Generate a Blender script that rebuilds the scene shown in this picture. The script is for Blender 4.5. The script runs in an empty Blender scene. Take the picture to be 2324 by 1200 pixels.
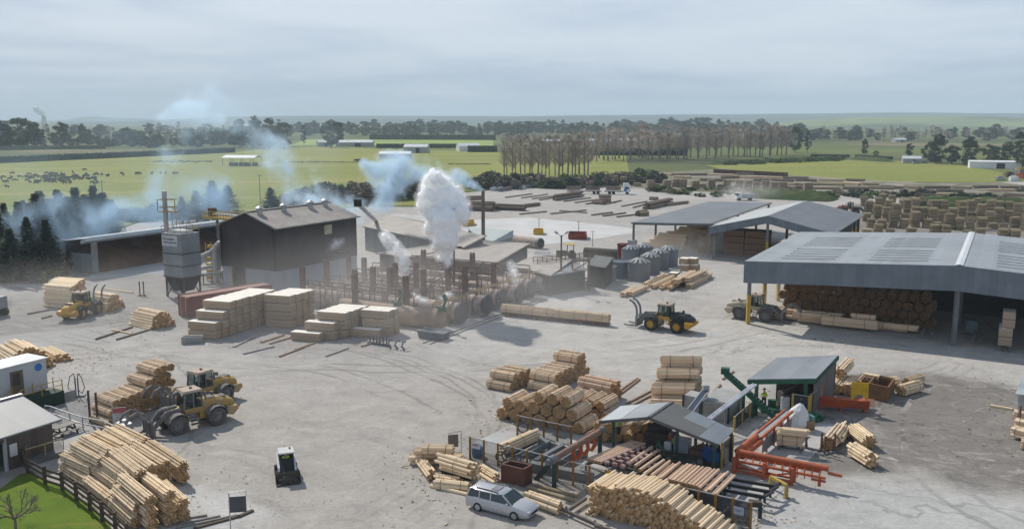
import bpy, math, random
from mathutils import Vector as V, Matrix
R = random.Random(11)
C = bpy.context.scene.collection
rad = math.radians
# ---- the photograph's camera, used to turn picture points into places on the ground
F = 2050.0; PT = math.atan(329/F); H = 24.5
def at(u, v, z=0.0):
    a = (u-1162)/F; b = (600-v)/F
    dy = math.cos(PT)+b*math.sin(PT); dz = -math.sin(PT)+b*math.cos(PT)
    t = (z-H)/dz
    return V((a*t, dy*t, z))
def hgt(v, Y):
    b = (600-v)/F
    return H+Y/(math.cos(PT)+b*math.sin(PT))*(-math.sin(PT)+b*math.cos(PT))
def atY(u, v, Y):
    b = (600-v)/F; t = Y/(math.cos(PT)+b*math.sin(PT))
    return V(((u-1162)/F*t, Y, H+t*(-math.sin(PT)+b*math.cos(PT))))
def ppm(p):   # picture pixels per metre at a place
    return F/(p[1]*math.cos(PT)-(p[2]-H)*math.sin(PT))
GA = V((.876, -.482, 0)); GB = V((.482, .876, 0)); UP = V((0, 0, 1))
# ---- mesh builder
class MB:
    def __init__(s): s.v = []; s.f = []; s.m = []; s.uv = []
    def face(s, pts, mi=0, uv=None):
        i = len(s.v); s.v += [V(p) for p in pts]; s.f.append(tuple(range(i, i+len(pts)))); s.m.append(mi)
        if uv is None:
            p = [V(q) for q in pts]; e = p[1]-p[0]; L = e.length or 1; e = e/L
            n = (p[1]-p[0]).cross(p[2]-p[0]); w = n.cross(e); w = w/(w.length or 1)
            uv = [((q-p[0]).dot(e), (q-p[0]).dot(w)) for q in p]
        s.uv.append(uv)
    def hexa(s, b, t, mi=0, tmi=None):   # b, t: 4 bottom and 4 top points, ccw from above
        i = len(s.v); s.v += [V(p) for p in b]+[V(p) for p in t]
        L = (V(b[1])-V(b[0])).length; W = (V(b[2])-V(b[1])).length; Z = (V(t[0])-V(b[0])).length
        for q, m, (x, y) in (((3, 2, 1, 0), mi, (L, W)), ((4, 5, 6, 7), mi if tmi is None else tmi, (L, W)), ((0, 1, 5, 4), mi, (L, Z)), ((1, 2, 6, 5), mi, (W, Z)), ((2, 3, 7, 6), mi, (L, Z)), ((3, 0, 4, 7), mi, (W, Z))):
            s.f.append(tuple(i+k for k in q)); s.m.append(m); s.uv.append([(0, 0), (x, 0), (x, y), (0, y)])
    def box(s, c, d, mi=0, rz=0.0, M=None, tmi=None):
        x, y, z = d[0]/2, d[1]/2, d[2]/2
        if M is None: M = Matrix.Rotation(rz, 3, 'Z')
        P = lambda a, b, e: V(c)+M @ V((a*x, b*y, e*z))
        s.hexa([P(-1, -1, -1), P(1, -1, -1), P(1, 1, -1), P(-1, 1, -1)], [P(-1, -1, 1), P(1, -1, 1), P(1, 1, 1), P(-1, 1, 1)], mi, tmi)
    def beam(s, p, q, w, h=None, mi=0):
        p, q = V(p), V(q); h = h or w; d = q-p; L = d.length
        if L < 1e-6: return
        x = d/L; y = UP.cross(x)
        y = V((0, 1, 0)) if y.length < 1e-4 else y.normalized()
        z = x.cross(y); y = y*(w/2); z = z*(h/2)
        s.hexa([p-y-z, q-y-z, q+y-z, p+y-z], [p-y+z, q-y+z, q+y+z, p+y+z], mi)
    def tube(s, p, q, r, n=8, mi=0, r2=None, cap=True, capm=None, ph=0.0):
        p, q = V(p), V(q); d = (q-p); L = d.length
        if L < 1e-6: return
        x = d/L; y = UP.cross(x)
        y = V((1, 0, 0)) if y.length < 1e-3 else y.normalized()
        z = x.cross(y); r2 = r if r2 is None else r2; i = len(s.v)
        for k in range(n):
            a = ph+2*math.pi*k/n; o = y*math.cos(a)+z*math.sin(a)
            s.v.append(p+o*r); s.v.append(q+o*r2)
        for k in range(n):
            j = (k+1) % n; a0, a1 = 6.283*r*k/n, 6.283*r*(k+1)/n
            s.f.append((i+2*k, i+2*j, i+2*j+1, i+2*k+1)); s.m.append(mi); s.uv.append([(0, a0), (0, a1), (L, a1), (L, a0)])
        if cap:
            for o, e in ((0, 1), (1, 0)):
                ids = [i+2*k+o for k in range(n)]
                if e: ids.reverse()
                s.f.append(tuple(ids)); s.m.append(mi if capm is None else capm)
                s.uv.append([(r*math.cos(k), r*math.sin(k)) for k in range(n)])
    def path(s, pts, r, n=6, mi=0):
        for a, b in zip(pts, pts[1:]): s.tube(a, b, r, n, mi)
    def prism(s, pts, z0, z1, mi=0, tmi=None):    # flat outline extruded upward
        a = [V((p[0], p[1], z0)) for p in pts]; b = [V((p[0], p[1], z1)) for p in pts]
        s.face(b, mi if tmi is None else tmi); s.face(a[::-1], mi)
        for k in range(len(a)):
            j = (k+1) % len(a); s.face([a[k], a[j], b[j], b[k]], mi)
    def extr(s, prof, y0, y1, mi=0, M=None):     # x-z outline extruded along y
        M = M or Matrix.Identity(4)
        a = [M @ V((p[0], y0, p[1])) for p in prof]; b = [M @ V((p[0], y1, p[1])) for p in prof]
        s.face(a, mi); s.face(b[::-1], mi)
        for k in range(len(a)):
            j = (k+1) % len(a); s.face([a[j], a[k], b[k], b[j]], mi)
    def slab(s, q, th, mi=0, tmi=None):           # thick sheet under 4 corner points (ccw from above)
        q = [V(p) for p in q]; n = (q[1]-q[0]).cross(q[2]-q[0]).normalized()*th
        s.hexa([p-n for p in q], q, mi, tmi)
    def lathe(s, prof, n=16, c=(0, 0, 0), mi=0):  # (r, z) profile round a vertical axis
        i = len(s.v); c = V(c); m = len(prof)
        for k in range(n):
            a = 2*math.pi*k/n
            for r, z in prof: s.v.append(c+V((r*math.cos(a), r*math.sin(a), z)))
        for k in range(n):
            j = (k+1) % n
            for e in range(m-1):
                s.f.append((i+k*m+e, i+j*m+e, i+j*m+e+1, i+k*m+e+1)); s.m.append(mi); s.uv.append([(k, prof[e][1]), (k+1, prof[e][1]), (k+1, prof[e+1][1]), (k, prof[e+1][1])])
    def loft(s, rings, mi=0, cap=True):
        i = len(s.v); n = len(rings[0])
        for r in rings: s.v += [V(p) for p in r]
        for e in range(len(rings)-1):
            for k in range(n):
                j = (k+1) % n
                s.f.append((i+e*n+k, i+e*n+j, i+(e+1)*n+j, i+(e+1)*n+k)); s.m.append(mi); s.uv.append([(0, 0), (1, 0), (1, 1), (0, 1)])
        if cap:
            s.f.append(tuple(i+k for k in range(n))[::-1]); s.m.append(mi); s.uv.append([(0, 0)]*n)
            b = i+(len(rings)-1)*n
            s.f.append(tuple(b+k for k in range(n))); s.m.append(mi); s.uv.append([(0, 0)]*n)
    def mesh(s, name, mats, inv=None, smooth=None):
        me = bpy.data.meshes.new(name)
        me.from_pydata([(inv @ p if inv else p) for p in s.v], [], s.f)
        for m in (mats if isinstance(mats, (list, tuple)) else [mats]): me.materials.append(m)
        me.polygons.foreach_set('material_index', s.m)
        ul = me.uv_layers.new(name='UVMap')
        flat = [c for f in s.uv for p in f for c in p]
        ul.data.foreach_set('uv', flat)
        me.update()
        if smooth is not None: me.set_sharp_from_angle(angle=rad(smooth)); me.polygons.foreach_set('use_smooth', [True]*len(me.polygons))
        return me
MW = {}
TS = bpy.data.scenes.new('scratch')            # modifiers are baked here, away from the big scene
def baked(o):
    TS.collection.objects.link(o); vl = TS.view_layers[0]; vl.update(); me = bpy.data.meshes.new_from_object(o.evaluated_get(vl.depsgraph)); bpy.data.objects.remove(o); return me
def props(o, label=None, cat=None, group=None, kind=None):
    for k, x in (('label', label), ('category', cat), ('group', group), ('kind', kind)):
        if x: o[k] = x
    return o
def thing(name, label, cat, loc=(0, 0, 0), rz=0.0, group=None):
    o = bpy.data.objects.new(name, None); C.objects.link(o); o.empty_display_size = .3
    o.location = loc; o.rotation_euler = (0, 0, rz)
    MW[o.name] = Matrix.Translation(V(loc)) @ Matrix.Rotation(rz, 4, 'Z')
    return props(o, label, cat, group)
def part(name, mb, mats, parent, smooth=None, label=None):   # mb is in world space (local for a thing at the origin)
    M = MW[parent.name]; me = mb.mesh(name, mats, M.inverted(), smooth)
    o = bpy.data.objects.new(name, me); C.objects.link(o); o.parent = parent; MW[o.name] = M
    if label: o['label'] = label
    return o
def solo(name, mb, mats, label=None, cat=None, group=None, kind=None, smooth=None, base=None):
    if base is None:
        xs = [p[0] for p in mb.v]; ys = [p[1] for p in mb.v]; zs = [p[2] for p in mb.v]
        base = V(((min(xs)+max(xs))/2, (min(ys)+max(ys))/2, min(zs)))
    M = Matrix.Translation(base); o = bpy.data.objects.new(name, mb.mesh(name, mats, M.inverted(), smooth)); C.objects.link(o)
    o.location = base; MW[o.name] = M
    return props(o, label, cat, group, kind)
def dup(src, loc=None, rz=None, label=None, group=None):
    def cp(o, parent):
        c = o.copy(); C.objects.link(c); c.parent = parent
        for ch in kids.get(o.name, []): cp(ch, c)
        return c
    kids = {}
    def walk(o):
        kids[o.name] = list(o.children)
        for k in kids[o.name]: walk(k)
    walk(src); r = cp(src, None)
    if loc is not None: r.location = loc
    if rz is not None: r.rotation_euler[2] = rz
    if label: r['label'] = label
    if group: r['group'] = group
    return r
ORD = 'first second third fourth fifth sixth seventh eighth ninth tenth eleventh twelfth thirteenth fourteenth fifteenth sixteenth seventeenth eighteenth nineteenth twentieth'.split()
ORD += ['twenty-'+w for w in ORD[:9]]+['thirtieth']+['thirty-'+w for w in ORD[:9]]+['fortieth']+['forty-'+w for w in ORD[:9]]+['fiftieth']+['fifty-'+w for w in ORD[:9]]+['sixtieth']+['sixty-'+w for w in ORD[:9]]+['seventieth']+['seventy-'+w for w in ORD[:9]]
LEV = ['bottom', 'second', 'third', 'fourth', 'fifth', 'sixth']
def turn(d): return math.atan2(d[1], d[0])

# ---- materials
class NT:
    def __init__(s, name):
        s.mat = bpy.data.materials.new(name); s.mat.use_nodes = True; s.t = s.mat.node_tree; s.t.nodes.clear()
        s.out = s.n('ShaderNodeOutputMaterial')
    def n(s, ty, **kw):
        o = s.t.nodes.new(ty)
        for k, x in kw.items():
            if k.startswith('i_'): s.put(o, k[2:].replace('_', ' '), x)
            else: setattr(o, k, x)
        return o
    def put(s, o, key, x):
        k = int(key) if str(key).isdigit() else key
        if isinstance(x, bpy.types.NodeSocket): s.t.links.new(x, o.inputs[k])
        else: o.inputs[k].default_value = x
    def math(s, op, a, b=0.0, c=0.0):
        o = s.n('ShaderNodeMath', operation=op)
        s.put(o, 0, a); s.put(o, 1, b)
        if op in ('MULTIPLY_ADD', 'COMPARE'): s.put(o, 2, c)
        return o.outputs[0]
    def vmath(s, op, a, b=(0, 0, 0), out=0):
        o = s.n('ShaderNodeVectorMath', operation=op); s.put(o, 0, a)
        if op == 'SCALE': s.put(o, 'Scale', b)
        else: s.put(o, 1, b)
        return o.outputs[out]
    def noise(s, vec, scale=1.0, detail=4.0, rough=.55, dist=0.0):
        o = s.n('ShaderNodeTexNoise'); s.put(o, 'Vector', vec)
        for k, x in (('Scale', scale), ('Detail', detail), ('Roughness', rough), ('Distortion', dist)): s.put(o, k, x)
        return o.outputs['Fac']
    def ramp(s, x, a, b, lo=0.0, hi=1.0, smooth=True):
        o = s.n('ShaderNodeMapRange', interpolation_type='SMOOTHSTEP' if smooth else 'LINEAR')
        for k, y in ((0, x), (1, a), (2, b), (3, lo), (4, hi)): s.put(o, k, y)
        return o.outputs[0]
    def mix(s, f, a, b, mode='MIX'):
        o = s.n('ShaderNodeMix', data_type='RGBA', blend_type=mode)
        s.put(o, 0, f); s.put(o, 6, a if isinstance(a, bpy.types.NodeSocket) else (*a, 1)); s.put(o, 7, b if isinstance(b, bpy.types.NodeSocket) else (*b, 1))
        return o.outputs[2]
    def coord(s, kind='Object', sc=(1, 1, 1)):
        if kind == 'Position': v = s.n('ShaderNodeNewGeometry').outputs['Position']
        else: v = s.n('ShaderNodeTexCoord').outputs[kind]
        if sc != (1, 1, 1): v = s.vmath('MULTIPLY', v, sc)
        return v
    def hsv(s, col, val):
        o = s.n('ShaderNodeHueSaturation'); s.put(o, 'Color', col); s.put(o, 'Value', val); return o.outputs[0]
    def bsdf(s, col, rough=.7, metal=0.0, spec=.3, bump=None, bstr=.3, bdist=.02):
        p = s.n('ShaderNodeBsdfPrincipled')
        s.put(p, 'Base Color', col if isinstance(col, bpy.types.NodeSocket) else (*col, 1))
        s.put(p, 'Roughness', rough); s.put(p, 'Metallic', metal); s.put(p, 'Specular IOR Level', spec)
        if bump is not None:
            b = s.n('ShaderNodeBump'); s.put(b, 'Height', bump); s.put(b, 'Strength', bstr); s.put(b, 'Distance', bdist)
            s.t.links.new(b.outputs[0], p.inputs['Normal'])
        s.t.links.new(p.outputs[0], s.out.inputs['Surface'])
        return p
def mat(name, c1, c2=None, scale=.6, rough=.7, metal=0.0, spec=.3, sc=(1, 1, 1), coord='Object', island=0.0, orand=0.0, lo=.35, hi=.65, dirt=None, dscale=.35, dlo=.52, dhi=.72, seams=None, bump=0.0):
    t = NT(name); co = t.coord(coord, sc)
    c2 = c2 or tuple(x*.75 for x in c1)
    nz = t.noise(co, scale, 5, .6)
    col = t.mix(t.ramp(nz, lo, hi), c1, c2)
    if dirt: col = t.mix(t.ramp(t.noise(co, dscale, 6, .65), dlo, dhi), col, dirt)
    val = None
    if island:
        r = t.n('ShaderNodeNewGeometry').outputs['Random Per Island']; val = t.ramp(r, 0, 1, 1-island, 1+island, False)
    if orand:
        r = t.ramp(t.n('ShaderNodeObjectInfo').outputs['Random'], 0, 1, 1-orand, 1+orand, False); val = t.math('MULTIPLY', val, r) if val else r
    if seams:       # sheet cladding: width, strength, ridge spacing
        w, st, dirn = seams
        sep = t.n('ShaderNodeSeparateXYZ'); t.put(sep, 0, t.coord('UV')); x = sep.outputs[dirn]
        wn = t.n('ShaderNodeTexWhiteNoise', noise_dimensions='1D'); t.put(wn, 'W', t.math('FLOOR', t.math('DIVIDE', x, w)))
        r = t.ramp(wn.outputs[0], 0, 1, 1-st, 1+st*.4, False)
        ln = t.ramp(t.math('ABSOLUTE', t.math('SUBTRACT', t.math('FRACT', t.math('DIVIDE', x, w)), .5)), .42, .5, 1, 1-st*1.2)
        r = t.math('MULTIPLY', r, ln); val = t.math('MULTIPLY', val, r) if val else r
    if val: col = t.hsv(col, val)
    t.bsdf(col, rough, metal, spec, nz if bump else None, bump, .05)
    return t.mat
# ---- camera, sky, sun
sc = bpy.context.scene
cd = bpy.data.cameras.new('camera'); cam = bpy.data.objects.new('camera', cd); C.objects.link(cam)
cam.location = (0, 0, H); cam.rotation_euler = (math.pi/2-PT, 0, 0)
cd.sensor_width = 36; cd.lens = 36*F/2324; cd.clip_end = 40000; cd.clip_start = .5
sc.camera = cam
sc.view_settings.view_transform = 'Standard'; sc.view_settings.look = 'None'; sc.view_settings.exposure = .11; sc.view_settings.gamma = 1
sc.cycles.volume_bounces = 2; sc.cycles.max_bounces = 6; sc.cycles.volume_step_rate = 1.0; sc.cycles.use_adaptive_sampling = True; sc.cycles.adaptive_threshold = .015
SD = V((-.56, .83, 0))          # towards the sun, seen from above
EL = rad(42)
sd = bpy.data.lights.new('sun', 'SUN'); sun = bpy.data.objects.new('sun', sd); C.objects.link(sun)
sd.energy = 3.9; sd.angle = rad(.6); sd.color = (1, .955, .88)
sun.rotation_euler = (SD.normalized()*math.cos(EL)+UP*math.sin(EL)).to_track_quat('Z', 'Y').to_euler()
w = bpy.data.worlds.new('World'); sc.world = w; w.use_nodes = True
t = NT.__new__(NT); t.t = w.node_tree; t.t.nodes.clear(); out = t.n('ShaderNodeOutputWorld')
sky = t.n('ShaderNodeTexSky', sky_type='NISHITA', sun_disc=False, sun_elevation=EL, sun_rotation=math.atan2(SD.x, SD.y), altitude=300, dust_density=2.5)
bg1 = t.n('ShaderNodeBackground', i_Color=sky.outputs[0], i_Strength=.1)
d = t.n('ShaderNodeTexCoord').outputs['Generated']; sp = t.n('ShaderNodeSeparateXYZ'); t.put(sp, 0, d)
zz = t.math('ADD', t.math('MAXIMUM', sp.outputs[2], 0), .05)
pl = t.n('ShaderNodeCombineXYZ'); t.put(pl, 0, t.math('DIVIDE', sp.outputs[0], zz)); t.put(pl, 1, t.math('DIVIDE', sp.outputs[1], zz)); t.put(pl, 2, 3.7)
st = t.n('ShaderNodeCombineXYZ'); t.put(st, 0, t.math('MULTIPLY', sp.outputs[0], 2.2)); t.put(st, 1, t.math('MULTIPLY', sp.outputs[2], 15)); t.put(st, 2, 1.3)
n1 = t.noise(st.outputs[0], 1.0, 3.2, .5, .5); n2 = t.noise(pl.outputs[0], .55, 5, .55, .3)
nn = t.math('ADD', t.math('MULTIPLY', n1, .65), t.math('MULTIPLY', n2, .35))
elv = t.ramp(sp.outputs[2], 0.0, .16, 0, 1, False)
f = t.math('ADD', t.ramp(nn, .36, .62, 0, 1), t.math('MULTIPLY', t.math('SUBTRACT', elv, .4), .55))
col = t.mix(t.ramp(f, -.1, 1.1, 0, 1, False), (.385, .475, .640), (.640, .720, .815))
col = t.mix(t.ramp(sp.outputs[2], .0, .03, 0, 1), (.455, .560, .690), col)
col = t.mix(t.ramp(sp.outputs[2], .16, .55, 0, .9), col, (.235, .300, .415))   # unseen overhead sky, darkened to deepen and blue the shadows
bg2 = t.n('ShaderNodeBackground', i_Color=col, i_Strength=1.0)
mx = t.n('ShaderNodeMixShader'); t.put(mx, 0, .92); t.put(mx, 1, bg1.outputs[0]); t.put(mx, 2, bg2.outputs[0]); t.put(out, 0, mx.outputs[0])

# ---- hazy air over the whole plain
HZ = MB(); HZ.hexa([(-6500, -60, -3), (6500, -60, -3), (6500, 10500, -3), (-6500, 10500, -3)], [(-6500, -60, 190), (6500, -60, 190), (6500, 10500, 190), (-6500, 10500, 190)])
t = NT('hazy_air'); pv = t.n('ShaderNodeVolumePrincipled'); t.put(pv, 'Density', .00018); t.put(pv, 'Color', (.74, .88, 1, 1)); t.t.links.new(pv.outputs[0], t.out.inputs['Volume'])
solo('haze', HZ, t.mat, kind='stuff')

# ---- ground
def blob(t, pos, c, ax, rot=0.0, soft=.45, warp=None):
    v = t.vmath('SUBTRACT', pos, (c[0], c[1], 0))
    r = t.n('ShaderNodeVectorRotate', rotation_type='Z_AXIS'); t.put(r, 'Vector', v); t.put(r, 'Angle', -rot)
    v = t.vmath('MULTIPLY', r.outputs[0], (1/ax[0], 1/ax[1], 0))
    l = t.vmath('LENGTH', v, out=1)
    return t.ramp(l, 1+soft, 1-soft)
def rotated(t, pos, ang, s):
    r = t.n('ShaderNodeVectorRotate', rotation_type='Z_AXIS'); t.put(r, 'Vector', pos); t.put(r, 'Angle', -ang)
    return t.vmath('MULTIPLY', r.outputs[0], s)
t = NT('dusty_yard'); pos = t.coord('Position')
wz = t.n('ShaderNodeTexNoise'); t.put(wz, 'Vector', pos); t.put(wz, 'Scale', .07); t.put(wz, 'Detail', 4)
wp = t.vmath('ADD', pos, t.vmath('SCALE', t.vmath('SUBTRACT', wz.outputs['Color'], (.5, .5, .5)), 9.0))
wz2 = t.n('ShaderNodeTexNoise'); t.put(wz2, 'Vector', pos); t.put(wz2, 'Scale', .35); t.put(wz2, 'Detail', 5)
wp2 = t.vmath('ADD', wp, t.vmath('SCALE', t.vmath('SUBTRACT', wz2.outputs['Color'], (.5, .5, .5)), 5.0))
nl = t.noise(pos, .045, 5, .6); nm = t.noise(pos, .4, 6, .65); nf = t.noise(pos, 3.0, 5, .7)
tr = [t.noise(rotated(t, wp, a, (.022, .62, 1)), 1.0, 4, .65) for a in (-.55, .9, .15, 1.75)]
base = t.mix(t.ramp(nl, .35, .65), (.43, .405, .375), (.38, .356, .327))
fg = blob(t, wp, (-10, 62), (26, 22), .2, .5); base = t.mix(t.math('MULTIPLY', fg, .75), base, (.355, .328, .295))
base = t.mix(t.math('MULTIPLY', blob(t, wp, (8, 104), (34, 13), -.35, .4), .75), base, (.455, .43, .395))
gv = blob(t, wp, (-54, 118), (26, 20), .4, .4); base = t.mix(t.math('MULTIPLY', gv, t.ramp(nm, .3, .65, .35, .9)), base, (.235, .222, .205))
base = t.mix(t.math('MULTIPLY', blob(t, wp, (-26, 101), (15, 8), -.5, .4), .55), base, (.26, .24, .225))
# bark and sawdust trodden round the peeler, damp ground to the right
base = t.mix(t.math('MULTIPLY', blob(t, wp2, (9, 62), (13, 10), -.2, .3), t.ramp(nm, .35, .65, .1, .75)), base, (.235, .205, .175))
wet = t.math('MAXIMUM', blob(t, wp2, (36, 74.5), (12, 12), .5, .22), t.math('MAXIMUM', blob(t, wp2, (38, 65), (12, 8.0), .0, .22), blob(t, wp2, (27, 64), (6, 4), .3, .3)))
scr = t.ramp(t.math('MAXIMUM', tr[0], tr[1]), .60, .70)
base = t.mix(t.math('MULTIPLY', wet, t.math('SUBTRACT', .92, t.math('MULTIPLY', scr, .55))), base, t.mix(nm, (.165, .150, .136), (.215, .197, .178)))
base = t.mix(t.math('MULTIPLY', blob(t, wp2, (25, 53.5), (13, 5), -.2, .3), .8), base, (.42, .415, .40))
base = t.mix(t.math('MULTIPLY', blob(t, wp2, (-20, 55.5), (5, 3.0), -.5, .3), .85), base, (.50, .49, .465))
base = t.mix(t.math('MULTIPLY', blob(t, wp2, (-55, 98), (18, 4), .35, .4), .5), base, (.44, .43, .41))
base = t.mix(t.math('MULTIPLY', blob(t, wp, (18, 245), (75, 42), .0, .3), .55), base, (.37, .345, .315))
base = t.mix(t.math('MULTIPLY', blob(t, wp, (2, 205), (60, 9), -.1, .3), .55), base, (.36, .35, .335))
val = t.ramp(nm, .25, .75, .91, 1.08); val = t.math('MULTIPLY', val, t.ramp(nf, .25, .75, .91, 1.09))
for k, (a, b, s) in enumerate(((.52, .66, .90), (.54, .68, .92), (.55, .66, .93), (.56, .68, .92))): val = t.math('MULTIPLY', val, t.ramp(tr[k], a, b, 1, s))
for k in (0, 1, 2): val = t.math('MULTIPLY', val, t.ramp(tr[k], .42, .34, 1, 1.09))
arcs = None
for cx, cy, rr_, wd in ((-38, 58, 33, .32), (-41, 61, 40, .3), (-30, 70, 27, .28), (22, 118, 36, .3), (-14, 150, 62, .4), (36, 73, 8, .3), (40, 70, 12, .26), (33, 80, 17, .3), (30, 62, 7, .26), (-75, 60, 48, .3), (2, 128, 30, .3), (60, 60, 30, .3)):
    ln_ = t.vmath('LENGTH', t.vmath('MULTIPLY', t.vmath('SUBTRACT', wp2 if rr_ < 20 else t.vmath('ADD', pos, t.vmath('SCALE', t.vmath('SUBTRACT', wz.outputs['Color'], (.5, .5, .5)), 5.0)), (cx, cy, 0)), (1, 1, 0)), out=1)
    for off in (0, 2.1):
        a_ = t.ramp(t.math('ABSOLUTE', t.math('SUBTRACT', ln_, rr_+off)), wd, wd*.25); arcs = a_ if arcs is None else t.math('MAXIMUM', arcs, a_)
arcm = t.math('MULTIPLY', arcs, t.ramp(nl, .42, .6)); val = t.math('MULTIPLY', val, t.math('SUBTRACT', 1.0, t.math('MULTIPLY', arcm, .26)))
val = t.math('ADD', val, t.math('MULTIPLY', t.math('MULTIPLY', arcs, wet), t.ramp(nm, .4, .6, 0, .55)))
ht = t.math('ADD', t.math('MULTIPLY', nm, .7), t.math('ADD', nf, t.math('MULTIPLY', tr[0], 1.5)))
t.bsdf(t.hsv(base, val), .95, 0, .1, ht, .55, .12); MYARD = t.mat
def grassmat(name, c1, c2, c3, s=.02):
    t = NT(name); p = t.coord('Position')
    col = t.mix(t.ramp(t.noise(p, s, 5, .6, .6), .36, .62), c1, c2)
    col = t.mix(t.ramp(t.noise(rotated(t, p, .12, (.25, 1.6, 1)), s*2.2, 5, .65), .5, .68), col, c3)
    nf = t.noise(p, s*40, 5, .7); col = t.hsv(col, t.ramp(nf, .25, .75, .8, 1.18))
    t.bsdf(col, .95, 0, .1, nf, .6, .25); return t.mat
MPAST = grassmat('pasture', (.245, .252, .062), (.200, .222, .054), (.30, .268, .095), .012)
MLAWN = grassmat('lawn_turf', (.155, .225, .030), (.120, .190, .026), (.215, .235, .05), .35)
g = MB(); g.face([(-6400, -50, 0), (6400, -50, 0), (6400, 7600, 0), (-6400, 7600, 0)])
t = NT('plain'); p = t.coord('Position'); nn = t.noise(rotated(t, p, .1, (.35, 1.4, 1)), .004, 5, .6)
col = t.mix(t.ramp(nn, .38, .62), (.150, .175, .055), (.075, .085, .045)); col = t.mix(t.ramp(t.noise(p, .0035, 6, .6), .55, .65), col, (.22, .19, .11))
t.bsdf(col, .95, 0, .05); solo('ground', g, t.mat, kind='structure')
g = MB(); pts = [(-110, 20), (110, 20), (230, 120), (330, 330)] + [tuple(at(u, v)[:2]) for u, v in ((2324, 412), (2140, 418), (1900, 402), (1700, 395), (1480, 402), (1330, 418), (1150, 430), (1050, 438), (960, 470), (820, 470), (560, 500), (330, 500), (170, 560), (-60, 610), (-250, 700))]
g.face([(x, y, .05) for x, y in pts]); solo('yard_ground', g, MYARD, kind='structure')
def patch(name, px, z, m, kind='structure'):
    g = MB(); g.face([at(u, v, z) for u, v in px]); return solo(name, g, m, kind=kind)
patch('pasture_field', [(-700, 640), (-60, 606), (170, 556), (330, 496), (560, 496), (820, 466), (960, 466), (1050, 434), (1150, 426), (1330, 414), (1430, 400), (1420, 352), (1130, 345), (850, 338), (790, 333), (690, 333), (530, 345), (0, 371), (-500, 392)], .03, MPAST)
patch('far_field', [(655, 331), (1120, 331), (1120, 316), (700, 316)], .03, mat('far_grass', (.24, .31, .05), (.20, .27, .05), .01, .95, coord='Position'))
patch('right_field', [(1640, 385), (1800, 398), (2040, 413), (2260, 413), (2278, 392), (2180, 374), (1990, 362), (1760, 360), (1600, 374)], .06, MPAST)
patch('concrete_pad', [(975, 540), (1060, 500), (1200, 493), (1400, 513), (1445, 520), (1440, 528), (1330, 545), (1180, 560), (1000, 560)], .06, mat('pale_concrete', (.54, .53, .51), (.47, .46, .445), .15, .9, coord='Position', dirt=(.42, .40, .38), dlo=.55, dhi=.75, dscale=.06))
patch('shed_apron', [(140, 640), (375, 618), (380, 595), (300, 600), (200, 628)], .06, mat('apron_concrete', (.46, .45, .43), (.40, .385, .365), .2, .9, coord='Position'))
patch('gravel_strip', [(120, 925), (190, 905), (300, 872), (330, 880), (220, 925), (190, 985), (110, 985)], .07, mat('grey_gravel', (.26, .255, .25), (.20, .195, .19), 2.5, .95, coord='Position'))
patch('concrete_path', [(60, 1060), (135, 1012), (128, 975), (165, 950), (215, 975), (185, 1010), (150, 1025), (90, 1075)], .075, mat('path_concrete', (.40, .39, .37), (.34, .33, .31), .5, .9, coord='Position'))
patch('lawn', [(-160, 1300), (-160, 1110), (0, 1108), (45, 1075), (70, 1072), (110, 1090), (170, 1120), (215, 1150), (250, 1190), (275, 1260)], .08, MLAWN)
patch('storage_ground', [(1925, 548), (1940, 462), (2045, 470), (2420, 484), (2420, 560)], .09, mat('storage_dirt', (.23, .205, .17), (.17, .15, .125), .2, .95, coord='Position', dirt=(.34, .32, .29), dscale=.1, dlo=.56, dhi=.68))
patch('scrub_ground', [(1420, 408), (1480, 392), (1640, 383), (1800, 398), (2040, 414), (2270, 414), (2420, 430), (2420, 476), (2060, 462), (2030, 446), (1900, 440), (1840, 455), (1690, 442), (1480, 428), (1330, 424)], .1, mat('scrubby_ground', (.115, .12, .055), (.19, .165, .12), .12, .95, coord='Position', dirt=(.30, .27, .23), dscale=.08, dlo=.52, dhi=.62))
MCONC = mat('yard_slab', (.43, .42, .405), (.37, .36, .345), .3, .9, coord='Position', dirt=(.27, .245, .22), dlo=.5, dhi=.7, dscale=.25)
patch('peeler_slab', [(1060, 1010), (1170, 960), (1330, 975), (1500, 1040), (1700, 1010), (1790, 930), (1900, 965), (1800, 1090), (1700, 1180), (1420, 1120), (1250, 1085)], .07, MCONC)
# ---- hills
def ridge(name, Y0, Y1, prof, m, nx=90, ny=10, rough=.05, X=None):
    # prof: picture (u, v) of the skyline, taken at distance Y1; the ground climbs from Y0 to it
    us = [p[0] for p in prof]; g = MB(); g.v = []; rows = []
    for j in range(ny+1):
        s = j/ny; Y = Y0+(Y1-Y0)*s
        for i in range(nx+1):
            u = us[0]+(us[-1]-us[0])*i/nx
            k = max(n for n in range(len(us)-1) if us[n] <= u+1e-6); f = (u-us[k])/(us[k+1]-us[k]); f = f*f*(3-2*f)
            p = atY(u, prof[k][1]*(1-f)+prof[k+1][1]*f, Y1); z = max(p.z, 0)
            e = (s*s*(3-2*s))*(1+rough*2*math.sin(u*.013+s*7)*math.sin(s*3.1))
            g.v.append(V((p.x*(.82+.18*s), Y, z*e-2*(1-s))))
    for j in range(ny+1):      # behind the crest
        pass
    n = nx+1; b = len(g.v)
    for i in range(n): q = g.v[ny*n+i]; g.v.append(V((q.x, q.y+(Y1-Y0)*.5, -4)))
    for j in range(ny+1):
        for i in range(nx):
            a = j*n+i; g.f.append((a, a+1, a+n+1, a+n)); g.m.append(0); g.uv.append([(0, 0)]*4)
    return solo(name, g, m, kind='structure', smooth=60)
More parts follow.
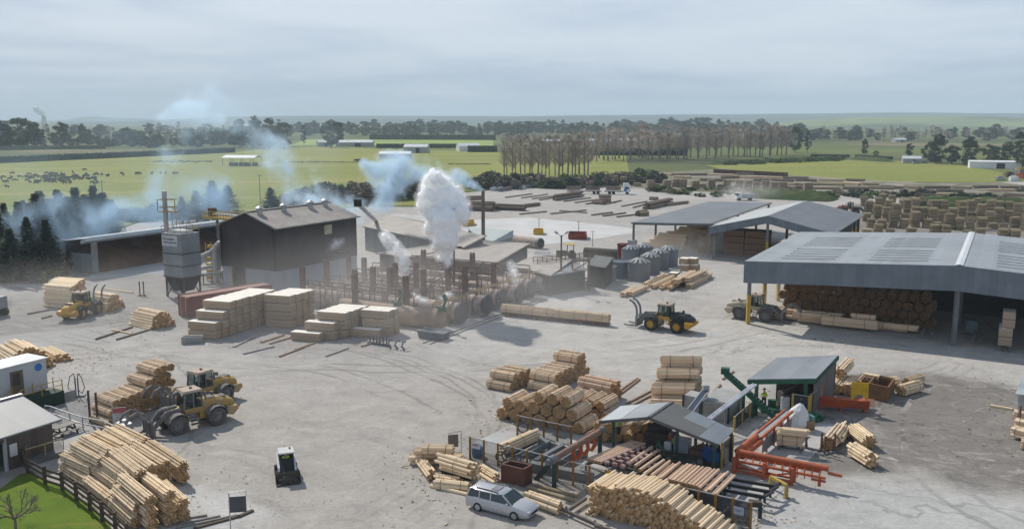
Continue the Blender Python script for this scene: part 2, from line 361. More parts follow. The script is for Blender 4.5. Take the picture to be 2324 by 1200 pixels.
def hillmat(name, c1, c2, c3, s=.0016):
    t = NT(name); p = t.coord('Position'); n1 = t.noise(rotated(t, p, .05, (.5, 1.0, 5)), s, 6, .6, .5)
    col = t.mix(t.ramp(n1, .44, .54), c1, c2); col = t.mix(t.ramp(t.noise(p, s*5, 5, .7), .55, .68), col, c3)
    t.bsdf(col, .95, 0, .05); return t.mat
FOR, GRS, BRN = (.018, .028, .02), (.19, .23, .06), (.10, .095, .06)
ridge('far_mountains', 7600, 9800, [(-500, 272), (0, 273), (95, 274), (150, 272), (215, 264), (260, 269), (300, 268), (350, 271), (430, 270), (560, 272), (700, 269), (900, 272)], hillmat('far_slopes', FOR, (.05, .07, .05), FOR))
ridge('hills', 4300, 6800, [(-400, 280), (250, 277), (560, 265), (700, 263), (900, 263), (1150, 264), (1400, 261), (1600, 260), (1800, 258), (2000, 256), (2324, 257), (2900, 259)], hillmat('forest_hills', FOR, (.05, .068, .04), (.09, .10, .06)))
ridge('pasture_hills', 2300, 3900, [(1500, 287), (1750, 280), (1830, 272), (1950, 267), (2130, 268), (2324, 271), (2900, 268)], hillmat('pasture_slopes', GRS, (.07, .10, .04), FOR, .0016), rough=.3)
# ---- vegetation
def leafmat(name, c, var=.35, tr=.0):
    t = NT(name); r = t.n('ShaderNodeNewGeometry').outputs['Random Per Island']; o = t.n('ShaderNodeObjectInfo').outputs['Random']
    col = t.mix(r, tuple(x*(1-var) for x in c), tuple(x*(1+var) for x in c)); col = t.hsv(col, t.ramp(o, 0, 1, .8, 1.2, False))
    t.bsdf(col, .8, 0, .15); return t.mat
MPINE = leafmat('pine_foliage', (.050, .066, .036)); MCON = leafmat('conifer_foliage', (.034, .056, .032)); MBROAD = leafmat('broad_foliage', (.060, .078, .036))
MSHR = leafmat('shrub_foliage', (.085, .095, .050), .5); MHED = leafmat('hedge_foliage', (.030, .048, .026)); MTWIG = leafmat('bare_twigs', (.47, .395, .335), .25)
MTWS = leafmat('twiggy_scrub', (.20, .16, .125), .35); MGRN = leafmat('bright_foliage', (.095, .135, .035), .4); MBARK = mat('bark', (.24, .205, .175), (.16, .135, .115), 2, .9)
def rv(): return V((R.gauss(0, 1), R.gauss(0, 1), R.gauss(0, 1))).normalized()
def leaf(mb, p, s, n=None, el=1.0):
    n = n or rv(); a = n.orthogonal().normalized(); a = Matrix.Rotation(R.random()*6.28, 3, n) @ a; b = n.cross(a)
    s *= R.uniform(.6, 1.3)
    mb.face([p-a*s*.5-b*s*.12*el, p+b*s*-.34*el, p+a*s*.5, p+b*s*.38*el+a*s*.1], 0, [(0, 0)]*4)
def clump(mb, c, r, n, s, flat=.7):
    for _ in range(n):
        d = rv(); q = (R.random()**.45); p = c+V((d.x*r*q, d.y*r*q, d.z*r*q*flat)); m = (d+rv()*.7)
        if m.z < -.3: m.z *= .3
        leaf(mb, p, s, m.normalized())
def treeproto(kind):
    cr = MB(); tk = MB()
    if kind == 'pine':      # broad irregular radiata pine, 22 m
        tk.tube((0, 0, 0), (.3, .2, 17), .42, 7, 0, .14)
        for k in range(50):
            z = R.uniform(2.2, 21); rr = (1-abs((z-10)/13)**1.7)*5.6*R.uniform(.3, 1.05); a = R.random()*6.28
            c = V((math.cos(a)*rr, math.sin(a)*rr, z)); tk.tube((.2, .1, z-1.8), c, .12, 4, 0, .04, False)
            clump(cr, c, R.uniform(1.7, 2.9), 60, 1.05, .7)
    elif kind == 'tallpine':
        tk.tube((0, 0, 0), (-.2, .2, 19), .36, 7, 0, .12)
        for k in range(34):
            z = R.uniform(3.5, 22.5); rr = max(.2, (1-abs((z-11)/12.5)**1.8))*3.4*R.uniform(.2, 1.1); a = R.random()*6.28
            c = V((math.cos(a)*rr, math.sin(a)*rr, z)); tk.tube((0, 0, z-1.4), c, .1, 4, 0, .04, False); clump(cr, c, R.uniform(1.1, 2.0), 56, .95, .6)
    elif kind == 'conifer':   # pointed macrocarpa, 12 m, needle sprays drooping outward
        tk.tube((0, 0, 0), (0, 0, 11.5), .26, 7, 0, .04)
        for k in range(300):
            z = .9+10.6*(R.random()**.85); rr = (12.3-z)*.30*R.uniform(.45, 1.12); a = R.random()*6.28
            o = V((math.cos(a), math.sin(a), 0)); e = V((0, 0, z))+o*rr+UP*.25*rr
            if k % 3 == 0: tk.tube((0, 0, z-.1), e, .05, 3, 0, .015, False)
            for j in range(17):
                f = R.uniform(.35, 1.06); p = V((0, 0, z-.1)).lerp(e, f)+rv()*.22; leaf(cr, p, .40, (UP+o*.5+rv()*.5).normalized(), .7)
    elif kind == 'bare':      # leafless poplar, 18 m
        tk.tube((0, 0, 0), (.1, .1, 8), .27, 6, 0, .2); tk.tube((.1, .1, 8), (.2, -.1, 17), .2, 5, 0, .04)
        for k in range(64):
            z = R.uniform(4.5, 16.5); a = R.random()*6.28; L = R.uniform(2.2, 5.4)*(1-.35*(z-4)/13); o = V((math.cos(a)*.62, math.sin(a)*.62, .85)).normalized()
            s = V((.1, .1, z)); e = s+o*L; tk.tube(s, e, .07, 3, 0, .02, False)
            for j in range(46):
                f = R.uniform(.3, 1.0); p = s.lerp(e, f); dd = (o+rv()*.75).normalized(); q = p+dd*R.uniform(.7, 1.7); sd_ = dd.orthogonal().normalized()*.02
                cr.face([p-sd_, p+sd_, q], 0, [(0, 0)]*3)
    elif kind == 'shrub':     # 3 m bush
        for k in range(7): tk.tube((0, 0, 0), V((R.uniform(-1, 1), R.uniform(-1, 1), R.uniform(1, 2.3))), .05, 4, 0, .02, False)
        for k in range(15):
            a = R.random()*6.28; q = R.random()**.6*1.7; c = V((math.cos(a)*q, math.sin(a)*q, R.uniform(.5, 2.5)*(1-.22*q))); clump(cr, c, R.uniform(.5, .85), 46, .42, .8)
    elif kind == 'broad':     # rounded evergreen, 14 m
        tk.tube((0, 0, 0), (0, .1, 7), .4, 7, 0, .2)
        for k in range(40):
            d = rv(); z = 7.6+d.z*5.6; rr = 4.7*math.hypot(d.x, d.y)*R.uniform(.55, 1.05); a = math.atan2(d.y, d.x); c = V((math.cos(a)*rr, math.sin(a)*rr, max(z, 1.6)))
            tk.tube((0, 0, min(6, c.z*.7)), c, .12, 4, 0, .03, False); clump(cr, c, R.uniform(1.2, 1.9), 58, .8, .7)
    return cr, tk
HT = {'pine': 22.5, 'tallpine': 23, 'conifer': 12.2, 'bare': 18, 'shrub': 2.9, 'broad': 14}
TM = {'pine': MPINE, 'tallpine': MPINE, 'conifer': MCON, 'bare': MTWIG, 'shrub': MSHR, 'broad': MBROAD}
NM = {'pine': 'pine_tree', 'tallpine': 'pine_tree', 'conifer': 'conifer_tree', 'bare': 'bare_poplar', 'shrub': 'shrub', 'broad': 'evergreen_tree'}
TP = {}
for k in HT:
    TP[k] = []
    for n in range(2):
        cr, tk = treeproto(k); TP[k].append((cr.mesh('crown', TM[k]), tk.mesh('trunk', MBARK)))
def tree(kind, u, v, px, label, group=None, m=None, wid=1.0, p=None, name=None, cat='tree'):
    p = at(u, v) if p is None else p; h = px/ppm(p) if px else HT[kind]
    s = h/HT[kind]; o = thing(name or NM[kind], label, cat, p-UP*.05, R.random()*6.28, group); o.scale = (s*wid, s*wid, s)
    a, b = R.choice(TP[kind])
    for me, nm in ((b, 'trunk'), (a, 'crown')):
        c = bpy.data.objects.new(nm if kind != 'shrub' else {'trunk': 'stem', 'crown': 'foliage'}[nm], me); C.objects.link(c); c.parent = o
        if m and nm == 'crown':
            c.material_slots[0].link = 'OBJECT'; c.material_slots[0].material = m
    return o
def hedge(a, b, hpx, label, wid=3.0, m=None, cat='hedge', name='clipped_hedge'):
    p, q = at(*a), at(*b); h = hpx/ppm((p+q)/2); L = (q-p).length; x = (q-p)/L; y = UP.cross(x); g = MB()
    n = int(min(2600, L*h*5+L*wid*3)); s = max(.5, h*.28)
    i = V((0, 0, h*.47)); g.box((p+q)/2+i, (L*.995, wid*.8, h*.92), 0, turn(x))
    for _ in range(n):
        f = R.random(); e = R.uniform(-1, 1); c = R.random()
        if c < .45: o = y*(-wid/2)+UP*(h*R.random()); nn = -y
        elif c < .8: o = y*(e*wid/2)+UP*h*R.uniform(.94, 1.05); nn = UP
        else: o = y*(wid/2)+UP*(h*R.random()); nn = y
        leaf(g, p+x*(L*f)+o, s, (nn+rv()*.8).normalized())
    return solo(name, g, m or MHED, label, cat)
hedge((-300, 384), (532, 346), 13, 'long dark clipped hedge running across the pasture behind the cow herd')
hedge((855, 336), (1052, 336), 9, 'dark clipped hedge standing in front of the grey barn', 4)
hedge((840, 317), (1125, 318), 11, 'long dark hedge at the far side of the bright green paddock', 5)
hedge((1062, 345), (1128, 345), 13, 'short dark square hedge beside the white farmhouse', 7)
hedge((1300, 352), (1560, 353), 15, 'dark shelter hedge seen between the bare poplars', 5)
hedge((1840, 356), (1928, 357), 6, 'low dark hedge on the grassy bank above the right field', 4)
hedge((1945, 357), (2022, 362), 6, 'low dark hedge on the bank right of the gateway gap', 4)
hedge((-300, 345), (240, 338), 9, 'ragged scrub hedge behind the long dark hedge at far left', 5, MSHR)
BELT = 'dark pine standing in the far tree belt on the horizon'; GB_ = 'far tree belt'
for k in range(165):
    u = 640+k*7.2+R.uniform(-7, 7); v = 303+R.uniform(-4, 6)+max(0, (u-1350)*.006); tree(R.choice(['pine', 'pine', 'tallpine', 'broad']), u, v, R.uniform(20, 31)+(4 if 1500 < u < 1760 else 0), BELT, GB_, wid=R.uniform(1.2, 2.0))
for k in range(70):
    u = -20+k*9.5+R.uniform(-7, 7); tree(R.choice(['pine', 'broad', 'tallpine', 'bare']), u, 308+R.uniform(-6, 6), R.uniform(14, 26), 'hazy dark tree in the far belt at the left', 'far left tree belt', wid=R.uniform(1.3, 2.2))
for k in range(80):
    u = 1790+k*7.2+R.uniform(-8, 8); v = 315+R.uniform(-5, 7); tree(R.choice(['pine', 'broad', 'bare', 'bare']), u, v, R.uniform(16, 30), 'hazy tree in the belt below the green hills', 'trees below the hills', wid=R.uniform(1.3, 2.2))
for k in range(56):
    u = 1150+k*12+R.uniform(-9, 9); tree(R.choice(['broad', 'bare', 'pine']), u, 322+R.uniform(-4, 6), R.uniform(12, 21), 'small tree in the scrub belt behind the bare poplars', 'scrub belt trees', wid=1.8)
for k in range(90): tree(R.choice(['broad', 'bare', 'broad', 'pine']), -10+k*7.2+R.uniform(-6, 6), 326+R.uniform(-7, 10)-max(0, k-50)*.1, R.uniform(12, 30), 'dim tree in the smoky wood behind the long hedge', 'smoky wood behind the long hedge', wid=1.7)
for k in range(26): tree(R.choice(['broad', 'bare', 'bare', 'shrub']), 240+k*13+R.uniform(-6, 6), 322+R.uniform(-6, 14), R.uniform(14, 30), 'bare brown tree in the thicket behind the long hedge', 'thicket behind the long hedge', wid=1.5)
BIG = [('pine', 12, 338, 66, 'tall dark pine at the far left edge of the picture', 1.2), ('broad', 50, 338, 70, 'broad dark evergreen second from the left edge, crowns merging', 1.3), ('pine', 84, 335, 58, 'dark pine just left of the distant cooling tower', 1.1),
       ('broad', 142, 330, 55, 'dark round tree standing alone right of the far left clump', 1.0), ('pine', 188, 325, 45, 'dark tree with thin top beside the green slope', 1.0), ('broad', 289, 326, 36, 'single round tree standing in the bright green paddock', 1.05),
       ('pine', 545, 336, 66, 'pine at the left end of the dense clump behind the smoke', 1.2), ('pine', 580, 336, 74, 'tallest pine of the dense clump behind the smoke', 1.0), ('pine', 612, 337, 70, 'dark pine in the middle of the dense clump', 1.1), ('broad', 645, 338, 60, 'dark round tree at the right end of the dense clump', 1.0), ('tallpine', 690, 330, 48, 'thin pale tree between the dense clump and the big oval tree', .9), ('broad', 752, 335, 62, 'big oval dark tree left of the long grey barn', 1.05), ('tallpine', 775, 332, 56, 'tall tree behind the big oval tree', .9),
       ('broad', 1803, 346, 58, 'dark evergreen at the right end of the bare poplar row', .85), ('tallpine', 1832, 346, 52, 'pointed dark tree right of the bare poplars', 1.1), ('pine', 1962, 350, 36, 'small dark pine on the bank above the gateway', .9), ('broad', 2064, 356, 32, 'round dark tree left of the cottage with parked cars', .9), ('pine', 2125, 372, 70, 'layered dark cedar behind the cottage', 1.1), ('broad', 2110, 368, 44, 'bushy tree behind the cottage roof', 1.2), ('broad', 2160, 372, 45, 'dense round tree between the cottage and the long white shed', 1.3), ('pine', 2200, 376, 68, 'tall dark pine rising above the long white shed', 1.2), ('broad', 2245, 378, 52, 'broad dark tree over the middle of the white shed', 1.4), ('pine', 2285, 378, 58, 'dark tree over the end of the white shed', 1.2), ('tallpine', 2310, 376, 80, 'tallest pointed pine near the right edge of the picture', 1.1), ('broad', 2330, 384, 60, 'dark evergreen cut by the right edge of the picture', 1.3), ('broad', 1988, 356, 14, 'small round shrub tree at the gateway', 1.3)]
for k, u, v, px, lb, wd in BIG: tree(k, u, v, px, lb, None, wid=wd)
for k in range(21):
    u = 1142+k*9.7+R.uniform(-4, 4); tree('bare', u, 405-k*.35+R.uniform(-5, 4), R.uniform(80, 106), 'leafless brown poplar in the nearer row beside the log yard', 'nearer bare poplars', wid=R.uniform(1.0, 1.7))
for k in range(46):
    u = 1350+k*9.6+R.uniform(-5, 5); tree('bare', u, 364-k*.22+R.uniform(-5, 4), R.uniform(52, 76), 'leafless brown poplar in the far dense row', 'far bare poplars', wid=R.uniform(1.5, 2.3))
CON = [(8, 600, 120), (45, 592, 112), (92, 596, 166), (140, 590, 128), (185, 580, 116), (215, 574, 92), (120, 575, 106), (60, 575, 126), (-10, 580, 110), (25, 566, 84), (165, 566, 96)]
CON += [(u_ + 14, v_ + 16, h_ * 1.02) for u_, v_, h_ in CON] + [(5, 628, 150), (70, 634, 150), (112, 630, 140), (30, 640, 130)]
CON += [(u_, 572 - abs(u_ - 120) * .05, 118 + (u_ % 37)) for u_ in range(100, 262, 20)] + [(u_, 604, 130 + (u_ % 29)) for u_ in (-6, 20, 52, 78)]
for i, (u, v, px) in enumerate(CON): tree('conifer', u, v, px, ('tallest pointed conifer of the smoky grove at left' if px == 166 else 'dark pointed conifer in the smoky grove left of the sawdust shed'), 'smoky conifer grove', wid=R.uniform(1.1, 1.7))
for i in range(26): tree('shrub', R.uniform(-10, 135), R.uniform(600, 640), R.uniform(30, 60), 'dark undergrowth bush beneath the smoky grove', 'undergrowth of the grove', R.choice([MHED, MGRN, MTWS]), 1.5, cat='shrub')
for i, (u, v, px, lb) in enumerate([(415, 512, 66, 'low dark conifer just right of the thin flue'), (448, 515, 82, 'dark conifer behind the bag filter tower'), (486, 515, 104, 'tallest dark conifer behind the yellow gantry'), (520, 508, 88, 'dark conifer at the right end of the gantry clump')]): tree('conifer', u, v, px*1.05, lb, None, wid=1.9)
tree('conifer', 616, 500, 78, 'single dark green conifer left of the dark kiln building roof', wid=1.9); tree('conifer', 700, 492, 40, 'small conifer behind the kiln building vents', wid=1.6)
for i, u in enumerate(range(250, 420, 13)): tree('shrub', u, 500+R.uniform(-6, 4)-max(0, (u-330)*.05), R.uniform(20, 40), 'scrubby green bush behind the sawdust shed roof', 'bushes behind the sawdust shed', wid=1.2, cat='shrub')
for i in range(40):
    u = 640+i*8.3+R.uniform(-4, 4); tree('shrub', u, 470-(i*.6)+R.uniform(-8, 6), R.uniform(24, 52), 'olive bush in the thicket between the kiln roof and the pasture', 'thicket behind the kiln', R.choice([None, MGRN, MTWS]), 1.2, cat='shrub')
for i in range(62):
    u = 1085+i*6.6+R.uniform(-4, 4); tree('shrub', u, 424-max(0, (u-1300)*.07)+R.uniform(-8, 5), R.uniform(16, 36), 'wild bush at the edge of the log yard', 'bushes along the log yard edge', R.choice([None, None, MGRN, MHED, MTWS]), 1.5, cat='shrub')
for i in range(54):
    u = 1480+i*16+R.uniform(-7, 7); tree('shrub', u, 436+max(0, (u-1480)*.026)+R.uniform(-10, 8), R.uniform(9, 20), 'scrubby bush among the stored posts', 'scrub among the stored posts', R.choice([None, MTWS, MHED, MGRN]), 2.0, cat='shrub')
for i in range(26):
    u = 1630+i*11; tree('shrub', u, 374-i*.35+R.uniform(-2, 2), R.uniform(9, 14), 'low green bush on the bank above the right field', 'bushes on the field bank', MGRN, 2.2, cat='shrub')
def bank(name, px0, px1, wpx, hpx, m):     # long earth mound
    a, b = at(*px0), at(*px1); L = (b-a).length; x = (b-a)/L; y = UP.cross(x); h = hpx/ppm(a); wd = wpx; g = MB(); n = 24; rings = []
    for k in range(n+1):
        f = k/n; e = min(1, f*6, (1-f)*6)**.6; c = a.lerp(b, f); hh = h*e*(1+.12*math.sin(k*1.9)); rings.append([c-y*wd*.5, c-y*wd*.3+UP*hh*.55, c-y*wd*.1+UP*hh, c+y*wd*.15+UP*hh*.95, c+y*wd*.5])
    i = 0
    for r in rings: g.v += r
    for k in range(n):
        for j in range(4): p = k*5+j; g.f.append((p, p+5, p+6, p+1)); g.m.append(0); g.uv.append([(0, 0)]*4)
    return solo(name, g, m, kind='structure', smooth=80)
MBANK = grassmat('rough_bank_grass', (.055, .085, .026), (.042, .066, .022), (.12, .12, .05), .15)
bank('grass_bank', (1680, 446), (1896, 456), 12, 20, MBANK); bank('grass_bank_right', (2042, 466), (2500, 476), 14, 22, MBANK); bank('field_bank', (1600, 374), (1918, 361), 14, 9, MBANK); bank('gateway_bank', (1936, 362), (2020, 368), 10, 8, MBANK)
# ---- farm buildings far off
MWH = mat('white_cladding', (.78, .78, .77), (.70, .70, .70), .5, .5); MGRY = mat('grey_cladding', (.36, .37, .38), (.30, .31, .32), .5, .6); MDK = mat('dark_opening', (.03, .03, .032), None, 1, .9); MTIN = mat('farm_tin', (.62, .64, .66), (.52, .54, .56), .3, .45)
def barn(px, L, W, h, rh, dirn, label, name='farm_shed', wall=None, roof=None, open_=False, cat='shed'):
    c = at(*px); x = V((math.cos(dirn), math.sin(dirn), 0)); y = UP.cross(x); o = thing(name, label, cat, c); P = lambda a, b, z: c+x*a*L/2+y*b*W/2+UP*z
    g = MB()
    if open_:
        for a in (-.95, -.3, .3, .95):
            for b in (-.9, .9): g.beam(P(a, b, 0), P(a, b, h), .25)
        part('post', g, wall or MGRY, o)
        for k in range(12): g = MB(); g.box(P(-.8+k*.145, R.uniform(-.5, .5), .8), (1.3, 1.4, 1.6), 0, dirn); part('hay_bale', g, MBARK, o)
    else:
        g.hexa([P(-.97, -.95, 0), P(.97, -.95, 0), P(.97, .95, 0), P(-.97, .95, 0)], [P(-.97, -.95, h), P(.97, -.95, h), P(.97, .95, h), P(-.97, .95, h)])
        for a in (-.97, .97): g.face([P(a, -.95, h), P(a, .95, h), P(a, 0, rh*.99)])
        part('wall', g, wall or MGRY, o)
        g = MB(); g.box(P(.2, -.96, h*.4), (L*.16, .1, h*.8), 0, dirn); part('door', g, MDK, o)
    g = MB(); g.slab([P(-1, -1, h), P(1, -1, h), P(1, 0, rh), P(-1, 0, rh)], .15); g.slab([P(-1, 0, rh), P(1, 0, rh), P(1, 1, h), P(-1, 1, h)], .15); part('roof', g, roof or MTIN, o)
    return o
barn((806, 333), 34, 12, 4, 6, .0, 'long low grey barn with pale roof in the far pasture'); barn((735, 333), 12, 10, 4, 6, .4, 'small grey farm shed left of the long low barn')
barn((550, 376), 18, 12, 4.4, 5.6, -.1, 'open hay barn with pale roof on posts in the left pasture', 'hay_barn', None, None, True); barn((898, 360), 20, 12, 3.2, 4.6, .0, 'shed with a glaring bright roof in the pasture behind the smoke', 'bright_shed', MGRY, MWH)
barn((946, 347), 18, 11, 4.5, 6.5, -.1, 'grey barn with rounded roof behind the smoke', 'grey_barn'); barn((1062, 343), 17, 12, 4, 6.2, .3, 'white farmhouse with pale roof beside the square hedge', 'farmhouse', MWH); barn((1418, 330), 38, 16, 4, 7, .0, 'long pale shed glimpsed between the poplar rows', 'long_shed', MWH, MTIN); barn((1330, 327), 24, 9, 3.5, 5, .0, 'low grey shed behind the nearer poplars', 'low_shed'); barn((2068, 370), 10, 7, 2.6, 4.0, -.3, 'white cottage with pale roof at the corner of the right field', 'cottage', MGRY); barn((2256, 382), 24, 8, 3.4, 4.0, -.35, 'long white shed at the far end of the right field', 'white_shed', MWH, MWH); barn((2040, 323), 14, 9, 3, 4.5, .2, 'tiny pale farm building below the hills', 'hill_farm', MGRY); barn((1250, 328), 20, 9, 3.5, 5, .2, 'pale shed roof behind the bare poplar tops', 'pale_shed')
# distant cooling tower and its steam
p = at(100, 294); Yc = 4200; c0 = atY(100, 276, Yc); c1 = atY(100, 263, Yc)
g = MB(); hh = c1.z-c0.z+14; g.lathe([(12, 0), (9.5, hh*.55), (9, hh*.8), (9.6, hh), (8.6, hh), (8, hh*.7)], 20); 
for q in range(len(g.v)): g.v[q] = g.v[q]+V((c0.x, Yc, c0.z-14))
solo('cooling_tower', g, mat('tower_concrete', (.30, .28, .27), None, .1, .9), 'tiny hazy cooling tower on the left horizon with white steam', 'tower', smooth=50)
# ---- animals in the pasture
def skinmesh(name, pts, edges, m, sub=1):
    me = bpy.data.meshes.new(name); me.from_pydata([p[0] for p in pts], edges, []); o = bpy.data.objects.new(name, me)
    o.modifiers.new('skin', 'SKIN'); lay = me.skin_vertices[0].data if me.skin_vertices else me.attributes.new('skin', 'FLOAT', 'POINT')
    for i, p in enumerate(pts):
        r = p[1] if isinstance(p[1], tuple) else (p[1], p[1]); lay[i].radius = r
    lay[0].use_root = True
    o.modifiers['skin'].use_smooth_shade = True; s = o.modifiers.new('sub', 'SUBSURF'); s.levels = s.render_levels = sub
    out = baked(o); bpy.data.meshes.remove(me); out.name = name; out.materials.clear(); out.materials.append(m); return out
CP = [((-.95, 0, 1.05), (.30, .36)), ((-.3, 0, 1.0), (.36, .42)), ((.5, 0, 1.02), (.33, .42)), ((.95, 0, 1.12), (.2, .24)), ((1.35, 0, 1.05), (.13, .17)), ((1.65, 0, .85), (.08, .1)),
      ((-.9, .22, .55), .11), ((-.98, .22, .3), .07), ((-.92, .22, .02), .06), ((-.9, -.22, .55), .11), ((-.98, -.22, .3), .07), ((-.92, -.22, .02), .06), ((.55, .2, .5), .09), ((.57, .2, .02), .06), ((.55, -.2, .5), .09), ((.57, -.2, .02), .06), ((-1.25, 0, .9), .05), ((-1.3, 0, .45), .04), ((1.38, .2, 1.2), .05), ((1.38, -.2, 1.2), .05)]
CE = [(0, 1), (1, 2), (2, 3), (3, 4), (4, 5), (0, 6), (6, 7), (7, 8), (0, 9), (9, 10), (10, 11), (2, 12), (12, 13), (2, 14), (14, 15), (0, 16), (16, 17), (4, 18), (4, 19)]
MCOW = mat('dark_hide', (.022, .020, .019), (.035, .03, .028), 1.5, .7, orand=.4); cowm = skinmesh('cow', CP, CE, MCOW, 1)
graz = [list(x) for x in CP]; graz[4] = ((1.3, 0, .7), (.13, .17)); graz[5] = ((1.5, 0, .3), (.08, .1)); graz[18] = ((1.4, .2, .75), .05); graz[19] = ((1.4, -.2, .75), .05); cowg = skinmesh('cow', graz, CE, MCOW, 1)
def cow(u, v, lb, gp, s=1.0):
    o = bpy.data.objects.new('cow', R.choice((cowm, cowg))); C.objects.link(o); o.location = at(u, v, .03); o.rotation_euler[2] = R.random()*6.28; o.scale = (s, s, s); props(o, lb, 'cow', gp)
cl = 'dark cow in the herd scattered over the left pasture'
for _ in range(110):
    u = R.choice([R.uniform(0, 130), R.uniform(60, 250), R.uniform(90, 220)]); cow(u, 408+R.gauss(0, 6)-.02*u, cl, 'cow herd', .88)
for u, v in ((276, 396), (280, 399), (308, 396), (313, 396), (317, 397), (345, 396), (365, 396), (376, 395), (395, 396), (400, 396)): cow(u, v, 'dark cow standing apart to the right of the herd', 'stray cows', .95)
for i in range(26): cow(350+i*5.2, 369+R.uniform(-1.5, 1), 'dark cow in the bunch left of the hay barn', 'cows near the hay barn', .7)
for i in range(34): cow(660+i*5.4, 369+R.uniform(-.6, .6), 'dark cow in the feeding line across the middle pasture', 'cows in the middle line', .6)
for i in range(18): cow(1020+i*5.5, 374+R.uniform(-.6, .6), 'dark cow in the feeding line left of the poplars', 'cows left of the poplars', .6)
for i in range(8): cow(808+i*2.5, 367+R.uniform(-1.5, 1), 'dark cow bunched at the end of the feeding line', 'bunched cows', 1.1)
# pasture power poles
MPOLE = mat('grey_pole', (.30, .27, .25), None, 2, .9)
def pole(u, v, h, lb, arm=True):
    p = at(u, v); o = thing('power_pole', lb, 'power pole', p); g = MB(); g.tube(p, p+UP*h, .15, 6, 0, .10); part('post', g, MPOLE, o)
    if arm: g = MB(); g.beam(p+UP*(h-.5)-V((1, 0, 0)), p+UP*(h-.5)+V((1, 0, 0)), .12); part('crossarm', g, MPOLE, o)
pole(235, 476, 8.2, 'grey power pole rising above the trees in the left pasture'); pole(591, 460, 8.5, 'power pole behind the single dark conifer')
def frame(o): o = V((o[0], o[1], 0)); return lambda a, b, z=0.0: o+GA*a+GB*b+UP*z
RZA = turn(GA)
MROOF = mat('pale_grey_roof', (.37, .385, .395), (.32, .335, .345), .12, .45, .35, .4, seams=(.8, .06, 0), dirt=(.235, .215, .20), dscale=.45, dlo=.52, dhi=.78)
MROOFB = mat('blue_grey_roof', (.185, .19, .20), (.155, .16, .17), .2, .5, .2, .4, seams=(.8, .08, 0), dirt=(.26, .26, .26), dlo=.6, dhi=.8)
MFASC = mat('blue_grey_cladding', (.165, .195, .225), (.14, .165, .19), .5, .55, .2, .4, seams=(.75, .12, 0), dirt=(.16, .125, .10), dscale=1.2, dlo=.63, dhi=.72)
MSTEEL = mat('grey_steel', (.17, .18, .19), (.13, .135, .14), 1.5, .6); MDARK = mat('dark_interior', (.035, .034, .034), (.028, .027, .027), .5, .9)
MYEL = mat('yellow_paint', (.46, .31, .055), (.39, .255, .055), 1.5, .6, dirt=(.30, .22, .10), dscale=2, dlo=.55, dhi=.75); MWCAP = mat('ridge_cap', (.66, .67, .66), (.56, .57, .57), .6, .4)
MCONCW = mat('old_concrete', (.34, .335, .32), (.27, .265, .25), .8, .9, dirt=(.17, .16, .15), dscale=1, dlo=.55, dhi=.75)
MRUST = mat('rusty_steel', (.150, .088, .062), (.095, .062, .050), 1.6, .85, dirt=(.21, .15, .11), dscale=2.5); MRED = mat('red_container_paint', (.185, .040, .032), (.14, .035, .03), .8, .65, seams=(.3, .08, 0), dirt=(.12, .06, .045), dlo=.58, dhi=.75)
MBROWNR = mat('brown_roof', (.36, .32, .28), (.30, .265, .235), .35, .7, seams=(.8, .07, 0), dirt=(.42, .39, .35), dscale=.25, dlo=.5, dhi=.75)
MBLK = mat('black_brown_cladding', (.060, .050, .047), (.047, .040, .038), .35, .75, seams=(.8, .07, 0), dirt=(.09, .08, .075), dscale=.4, dlo=.55, dhi=.8)
MGALV = mat('galvanised', (.42, .43, .44), (.34, .35, .36), .8, .45, .3, .4); MGRN = mat('machine_green', (.022, .105, .058), (.018, .075, .045), 2, .6, dirt=(.07, .09, .07), dlo=.6, dhi=.8)
MORG = mat('orange_paint', (.47, .105, .035), (.37, .085, .032), 1.6, .6, dirt=(.27, .14, .09), dscale=2.2, dlo=.50, dhi=.70); MBLUE = mat('blue_paint', (.03, .10, .28), (.025, .08, .22), 2, .5)
MBLACK = mat('black_rubber', (.016, .016, .017), (.03, .029, .028), 2, .85); MTAN = mat('tan_tank', (.34, .245, .175), (.28, .20, .145), .6, .8, dirt=(.17, .12, .09), dscale=.9, dlo=.5, dhi=.72); MPINK = mat('pinkish_tank', (.44, .345, .30), (.35, .27, .23), .6, .85, dirt=(.18, .13, .11), dscale=1.2, dlo=.52, dhi=.7)
MSILO = mat('weathered_silo', (.255, .275, .285), (.215, .23, .24), .5, .6, seams=(1.0, .08, 0), dirt=(.22, .15, .095), dscale=.8, dlo=.60, dhi=.72)
MTIMB = mat('sawn_timber_ends', (.47, .365, .25), (.40, .305, .205), 4, .85, sc=(1, 1, 1)); MSUNTOP = mat('sunlit_timber_top', (.86, .80, .71), (.79, .72, .61), 1.2, .8)  # packet tops paler than the sides: sunlight put into the timber colour
